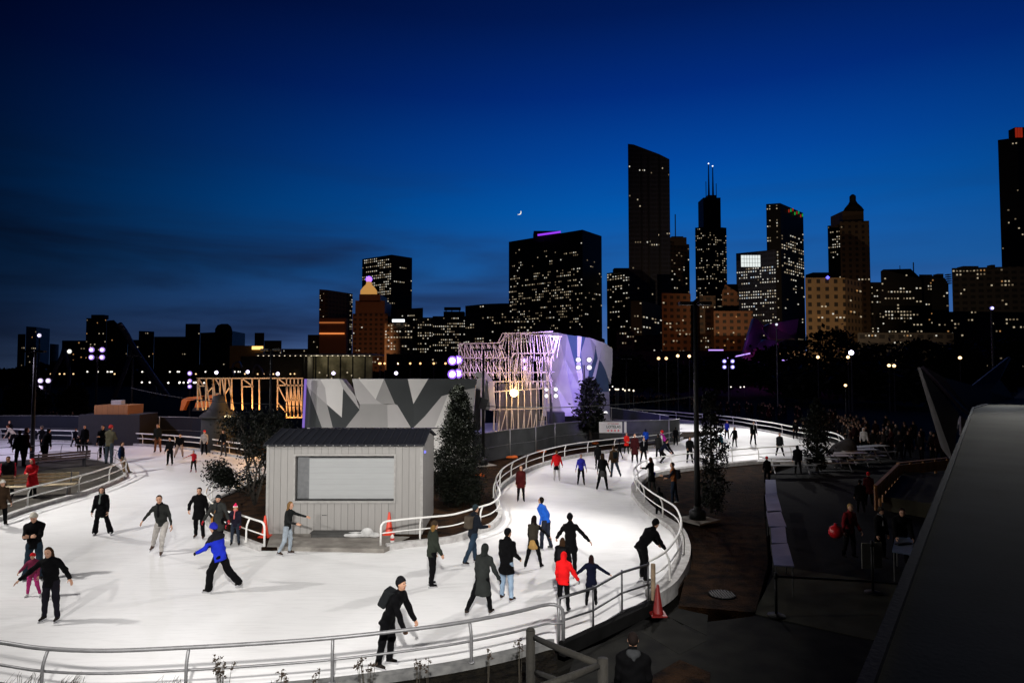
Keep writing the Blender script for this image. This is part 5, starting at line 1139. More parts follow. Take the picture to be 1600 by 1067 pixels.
a=MB(); a.box((-8,5,zr_/2-.1),(16,4,zr_-.4)); a.build('side_wall',mat('pavilion dark wall',(.10,.095,.085),.9),b_)
for k in range(6): a=MB(); a.box(((x1_-x0_)*k/5,0,zr_/2-.1),(.25,.3,zr_-.4)); a.build('column',FLAT,b_)
for k in range(9): a=MB(); a.lathe([(0,-.25),(.25,0),(0,.25)],((x1_-x0_)*(k+.6)/9,3+k%3,2.5+(k*7%4)*.7),8); a.build('ceiling_lamp',EW[0],b_)
for k_,(xx_,pw_) in enumerate(((.12,130),(.38,50),(.62,70),(.88,40))):
    l_=bpy.data.lights.new('lamp','POINT'); l_.energy=pw_; l_.color=(1,.88,.6); l_.shadow_soft_size=.3; lo_=bpy.data.objects.new('lamp',l_); COL.objects.link(lo_); lo_.location=(x0_+(x1_-x0_)*xx_,D+4.5,zr_-1.2)
# moon
m_=V(811,332,4500); a=MB(); n=14; vs=[]
r0=17
ou=[(r0*math.cos(t),r0*math.sin(t)) for t in [math.pi*(-.5+k/n)-.0 for k in range(n+1)]]
inn=[(r0*.62*math.cos(t),r0*math.sin(t)) for t in [math.pi*(.5-k/n) for k in range(1,n)]]
pl=ou+inn; c_,s_=math.cos(-.75),math.sin(-.75); pl=[(x*c_-y*s_,x*s_+y*c_) for x,y in pl]; k=len(pl)
bmn=bmesh.new(); v0=[bmn.verts.new((x,0,z)) for x,z in pl]; v1=[bmn.verts.new((x,6,z)) for x,z in pl]; bmn.faces.new(v0); bmn.faces.new(list(reversed(v1)))
for i in range(k): bmn.faces.new((v0[i],v1[i],v1[(i+1)%k],v0[(i+1)%k]))
bmesh.ops.triangulate(bmn,faces=[f for f in bmn.faces if len(f.verts)>4]); me=bpy.data.meshes.new('moon'); bmn.to_mesh(me); bmn.free(); me.materials.append(mat('moonlight',(1,1,1),emit=(1,.97,.85),es=1.0)); o=bpy.data.objects.new('moon',me); COL.objects.link(o); o.location=m_; tag(o,'thin bright crescent moon low in the blue sky','moon')
# ------------------------------------------------------------------ trees and plants
def leafmat(name,col,col2):
    m=bpy.data.materials.new(name); m.use_nodes=True; n=m.node_tree; b=n.nodes['Principled BSDF']; b.inputs['Roughness'].default_value=.6; b.inputs['Specular IOR Level'].default_value=.12
    t=n.nodes.new('ShaderNodeTexCoord'); z=n.nodes.new('ShaderNodeTexNoise'); z.inputs['Scale'].default_value=3; n.links.new(t.outputs['Object'],z.inputs[0])
    r=n.nodes.new('ShaderNodeValToRGB'); r.color_ramp.elements[0].position=.4; r.color_ramp.elements[1].position=.6; r.color_ramp.elements[0].color=(*col,1); r.color_ramp.elements[1].color=(*col2,1)
    n.links.new(z.outputs[0],r.inputs[0]); n.links.new(r.outputs[0],b.inputs['Base Color']); return m
LEAF=leafmat('evergreen needles',(.0025,.0035,.002),(.007,.009,.005)); LEAF2=leafmat('broad dark leaves',(.0018,.0025,.0018),(.007,.009,.006)); BARK=mat('bark',(.03,.024,.018),.9)
def leaves(a,c,n,size,rgn,asp=.5):
    for _ in range(n):
        p=rgn(); 
        if p is None: continue
        s=size*rgn_r.uniform(.6,1.4); d=Vector((rgn_r.gauss(0,1),rgn_r.gauss(0,1),rgn_r.gauss(0,.8))).normalized(); e=d.cross(Vector((rgn_r.gauss(0,1),rgn_r.gauss(0,1),rgn_r.gauss(0,1)))).normalized()
        P=Vector(p); a.add([P-d*s*.5,P+e*s*asp*.5,P+d*s*.5,P-e*s*asp*.5],[(0,1,2,3)])
rgn_r=random.Random(3)
def conical(loc,h,r,label,n=5000,size=.12,prof=None,grp=None,z0=.2,clumps=90,m=LEAF,cat='tree',name='evergreen_tree',gap=.25):
    root=empty(name,loc); tag(root,label,cat,grp)
    a=MB(); a.tube([(0,0,0),(0.02,0,h*.4),(0,0.02,h*.9)],[r*.13,r*.09,.015],8)
    cl=[]
    for i in range(clumps):
        t=((i+.5)/clumps); z=z0+(h-z0)*t; rr=r*(prof(t) if prof else (1-t)**.8); an=i*2.399; q=rgn_r.uniform(.35,1.0)
        cl.append((Vector((math.cos(an)*rr*q,math.sin(an)*rr*q,z)),max(.10,rr*.36)*rgn_r.uniform(.6,1.3)))
        if i%3==0: a.tube([(0,0,max(.1,z-rr*.3)),(math.cos(an)*rr*q,math.sin(an)*rr*q,z)],[.03,.008],4)
    a.build('trunk',BARK,root,True)
    a=MB()
    def rg_():
        c,s=cl[rgn_r.randrange(len(cl))]; v=Vector((rgn_r.gauss(0,.5),rgn_r.gauss(0,.5),rgn_r.gauss(0,.5))); return c+v*s
    leaves(a,None,n,size,rg_)
    a.build('crown',m,root); return root
p=G(716,788,.1)
conical(p,4.75,1.02,'dark columnar evergreen standing at the corner of the kiosk',n=34000,size=.085,prof=lambda t:(.62+.38*math.sin(math.pi*min(1,t*1.25+.2)))*(1 if t<.62 else 1-((t-.62)/.38)**1.6*.7),clumps=240)
p=G(1112,800,.1)
conical(p,4.6,.62,'slim leafy tree right behind the tall black pole',n=7500,size=.10,prof=lambda t:.95 if t<.3 else (.75-.2*math.sin(t*9) if t<.8 else 1.8*(1-t)+.35),clumps=90,m=LEAF2,name='slim_tree')
p=G(1277,736,.0)
conical(p,3.9,.78,'dark columnar tree at the right end of the far ice',n=7000,size=.13,prof=lambda t:(.6+.4*math.sin(t*3))*(1 if t<.7 else (1-t)/.3+.1),clumps=80)
# broad leaved tree left of the kiosk, reaching over the ice
loc=G(398,792,.1); root=empty('broadleaf_tree',loc); tag(root,'loose leafy tree overhanging the ice at the left side of the kiosk','tree')
a=MB(); ends=[]
def limb(p,d,l,r,dep):
    q=p+d*l; a.tube([p,p+d*l*.5+Vector((rgn_r.gauss(0,.04),rgn_r.gauss(0,.04),0)),q],[r,r*.8,r*.6],6)
    if dep==0: ends.append((q,d)); return
    for k in range(rgn_r.choice((2,3,3))):
        nd=(d+Vector((rgn_r.gauss(0,.55),rgn_r.gauss(0,.55),rgn_r.uniform(-.15,.55)))).normalized(); limb(q,nd,l*.70,r*.6,dep-1)
    ends.append((p+d*l*.7,d))
for k in range(5):
    an=k*1.25+.3; limb(Vector((0,0,.1)),Vector((math.cos(an)*.26,math.sin(an)*.3,1)).normalized(),1.45,.06,3)
limb(Vector((0,0,.7)),Vector((-.9,-.1,.35)).normalized(),.75,.035,3)
limb(Vector((0,0,.4)),Vector((-.7,-.3,.5)).normalized(),.6,.03,3)
a.build('trunk',BARK,root,True)
a=MB()
for q,d in ends:
    for _ in range(46):
        s=rgn_r.uniform(.07,.15); v=Vector((rgn_r.gauss(0,.17),rgn_r.gauss(0,.2),rgn_r.gauss(0,.17))); P=q+v; d_=Vector((rgn_r.gauss(0,1),rgn_r.gauss(0,1),rgn_r.gauss(-.3,.7))).normalized(); e=d_.cross(Vector((rgn_r.gauss(0,1),rgn_r.gauss(0,1),rgn_r.gauss(0,1)))).normalized()
        a.add([P,P+d_*s*.5+e*s*.24,P+d_*s,P+d_*s*.5-e*s*.24],[(0,1,2,3)])
a.build('crown',LEAF2,root)
# bare shrub
loc=G(738,790,.1); 
for (x,y,l,n_) in((744,778,'bare twiggy shrub between evergreen and white railing',30),(1122,790,'low grey shrub at the foot of the slim tree',40)):
    loc=G(x,y,.1); a=MB()
    for k in range(n_):
        an=rgn_r.uniform(0,6.28); t=rgn_r.uniform(.1,.55); P=Vector((0,0,0)); pts_=[P]
        for s_ in range(3): P=P+Vector((math.cos(an)*t*.3,math.sin(an)*t*.3,rgn_r.uniform(.2,.38))); pts_.append(P.copy()); an+=rgn_r.gauss(0,.4)
        a.tube(pts_,[.012,.009,.006,.003],4)
    o=a.build('shrub',mat('twig',(.10,.085,.07),.9)); o.location=loc; tag(o,l,'shrub')
# planting in the near foreground
STEM=mat('dry stem',(.035,.028,.018),.9); SEED=mat('seed head',(.03,.018,.010),.9)
def dried(px,ytop,D,label,n=8,w=.18,heads=True):
    t_=V(px,ytop,D); root=empty('dried_plant',(t_.x,D,-.3)); tag(root,label,'plant','dried plants before the near railing'); h=t_.z+.3
    a=MB(); b_=MB()
    for k in range(n):
        dx=rgn_r.uniform(-w,w); dy=rgn_r.uniform(-.1,.1); hh=h*rgn_r.uniform(.84,1.0); a.tube([(dx*.2,dy,0),(dx*.5,dy,hh*.55),(dx,dy,hh)],[.007,.005,.003],4)
        if heads:
            for j in range(4): 
                q=Vector((dx+rgn_r.gauss(0,.03),dy+rgn_r.gauss(0,.03),hh-rgn_r.uniform(0,.12))); b_.lathe([(0,-.012),(.016,-.004),(.018,.006),(0,.016)],q,6)
                for u in range(3): d_=Vector((rgn_r.gauss(0,1),rgn_r.gauss(0,1),rgn_r.gauss(0,1))).normalized(); e=d_.cross(Vector((0,0,1))); b_.add([q,q+d_*.03+e*.01,q+d_*.05,q+d_*.03-e*.01],[(0,1,2,3)])
    a.build('stems',STEM,root); 
    if heads: b_.build('seed_heads',SEED,root)
dried(347,1021,10.2,'tall dried plant with dark seed heads near the third rail post',12,.17)
dried(432,1043,10.4,'thin dried stems near the bottom edge with tiny heads',4,.10); dried(447,1046,10.3,'single dried stem poking above the bottom edge',2,.04)
dried(494,1043,10.5,'short dried plant just before the middle post of the near railing',3,.05)
dried(575,1024,10.7,'branching dried plant at the feet of the man with the backpack',9,.16)
dried(653,1022,10.9,'dark dried plant with bulky heads right of the leaning man',4,.06); dried(668,1024,10.9,'slim dried stem right of the bulky headed one',2,.02)
dried(762,1012,11.2,'dried stem against the outer kerb left of the split rail fence',3,.06); dried(812,992,11.4,'thin pale dried stems beside the wooden fence post',4,.06)
def tuft(px,ytop,D,label,n=26,w=.28):
    t_=V(px,ytop,D); root=MB(); h=t_.z+.3
    for k in range(n):
        dx=rgn_r.uniform(-w,w); hh=h*rgn_r.uniform(.86,1.0); b_=dx*.3; c=MB
        root.tube([(b_,0,0),(b_+dx*.3,rgn_r.uniform(-.05,.05),hh*.6),(dx,rgn_r.uniform(-.1,.1),hh*.93),(dx+rgn_r.uniform(.03,.10),0,hh)],[.006,.005,.004,.001],4)
    o=root.build('grass_tuft',STEM); o.location=(t_.x,D,-.3); tag(o,label,'grass tuft','grass tufts before the near railing')
tuft(38,1048,9.8,'arching grass tuft left of the first rail post'); tuft(108,1047,9.9,'arching grass tuft right of the first rail post',20,.22); tuft(268,1053,10,'grass tuft just left of the third rail post',26,.22); tuft(12,1056,9.8,'short grass tuft in the bottom corner of the picture',14,.12)
# dark planting bed outside the near railing
bed=[(p.x,p.y) for p in off(A,-.16)]; bed=bed+[(bed[-1][0],4),(bed[0][0],4)]
prism_tri('planting_bed',bed,-.34,.06,surf('bed soil',(.003,.0025,.002),(.010,.008,.005),5,bump=1,bs=12,dist=.08))
# split rail fence at the bottom
LOG=mat('split rail wood',(.009,.0075,.0045),.85,noise=.4,scale=5,bump=.5)
P1=V(829,1000,9.9); P2=V(942,1040,8.6); root=empty('split_rail_fence',(P1.x,P1.y,-.3)); tag(root,'rough timber split rail fence at the bottom of the picture','fence'); o0=root.location.copy()
z1=V(829,984,9.9).z; z2=V(942,1028,8.6).z
a=MB(); a.tube([(0,0,0),(0,0,z1+.3)],.07,10); a.lathe([(.07,z1+.3),(.05,z1+.33),(0,z1+.335)],(0,0,0),10); a.build('post',LOG,root,True)
a=MB(); a.tube([(P2.x-P1.x,P2.y-P1.y,0),(P2.x-P1.x,P2.y-P1.y,z2+.3)],.07,10); a.build('post',LOG,root,True)
for (xa,ya,Da,xb,yb,Db_) in((836,996,9.85,936,1037,8.65),(938,1038,8.6,838,1075,8.0),(838,1050,9.85,936,1085,8.65)):
    p=V(xa,ya,Da)-o0; q=V(xb,yb,Db_)-o0; a=MB(); mid=p.lerp(q,.5)+Vector((0,0,-.015)); a.tube([p,mid,q],[.04,.052,.045],8); a.build('rail',LOG,root,True)
# ------------------------------------------------------------------ right side: paving, tables, barrier
CONCD=surf('dark slab concrete',(.010,.010,.009),(.018,.018,.016),1.6,bump=.2,bs=60)
def sheet(name,px,z,m,kind='structure'):
    P=[G(x,y,z) for x,y in px]; a=MB(); a.prism([(p.x,p.y) for p in P],-.3,z); o=a.build(name,m); tag(o,kind=kind); return o
bedp=[(p.x,p.y) for p in off(Cc,-.32)][6:]
Q=[G(1262,722,0),G(1200,742,0),G(1193,775,0),G(1200,880,0),G(1180,955,0),G(1060,945,0),G(1075,880,0)]
prism_tri('mulch_bed',bedp[:100]+[(p.x,p.y) for p in Q[1:]],-.3,-.02,MULCH)
sheet('promenade',[(1201,742),(1330,700),(1900,690),(2600,1067),(1060,1300),(1020,1100),(1184,958),(1209,880)],-.06,ASPH)
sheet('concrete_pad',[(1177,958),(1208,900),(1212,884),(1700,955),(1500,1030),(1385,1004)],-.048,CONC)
sheet('path_slab',[(1000,985),(1048,965),(1105,1000),(1062,1022)],-.052,CONCD); sheet('path_slab',[(1043,962),(1060,950),(1106,960),(1104,992)],-.05,CONCD)
sheet('footpath',[(900,1020),(990,985),(1180,962),(1380,1006),(1380,1300),(800,1300)],-.056,surf('path paving',(.008,.008,.008),(.016,.016,.014),2,bump=.2,bs=30))
sheet('garden_bed_edge',[(1010,1060),(1062,1030),(1110,1050),(1090,1300),(1000,1300)],-.03,MULCH)
# drain grate
p=G(1128,928,0); root=empty('drain_grate',(p.x,p.y,-.01)); tag(root,'round iron drain grate glinting in the dark mulch','drain grate')
a=MB(); a.lathe([(.34,-.02),(.34,.012),(.31,.012),(.31,-.02)],(0,0,0),24); a.build('rim',mat('grate dark',(.004,.004,.004),.9,0,noise=.2,spec=.03),root)
for k in range(9):
    a=MB(); x=-.27+k*.0675; l=math.sqrt(.31**2-x*x)*2; a.box((x,0,.018),(.03,l,.012)); a.build('bar',mat('grate iron',(.035,.033,.03),.6,0,noise=.2),root)
for k in range(30):
    pass
#row of folding tables
TABLE=mat('table cover pale blue',(.16,.165,.28),.6,noise=.12,scale=3); TLEG=mat('table legs',(.10,.10,.10),.4,.6)
tq=[[(1196,749),(1212,749),(1214,770),(1196,772)],[(1195,772),(1214,770),(1222,799),(1199,801)],[(1197,798),(1220,797),(1229,822),(1201,822)],[(1204,824),(1227,822),(1230,848),(1206,848)],[(1205,850),(1231,848),(1241,884),(1209,882)]]
lb=['farthest of the pale tables in the row along the mulch','second farthest pale table in the row along the mulch','middle pale table with a blue sheen in the row along the mulch','pale table next to the nearest one in the row','nearest pale table of the row, at the corner of the concrete pad']
for q,l in zip(tq,lb):
    P=[G(x,y,.75) for x,y in q]; c=sum(P,Vector())/4; root=empty('folding_table',(c.x,c.y,-.05)); tag(root,l,'table','pale tables in a row')
    P=[p-Vector((c.x,c.y,0)) for p in P]; a=MB(); a.prism([(p.x*.98,p.y*.985) for p in P],.77,.80); a.build('table_top',TABLE,root)
    for p in P:
        a=MB(); a.tube([(p.x*.8,p.y*.85,0),(p.x*.8,p.y*.85,.77)],.018,6); a.build('leg',TLEG,root)
# picnic tables by the far end of the ice
for i,(x,y,w_,l) in enumerate(((1228,736,2.6,'white picnic table beside the dark hooded person'),(1293,733,2.6,'white picnic table just below the columnar tree'),(1322,728,2.4,'white picnic table in front of the grey hunched shape'),(1340,722,2.6,'white picnic table nearest to the unlit crowd'),(1356,716,3.0,'long white picnic table at the back by the crowd'))):
    p=G(x,y,0); root=empty('picnic_table',(p.x,p.y,0),.1*i); tag(root,l,'picnic table','white picnic tables'); PT=mat('picnic white',(.30,.30,.30),.5)
    a=MB(); a.box((0,0,.74),(w_,.75,.04)); a.build('table_top',PT,root)
    for s_ in(-1,1):
        a=MB(); a.box((0,s_*.75,.44),(w_,.28,.04)); a.build('bench_seat',PT,root)
        a=MB(); a.tube([(s_*w_*.35,-.8,0),(s_*w_*.35,-.3,.72)],.03,6); a.tube([(s_*w_*.35,.8,0),(s_*w_*.35,.3,.72)],.03,6); a.tube([(s_*w_*.35,-.8,.42),(s_*w_*.35,.8,.42)],.025,6); a.build('leg_frame',PT,root)
p=G(1317,722,0); s=Shape(.15); s.ell(N3([0,0,.5]),(.8,.6,.7)).ell(N3([.3,0,.9]),(.5,.5,.5)); s.cut((0,0,0),(0,0,-1)); v,f=s.mesh(.07); o=bpy.data.objects.new('covered_bin',np_mesh('covered_bin',v,f,[fabric((.05,.05,.055))])); COL.objects.link(o); o.location=p; tag(o,'grey cloth covered rounded heap behind the white picnic tables','heap')
# barrier posts with belt
for i,(x,y,yt,l) in enumerate(((1213,962,896,'black barrier post on the pale concrete pad with a round foot'),(1364,926,846,'black barrier post in front of the two pale boards'))):
    p=G(x,y,-.04); root=empty('barrier_post',(p.x,p.y,-.04)); tag(root,l,'barrier post','black belt barrier posts'); zt=V(x,yt,p.y).z+.04
    a=MB(); a.lathe([(.2,0),(.19,.03),(.05,.05),(.03,.06)],(0,0,0),20); a.build('foot',BLACK,root,True)
    a=MB(); a.tube([(0,0,.05),(0,0,zt)],.032,10); a.lathe([(.042,zt-.12),(.042,zt+.02),(0,zt+.03)],(0,0,0),10); a.build('post',BLACK,root,True)
a=MB(); p=V(1214,897,14.2); 
pA=G(1213,962,-.04); pB=G(1364,926,-.04); A_=Vector((pA.x,pA.y,V(1213,898,pA.y).z-.03)); B_=Vector((pB.x,pB.y,V(1364,921,pB.y).z+.2)); B_.z=min(B_.z,.9)
a.bar(A_,B_,.01,.05); a.bar(B_,B_+Vector((3,-.6,-.1)),.01,.05); tag(a.build('barrier_belt',BLACK),'black belt stretched between the two barrier posts','belt')
# two pale boards, table with blue cover
BO=mat('board pale',(.085,.085,.07),.7)
for i,(xa,xb,l) in enumerate(((1346,1362,'left one of two pale upright boards behind the barrier post'),(1366,1380,'right one of two pale upright boards behind the barrier post'))):
    D=G(1364,905,0).y; p=V(xa,848,D);q=V(xb,888,D); a=MB(); a.box(((p.x+q.x)/2,D+.05*i,(p.z+q.z)/2),(q.x-p.x,.03,p.z-q.z)); o=a.build('board',BO); tag(o,l,'board')
    
P=[G(x,y,.75) for x,y in((1399,838),(1428,841),(1425,867),(1394,862))]; c=sum(P,Vector())/4; root=empty('small_table',(c.x,c.y,0)); tag(root,'small table with a blue cover behind the pale boards','table')
a=MB(); a.prism([(p.x-c.x,p.y-c.y) for p in P],.74,.77); a.build('table_top',mat('blue cover',(.06,.09,.15),.6),root)
for p in P: a=MB(); a.tube([((p.x-c.x)*.85,(p.y-c.y)*.85,-.05),((p.x-c.x)*.85,(p.y-c.y)*.85,.74)],.02,6); a.build('leg',TLEG,root)
a=MB(); a.box((0,0,0),(.5,.12,.03),rz=.3); o=a.build('pouch',BLACK); o.location=(c.x,c.y,.79); tag(o,'small black pouch lying on the blue covered table','pouch')
# wooden balustrade and the flat roofed pit beyond
WR=mat('orange lit timber',(.30,.15,.05),.7,noise=.3,scale=4)
def balus(px,label,z=1.0,sp_=.22):
    P=[G(x,y,z) for x,y in px]; root=empty('balustrade',(P[0].x,P[0].y,-.05)); tag(root,label,'balustrade','timber balustrade'); o0=P[0].copy(); o0.z=0
    a=MB(); 
    for u,v_ in zip(P[:-1],P[1:]): a.bar(u-o0,v_-o0,.14,.06)
    a.build('handrail',WR,root)
    for u,v_ in zip(P[:-1],P[1:]):
        n_=max(2,int((v_-u).length/.9)); 
        for k in range(n_+1):
            q=u.lerp(v_,k/n_)-o0; a=MB(); a.box((q.x,q.y,z/2+.01),(.09,.09,z-.04)); a.build('post',WR,root)
        a=MB(); a.bar(u-o0-Vector((0,0,.35)),v_-o0-Vector((0,0,.35)),.03,.5); a.build('infill_board',WR,root)
balus([(1403,722),(1480,714)],'long timber balustrade lit orange at the edge of the crowd')
balus([(1368,757),(1403,724)],'timber balustrade running down from the long one')
slab('sunken_roof',[(G(1380,775,.5).x,G(1380,775,.5).y),(G(1413,737,.5).x,G(1413,737,.5).y),(G(1520,742,.5).x,G(1520,742,.5).y),(G(1475,790,.5).x,G(1475,790,.5).y)],-.1,.5,CONC)
# ------------------------------------------------------------------ big pale roof edge beside the viewpoint and folded metal canopy
ROOFM=mat('pale roof membrane',(.12,.112,.09),.9,noise=.25,scale=.6,bump=.08,bscale=30,spec=.03)
zr=4.2; cs=[G(1352,1110,zr),G(1522,638,zr),G(1582,622.0,zr),G(1605,604,zr),G(1900,604,zr),G(2600,1110,zr)]
root=empty('pavilion_roof',(cs[0].x,cs[0].y,0)); tag(root,'broad pale flat roof of the building beside the viewpoint','roof','')
o0=Vector((cs[0].x,cs[0].y,0))
a=MB(); a.prism([(p.x-o0.x,p.y-o0.y) for p in cs],zr-.3,zr); a.build('roof_slab',ROOFM,root)
a=MB(); 
for u,v_ in((cs[0],cs[1]),(cs[1],cs[2])): a.bar(u-o0+Vector((-.03,0,-.13)),v_-o0+Vector((-.03,0,-.13)),.06,.34)
a.build('fascia',mat('violet fascia',(.020,.018,.028),.8,noise=.1,spec=.05),root)
a=MB(); a.prism([(p.x-o0.x+(.5 if i<3 else 0),p.y-o0.y) for i,p in enumerate(cs)],-.2,zr-.3); a.build('wall',mat('building wall',(.03,.03,.032),.8),root)
MET=mat('folded metal panel',(.10,.10,.105),.6,.1,noise=.12,scale=1,bump=.05); MET2=mat('folded metal violet',(.085,.07,.11),.6,.1,noise=.1); MET3=mat('folded metal blue',(.05,.06,.11),.6,.1,noise=.1); WEDGE=mat('white edge strip',(.5,.5,.55),.5)
root=empty('folded_canopy',(18,27,0)); tag(root,'sharp folded metal canopy of triangular plates behind the pale roof','canopy'); o0=Vector((18,27,0))
def plate(px,m,name='folded_plate',t=.12):
    vs=[V(x,y,D)-o0 for x,y,D in px]; nrm=(vs[1]-vs[0]).cross(vs[2]-vs[0]).normalized()*t
    a=MB(); n=len(vs); a.add(vs+[v+nrm for v in vs],[tuple(range(n)),tuple(reversed(range(n,2*n)))]+[(i,n+i,n+(i+1)%n,(i+1)%n) for i in range(n)]); o=a.build(name,m,root)
    bm=bmesh.new(); bm.from_mesh(o.data); bmesh.ops.recalc_face_normals(bm,faces=bm.faces); bm.to_mesh(o.data); bm.free()
plate([(1438,574,25),(1498,645,26),(1490,720,26),(1475,700,26)],MET)
plate([(1438,574,25),(1470,592,25.5),(1545,612,28),(1545,652,28),(1524,658,27),(1498,638,26)],MET2)
plate([(1520,602,28),(1577,557,30),(1562,592,29),(1530,606,28)],MET3)
plate([(1577,557,30),(1580,560,30),(1562,594,29),(1558,592,29)],WEDGE,'edge_strip')
plate([(1530,606,28),(1562,592,29),(1585,622,30),(1552,640,28.5),(1545,612,28)],MET)
plate([(1502,650,26),(1519,663,26),(1502,680,26)],MET)
for k in(0,1): plate([(1502+k*14,652+k*8,26.5),(1504+k*14,652+k*8,26.5),(1490+k*16,690,26.5),(1488+k*16,690,26.5)],MET,'strut')
# ------------------------------------------------------------------ left terrace furniture
def bench(px,py,rz,label,m,w_=2.6,dark=False):
    p=G(px,py,.12); root=empty('bench',(p.x,p.y,.12),rz); tag(root,label,'bench','benches on the terrace')
    a=MB(); 
    for k in range(4): a.box((0,-.20+k*.13,.45),(w_,.11,.045))
    a.build('seat',m,root)
    a=MB()
    for k in range(3): a.box((0,.30+k*.03,.58+k*.14),(w_,.03,.11))
    a.build('backrest',m,root)
    for s_ in(-1,1):
        a=MB(); a.box((s_*w_*.42,0,.21),(.06,.45,.42)); a.bar((s_*w_*.42,.25,.42),(s_*w_*.42,.38,.95),.05); a.build('leg',DGREY,root)
bench(46,776,.35,'light wooden slatted bench behind the person in the red coat',mat('bench wood',(.30,.24,.15),.7,noise=.25,scale=5),3.4)
bench(95,732,-2.3,'dark bench turned away from the wooden one on the terrace',mat('bench dark',(.05,.03,.03),.6,noise=.2),2.6)
# wooden crate, machine, cone roof
p=V(186,632,40)
a=MB(); D=48; pa=V(161,632,D);pb=V(212,646,D); a.box(((pa.x+pb.x)/2,D,(pa.z+pb.z)/2),(pb.x-pa.x,2,pa.z-pb.z)); 
o=a.build('shipping_crate',board_mat('crate orange',(.32,.14,.045),.4,0)); o.location=(0,0,0); tag(o,'long orange lit timber crate behind the dark blue fence','crate')
a=MB(); a.box(((pa.x+pb.x)/2,D,(pb.z)/2),(pb.x-pa.x+2,2.4,pb.z)); tag(o:=a.build('crate_stand',mat('stand dark',(.015,.015,.02),.8)),'dark plinth under the orange crate','plinth')
a=MB(); a.box(((pa.x+pb.x)/2-.1,D,pa.z+.17),(.75,.5,.32)); tag(a.build('white_box',mat('box white',(.4,.4,.4),.6)),'small white box on top of the orange crate','box')
OR=mat('excavator orange',(.55,.16,.03),.5,noise=.15)
D=52; root=empty('excavator',V(310,640,D)); tag(root,'orange excavator with bent arm beside the amber lattice','excavator'); o0=root.location.copy()
def pl2(pts,m,name,w=1.0):
    a=MB(); vs=[V(x,y,D)-o0 for x,y in pts]; n=len(vs); a.add(vs+[v+Vector((0,w,0)) for v in vs],[tuple(range(n)),tuple(reversed(range(n,2*n)))]+[(i,n+i,n+(i+1)%n,(i+1)%n) for i in range(n)]); o=a.build(name,m,root)
    bm=bmesh.new(); bm.from_mesh(o.data); bmesh.ops.recalc_face_normals(bm,faces=bm.faces); bm.to_mesh(o.data); bm.free()
pl2([(281,641),(284,625),(290,621),(330,617),(341,614),(341,618),(332,622),(293,626),(286,641)],OR,'arm',.5)
pl2([(306,629),(330,624),(333,630),(326,636),(304,637)],OR,'body',2.4); pl2([(302,637),(334,636),(336,642),(300,642)],mat('track black',(.012,.012,.012),.8),'track',2.6)
pl2([(314,620),(325,617),(327,625),(316,627)],mat('cab glass',(.03,.03,.04),.2),'cab',1.6)
D=44; t_=V(343,618,D); root=empty('conical_tent',(t_.x,D,0)); tag(root,'black flared conical tent roof in front of the amber lattice','tent')
u=V(360,618,D).x-t_.x; a=MB(); z_=[V(343,y,D).z for y in(652,648,640,628,619,616)]
a.lathe([(u*1.75,z_[0]),(u*1.6,z_[1]),(u*.95,z_[2]),(u*.62,z_[3]),(u*.55,z_[4]),(0.01,z_[5])],(0,0,0),20); a.build('tent_roof',mat('tent black',(.012,.012,.012),.7),root,True)
a=MB(); a.lathe([(u*1.5,0),(u*1.5,z_[0]+.05)],(0,0,0),20); a.build('tent_wall',mat('tent wall',(.012,.012,.012),.8),root,True)
a=MB(); q=V(355,651,D-u*1.9); a.lathe([(0,-.12),(.32,0),(0,.12)],(q.x-t_.x,-u*1.8,q.z),10); a.build('tent_lamp',mat('tent lamp',(1,1,1),emit=(1,.8,.45),es=3),root)
# big tripod arch of steel on the left
root=empty('steel_arch',(V(205,575,110).x,110,0)); tag(root,'tall slanting steel arch with leaning legs on the left','arch'); o0=root.location.copy(); SM=mat('arch steel',(.22,.22,.22),.6,.0,noise=.1)
for pts_,r_ in(([(186,506),(196,520),(208,542),(230,575),(262,620)],.5),([(208,542),(195,580),(178,622)],.4),([(208,542),(222,570),(240,600),(243,620)],.3),([(100,545),(95,560),(80,590),(74,612)],.35),([(100,545),(108,580),(106,610)],.3)):
    a=MB(); a.tube(spline([V(x,y,110)-o0 for x,y in pts_],4),r_,6); a.build('leg',SM,root,True)
# ------------------------------------------------------------------ lattice frames
AMB=mat('amber lit timber',(.55,.38,.22),.6,noise=.15); SCF=mat('scaffold timber',(.50,.42,.34),.6,noise=.2)
def lattice(label,name,D,bars,m,th,depths=(0,),cat='scaffold'):
    p=V(bars[0][0][0],bars[0][0][1],D); root=empty(name,(p.x,D,0)); tag(root,label,cat); o0=root.location.copy(); k=0
    for (x0_,y0_),(x1_,y1_) in bars:
        for dd in depths:
            a_=V(x0_,y0_,D)-o0; b_=V(x1_,y1_,D)-o0; a_.y+=dd; b_.y+=dd
            vert=abs(x1_-x0_)<2.5; a=MB(); a.bar(a_,b_,th,th); a.build('post' if vert else ('beam' if abs(y1_-y0_)<2.5 else 'brace'),m,root); k+=1
    return root
br=random.Random(4); bars=[((308,591),(474,591))]
for x in(309,322,333,344,352,362,378,394,405,434,448,454,460,466,472):
    bars.append(((x,591),(x+br.uniform(-1,1),640 if x<445 else 652)))
for x in(309,321,332,347,357): bars.append(((x,591),(x+8,641)))
for x,dx,ya,yb in((318,-8,602,592),(344,-7,604,592),(378,18,591,604),(434,14,591,602),(434,14,602,629),(434,12,629,643),(322,12,615,603),(352,8,615,603),(448,6,602,650),(454,6,600,650),(460,6,600,650),(466,6,600,650)): bars.append(((x,ya),(x+dx,yb)))
bars+=[((310,603),(322,603)),((338,615),(345,615)),((434,602),(474,602)),((448,625),(472,625)),((446,652),(474,652)),((378,604),(396,604))]
lattice('amber lit timber lattice frame beside the faceted wall','lattice_frame',44,bars,AMB,.075)
bars=[]
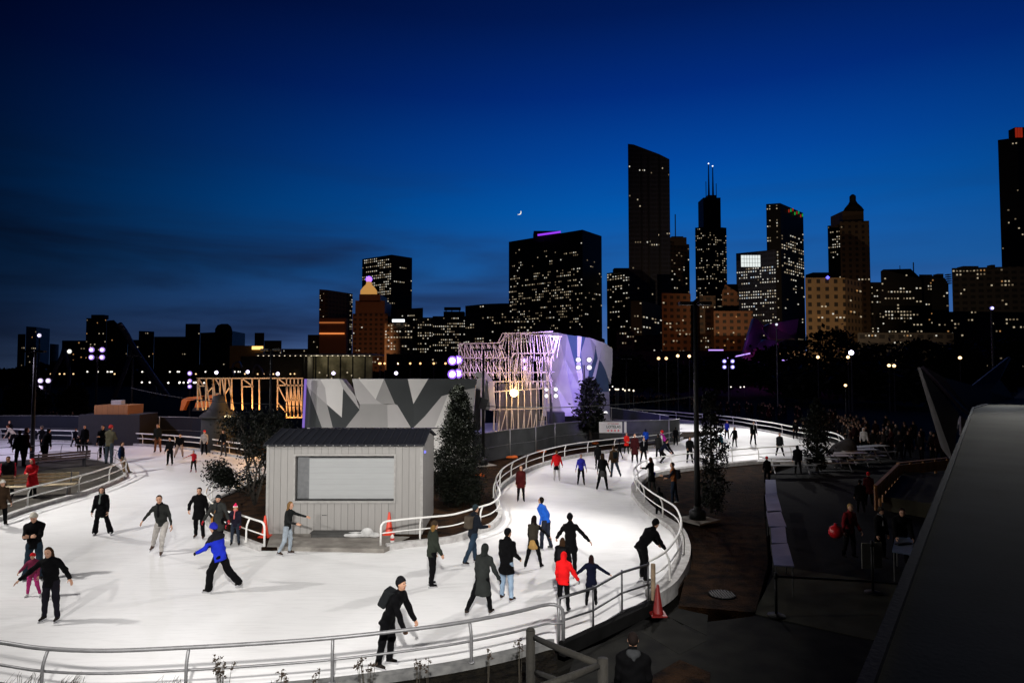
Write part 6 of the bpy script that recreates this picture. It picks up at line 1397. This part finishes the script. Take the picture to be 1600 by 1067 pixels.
for i in range(8): x=717+i*9; bars+=[((x,537),(x,592)),((x,537),(x+10,566)),((x,566),(x+10,592))]
bars+=[((716,537),(780,536)),((716,559),(792,559)),((716,582),(860,582)),((778,536),(785,521)),((785,521),(858,519)),((795,521),(795,595)),((808,522),(800,560)),((800,552),(858,552)),((866,527),(857,560)),((857,560),(857,630)),((780,536),(795,522)),((812,521),(872,527)),((872,527),(864,560)),((770,612),(860,606)),((770,596),(858,596)),((764,640),(850,638)),((790,522),(780,560))]
for i in range(9): x=800+i*7; bars.append(((x,522),(x+br.uniform(-4,5),br.uniform(550,580)))); bars.append(((x+3,556),(x+br.uniform(-8,8),607)))
for i in range(9): x=772+i*9.5; bars.append(((x,596),(x+br.uniform(-2,2),672))); bars.append(((x,641),(x+br.uniform(-9,9),672)))
for i in range(7): x=782+i*8; bars.append(((x,560),(x+br.uniform(-3,3),610)))
lattice('dense timber scaffold tower lit violet and gold','scaffold_tower',43,bars[:99],SCF,.052,(0,))
lattice('second row of scaffold bars behind the timber tower','scaffold_tower',45.5,[((x0_+3,y0_+1),(x1_+6,y1_-1)) for (x0_,y0_),(x1_,y1_) in bars[:95]],SCF,.045,(0,))
a=MB(); pa=V(778,600,44.4); pb=V(842,668,44.4); a.box(((pa.x+pb.x)/2,44.8,(pa.z)/2),(pb.x-pa.x,.3,pa.z)); tag(a.build('panel_wall',board_mat('pale panel slats',(.07,.06,.065),.18,0)),'pale slatted panel wall inside the timber tower','panel wall')
# grey boulder shaped slabs right of the wall
D=38
for i,(pl,l,m_) in enumerate((([(726,604),(738,593),(752,590),(748,668),(722,668)],'pale leaning slab right behind the evergreen top',WP[1]),([(738,585),(750,580),(762,596),(766,640),(752,640),(752,592)],'grey rounded slab behind the loudspeaker',WP[2]))):
    a=MB(); vs=[V(x,y,D+i) for x,y in pl]; n=len(vs); a.add(vs+[v+Vector((.3,1.2,0)) for v in vs],[tuple(range(n)),tuple(reversed(range(n,2*n)))]+[(k,n+k,n+(k+1)%n,(k+1)%n) for k in range(n)]); o=a.build('climbing_slab',m_); tag(o,l,'slab')
    bm=bmesh.new(); bm.from_mesh(o.data); bmesh.ops.recalc_face_normals(bm,faces=bm.faces); bm.to_mesh(o.data); bm.free()
# small utility vehicle with round tank
D=49; p=V(905,655,D); root=empty('utility_vehicle',(p.x,D,0)); tag(root,'dark utility vehicle with a pale rounded tank behind the fence','vehicle')
a=MB(); a.box((-1.2,0,1.1),(3.2,1.6,.7)); a.box((-1.8,0,1.8),(1.3,1.5,1.0)); a.build('body',mat('vehicle dark',(.02,.02,.03),.4),root)
a=MB(); a.tube([(.4,0,1.55),(2.1,0,1.55),(2.3,0,1.55)],[.75,.78,.55],16); a.build('tank',mat('tank pale',(.35,.32,.40),.4),root,True)
for x in(-2.2,1.4): a=MB(); a.tube([(x,-.95,.5),(x,-.6,.5)],.5,14); a.build('wheel',RUB,root)
# dark trees further off
def blob(px,ytop,ybase,D,w,label,n=2200,grp='dark park trees',m=LEAF,size=.5):
    p=V(px,575,D); zt=V(px,ytop,D).z; h=zt; r=w/1000*D/2
    return conical((p.x,D,0),h,r,label,n=n,size=size,prof=lambda t:.35+.75*math.sin(math.pi*min(1,(t*.9+.1))),grp=grp,z0=h*.25,clumps=50,m=m,name='park_tree')
blob(922,592,660,46,42,'small dark tree in front of the white climbing tower',n=2600,size=.28)
blob(40,600,650,60,60,'dark tree beyond the far ice at the left edge',size=.4); blob(118,604,660,62,40,'dark bushy tree between the thick pole and the blue fence',size=.35)
k=0
wd=['slim','broad','round','ragged','squat','tall','leaning','thin topped','full','stout','narrow','wide']
for (x,y,w_,D) in((985,560,70,130),(1050,572,70,125),(1120,560,90,140),(1215,545,90,150),(1300,520,110,150),(1375,545,110,140),(1440,535,90,150),(1500,540,110,145),(1580,535,110,150),(1345,575,90,110),(1250,580,80,110),(1430,580,80,100)):
    blob(x,y,600,D,w_,wd[k]+' dark tree in the belt before downtown near '+['the fence tip','twin street lamps','the tall pole','the band shell','the tan stone block','the pointed tower','the sloping roofed block','the bright sky strip','the tallest right tower','the paired warm lamps','the violet globe lamp','the canopy tip'][k],n=1500,size=1.3); k+=1
# far dark bands of wood
def wood(x0_,x1_,y,D,seed):
    a=MB(); r_=random.Random(seed); xa,xb=V(x0_,575,D).x,V(x1_,575,D).x; zt=V(800,y,D).z
    for i in range(5200):
        x=r_.uniform(xa,xb); hh=zt*(.72+.28*math.sin(x*.11)*math.sin(x*.037+1)); z=r_.uniform(0,hh); yy=D+r_.uniform(-3,6); s_=r_.uniform(.5,1.5); d=Vector((r_.gauss(0,1),r_.gauss(0,1),r_.gauss(0,1))).normalized(); e=d.cross(Vector((r_.gauss(0,1),r_.gauss(0,1),r_.gauss(0,1)))).normalized(); P=Vector((x,yy,z)); a.add([P-d*s_,P+e*s_*.7,P+d*s_,P-e*s_*.7],[(0,1,2,3)])
    o=a.build('treeline',LEAF); tag(o,kind='stuff'); return o
wood(-200,460,561,230,1); wood(940,1700,560,220,2); wood(560,960,566,200,3)
# band shell, curling metal sheets lit magenta
D=210; root=empty('band_shell',(V(1200,575,D).x,D,0)); tag(root,'curling metal band shell glowing faint magenta before the towers','band shell'); o0=root.location.copy(); BS=mat('band shell steel',(.25,.22,.28),.3,.7,noise=.15,scale=.2)
for pts_ in([(1160,560),(1168,530),(1178,497),(1186,500),(1196,512),(1190,530),(1176,560),(1200,572)],[(1190,512),(1202,506),(1248,498),(1244,530),(1204,530)],[(1180,540),(1200,552),(1215,548),(1212,532),(1195,530)],[(1216,536),(1228,530),(1244,532),(1247,543),(1238,550),(1218,551)]):
    a=MB(); vs=[V(x,y,D+6*math.sin(x*.09+y*.05))-o0 for x,y in pts_]; n=len(vs); a.add(vs+[v+Vector((0,2,0)) for v in vs],[tuple(range(n)),tuple(reversed(range(n,2*n)))]+[(i,n+i,n+(i+1)%n,(i+1)%n) for i in range(n)]); o=a.build('curled_sheet',BS,root)
    bm=bmesh.new(); bm.from_mesh(o.data); bmesh.ops.triangulate(bm,faces=[f for f in bm.faces if len(f.verts)>4]); bmesh.ops.recalc_face_normals(bm,faces=bm.faces); bm.to_mesh(o.data); bm.free()
# ------------------------------------------------------------------ lamps one can see
def globe(px,py,D,col,es,size,label,grp,mast=True,name='street_lamp',ybase=None,pcol=DGREY,hz=None):
    q=V(px,py,D); root=empty(name,(q.x,D,-.1)); tag(root,label,'street lamp',grp)
    if mast: a=MB(); a.tube([(0,0,0),(0,0,q.z)],[size*.28,size*.2],6); a.build('pole',pcol,root)
    a=MB(); a.lathe([(0,-size*.8),(size*.6,-size*.5),(size*.8,0),(size*.6,size*.5),(0,size*.8)],(0,0,q.z+.1),8); a.build('globe',mat('lamp %s %.1f'%(str(col),es),(1,1,1),emit=col,es=es),root,True); return root
WM=(1,.62,.30); VI=(.55,.35,1); WHT=(1,.93,.82)
for x,y,l in((1059,556,'warm street lamp, left one of the pair nearest the tall pole'),(1077,556.5,'warm street lamp, right one of the pair nearest the tall pole'),(1029,560,'small warm street lamp, left of the nearer warm pair'),(1041,560,'small warm street lamp between the two warm pairs'),(1278,558,'single warm street lamp below the tan stone block'),(1325,558,'warm street lamp directly below the violet white globe'),(1389,571,'left one of two touching warm lamps in the dark trees'),(1397,571.5,'right one of two touching warm lamps in the dark trees'),(1500,559,'warm street lamp above the tip of the folded canopy'),(1321,602,'small warm lamp low on a thin pole above the crowd')):
    globe(x,y,85 if y<600 else 60,WM,3.5 if x not in(1029,1041) else 2.2,.27 if y<600 else .17,l,'warm street lamps')
globe(1330,551,84,(.75,.7,1),6,.42,'violet white globe lamp on a pole below the pointed tower','warm street lamps')
def flood(px,py,D,n,col,es,label,sz=.5,light=0,lc=None,pole_to=True,target=None,dx=None):
    q=V(px,py,D); root=empty('floodlight_mast',(q.x,D,-.1)); tag(root,label,'floodlight','floodlight masts in the park'); 
    if pole_to: a=MB(); a.tube([(0,0,0),(0,0,q.z-.1)],[.12,.09],8); a.build('pole',DGREY,root)
    o=0; e_=mat('flood %s %.1f'%(str(col),es),(1,1,1),emit=col,es=es)
    pos={1:[(0,0)],2:[(0,.55),(0,-.55)],3:[(-.6,.5),(.6,.5),(-.6,-.6)],4:[(-.75,.55),(.75,.55),(-.75,-.55),(.75,-.55)]}[n]
    for xx,zz in pos:
        a=MB(); a.tube([(xx*sz*1.25,-.12,q.z+zz*sz*1.2),(xx*sz*1.25,-.02,q.z+zz*sz*1.2)],sz*.46,10); rf_=a.build('reflector',mat('reflector '+str(col),(1,1,1),emit=col if es<20 else (.3,.12,1),es=.9 if es<20 else 1.6),root); a=MB(); a.tube([(xx*sz*1.25,-.16,q.z+zz*sz*1.2),(xx*sz*1.25,-.121,q.z+zz*sz*1.2)],sz*.27,10); a.build('lamp_face',e_,rf_)  # glowing disc stands in for the halo round each lamp
        a=MB(); a.tube([(xx*sz*1.25,.0,q.z+zz*sz*1.2),(xx*sz*1.25,.35,q.z+zz*sz*1.2)],[sz*.55,sz*.3],10); a.build('lamp_housing',BLACK,root)
    return root
VF=(.50,.32,1.0)
flood(152,551,70,4,VF,5,'mast with four violet floodlights on the left',.62)
flood(70,598,62,3,(.75,.6,1),4,'low mast with pinkish floodlights by the thick dark pole',.5)
flood(62,523,90,1,(.7,.65,1),4,'tall mast with a single small lamp at the far left',.6); flood(109,548,95,1,(1,.98,.9),2,'distant mast lamp beside the cluster of bright windows',.7)
flood(707,572,47,2,(.62,.45,1.0),22,'violet floodlight mast left of the timber scaffold, left pair',.75); flood(716,571,47.5,2,(.66,.5,1.0),22,'violet floodlight mast left of the timber scaffold, right pair',.75)
flood(820,567,46,2,(.5,.3,1),9,'violet floodlight pair inside the timber scaffold',.42)
flood(912,566,46.5,4,(.85,.8,1),5,'mast with four white lamps before the white climbing tower',.42)
flood(861,611,46,4,(.9,.85,1),4,'low cluster of white lamps right of the timber scaffold',.36)
flood(1138,568,110,4,(.35,.3,1),5,'far mast with four small blue lamps',.75)
flood(1549,480,60,1,(.45,.4,1),6,'tall slim mast with one violet lamp near the right edge',.35); flood(1213,506,95,1,(.8,.8,1),1.5,'pale slim mast with dark head before the band shell',.4)
flood(297,598,75,2,VF,3,'violet floodlight mast above the left end of the amber lattice',.5); flood(297,582,80,1,VF,4,'violet lamp above the amber lattice',.6)
q=V(803,614,42.6); a=MB(); a.lathe([(0,-.26),(.2,-.16),(.26,0),(.2,.16),(0,.26)],(0,0,0),12); o=a.build('work_lamp',mat('work lamp',(1,1,1),emit=(1,.62,.22),es=30)); o.location=q; tag(o,'bright golden work lamp glowing inside the timber scaffold','lamp')
rl=random.Random(21)
def many(xs,ys,D,label,grp,col,es,sz,n):
    proto=None
    for i in range(n):
        x=rl.uniform(*xs); y=rl.uniform(*ys); q=V(x,y,D)
        if proto is None: proto=globe(x,y,D,col,es,sz,label,grp)
        else: copy_tree(proto,None,(q.x,D+rl.uniform(-3,3),-.1+(q.z-V(800,sum(ys)/2,D).z) if False else -.1))
        if rl.random()<.0: pass
many((90,470),(578,582),170,'distant warm street lamp in the long row before the left shore','distant lamps in a row',WHT,1.8,.27,22)
many((80,470),(583,586),150,'distant amber street lamp low in the row before the left shore','distant amber lamps',WM,1.6,.24,16)
many((205,330),(597,602),120,'small white lamp low behind the steel arch','small low white lamps',WHT,2.0,.22,14)
many((590,720),(564,570),160,'warm street lamp before the tan lit block','warm lamps before the lit block',(1,.5,.2),2.5,.34,8)
many((955,1080),(578,606),140,'tiny lamp among the dark trees beyond the fence tip','tiny lamps among the trees',WHT,1.6,.2,16)
many((1130,1330),(585,610),130,'tiny lamp among the dark trees before the band shell','tiny lamps before the band shell',WHT,1.8,.18,10)
many((945,985),(606,612),75,'tiny pale lamp in the string beside the white climbing tower','tiny pale lamps in a string',(1,.85,.65),1.5,.14,12)
for x,y,l in((434,584,'violet white globe lamp behind the amber lattice'),(521,583,'violet white lamp on the grass left of the pavilion middle'),(619,583,'violet white globe lamp below the roof sign block'),(338,582,'violet white lamp behind the excavator'),(387,581,'small violet lamp in the row behind the lattice')):
    globe(x,y,110,(.8,.7,1),4,.4,l,'violet white lamps on the lawn')
for x0_,x1_,y0_,y1_,l in((1125,1172,562,552,'long violet light strip rising before the band shell'),(1222,1234,563,562,'short violet light strip below the band shell'),(1107,1130,547,547,'dotted violet strip left of the rising one')):
    a=MB(); a.bar(V(x0_,y0_,150),V(x1_,y1_,150),.25); tag(a.build('light_strip',mat('strip violet',(1,1,1),emit=(.5,.3,1),es=1.6)),l,'light strip')
p=V(286,575,100); root=empty('lit_hoop',(p.x,100,0)); tag(root,'curved steel hoops catching white light behind the lattice','hoop')
for pts_ in([(366,588),(363,578),(366,568),(374,566),(377,575)],[(394,585),(398,573),(403,571),(409,578),(411,586)]):
    a=MB(); a.tube(spline([V(x,y,100)-Vector((p.x,100,0)) for x,y in pts_],4),.16,6); a.build('hoop',mat('hoop steel',(.4,.4,.42),.3,.6),root,True)
a=MB(); a.bar(V(477.5,592,33.8),V(474,668,33.8),.10,.10); tag(a.build('light_strip',mat('strip violet edge',(1,1,1),emit=(.35,.2,.9),es=.55)),'violet glowing strip down the near edge of the faceted climbing wall','light strip')
# ------------------------------------------------------------------ lamps that light the place
def spot(loc,tgt,power,cone_,col=(1,.93,.84),r=.25,blend=.6,name='floodlight'):
    l=bpy.data.lights.new(name,'SPOT'); l.energy=power; l.spot_size=R(cone_); l.spot_blend=blend; l.color=col; l.shadow_soft_size=r
    o=bpy.data.objects.new(name,l); COL.objects.link(o); o.location=loc; d=Vector(tgt)-Vector(loc); o.rotation_euler=d.to_track_quat('-Z','Y').to_euler(); return o
WC=(1,.965,.93)
spot((6.35,23.0,7.8),(-2.5,18.5,0),2700,100,WC)                   # tall pole by the mulch bed
spot((-1.6,35.6,6.4),(4.5,34,0),1500,120,WC)                      # pole at the fence
spot((-9,-1,10),(-8.5,15.5,0),5200,62,WC)                         # masts behind the viewpoint
spot((.5,-4,11),(-2.8,15.2,0),22500,41,WC)
spot((-19,14,9),(-9,20,0),4600,105,WC)
spot((-25,27,8),(-14,33,0),6500,120,WC)
spot((14,66,11),(14,57,0),8200,84,WC)
spot((23,62,10),(20,53,0),7600,70,WC)
spot((8,30,8.5),(9,43,0),3700,100,WC)
spot((-3.0,25.5,6.5),(.5,25.5,0),1900,92,WC)
spot((-27,50,10),(-21,46,0),1400,130,(.9,.84,1))
spot((-36,40,10),(-30,46,0),4200,120,(.80,.72,1))
# coloured light on the structures
spot((V(878,575,42).x,42.0,8.5),(V(905,575,50).x,51,5.0),6000,90,(.38,.27,1.0),blend=.5)
spot((V(707,572,46).x-.3,45.6,6),(V(770,560,44).x,44,5.5),420,120,(.55,.35,1))
def pt(loc,power,col,r=.2):
    l=bpy.data.lights.new('lamp','POINT'); l.energy=power; l.color=col; l.shadow_soft_size=r; o=bpy.data.objects.new('lamp',l); COL.objects.link(o); o.location=loc
pt(V(803,612,41.8),120,(1,.66,.28)); pt(V(840,556,41.5),260,(.55,.35,1)); pt(V(750,575,41.5),170,(.6,.38,1)); pt(V(790,548,41),70,(1,.75,.45))
pt((V(440,650,43).x,42.6,1.4),520,(1,.46,.10)); pt((V(330,640,43).x,46,2.6),520,(1,.46,.10)); pt((V(380,640,43).x,43.4,2.6),260,(1,.5,.13))
pt((V(186,640,44).x,44.5,4.0),45,(1,.6,.25)); pt((V(140,640,58).x,44,4.0),45,(.35,.25,1)); 
pt((V(1225,560,200).x,206,10),1300,(1,.08,.5)); pt((V(1175,540,200).x,206,12),1200,(.5,.1,.9))
pt((V(1440,700,30).x,36,3.2),30,(1,.5,.15))
spot((V(1300,575,250).x,250,8),(V(1300,480,380).x,380,50),330000,70,(1,.68,.38))
spot((V(622,575,330).x,330,8),(V(622,540,480).x,480,25),150000,60,(1,.58,.26))
spot((V(1150,575,300).x,300,8),(V(1140,500,410).x,410,25),70000,75,(1,.5,.22))
spot((V(1055,575,330).x,330,8),(V(1055,500,420).x,420,30),55000,65,(1,.5,.22))
spot((V(570,575,420).x,420,8),(V(560,530,560).x,560,40),90000,55,(1,.45,.2))
spot((V(1335,575,420).x,420,8),(V(1335,440,520).x,520,70),60000,50,(1,.6,.3))
spot((V(430,575,330).x,330,8),(V(400,550,420).x,420,12),25000,70,(1,.6,.3))
spot((19.5,25.5,5.6),(17.8,21.5,4.2),330,84,(.9,.95,1),r=.5)  # added lamp without fixture, brightens the far end of the pale roof
pt((V(1110,700,26).x+2.0,21.5,3.0),34,(1,.55,.25))  # added warm lamp without fixture, brings out the brown mulch
spot((22.5,27,8.2),(7.5,9.5,4.2),3300,36,(1,.98,.9),blend=.9)  # second added lamp, no mast built, lifts the near part of the roof
S.view_settings.view_transform='Standard'; S.view_settings.look='None'; S.view_settings.exposure=0; S.view_settings.gamma=1
S.cycles.use_denoising=True; S.cycles.max_bounces=5; S.cycles.diffuse_bounces=3; S.cycles.glossy_bounces=2; S.cycles.sample_clamp_indirect=4
try: S.cycles.denoiser='OPENIMAGEDENOISE'
except Exception: pass
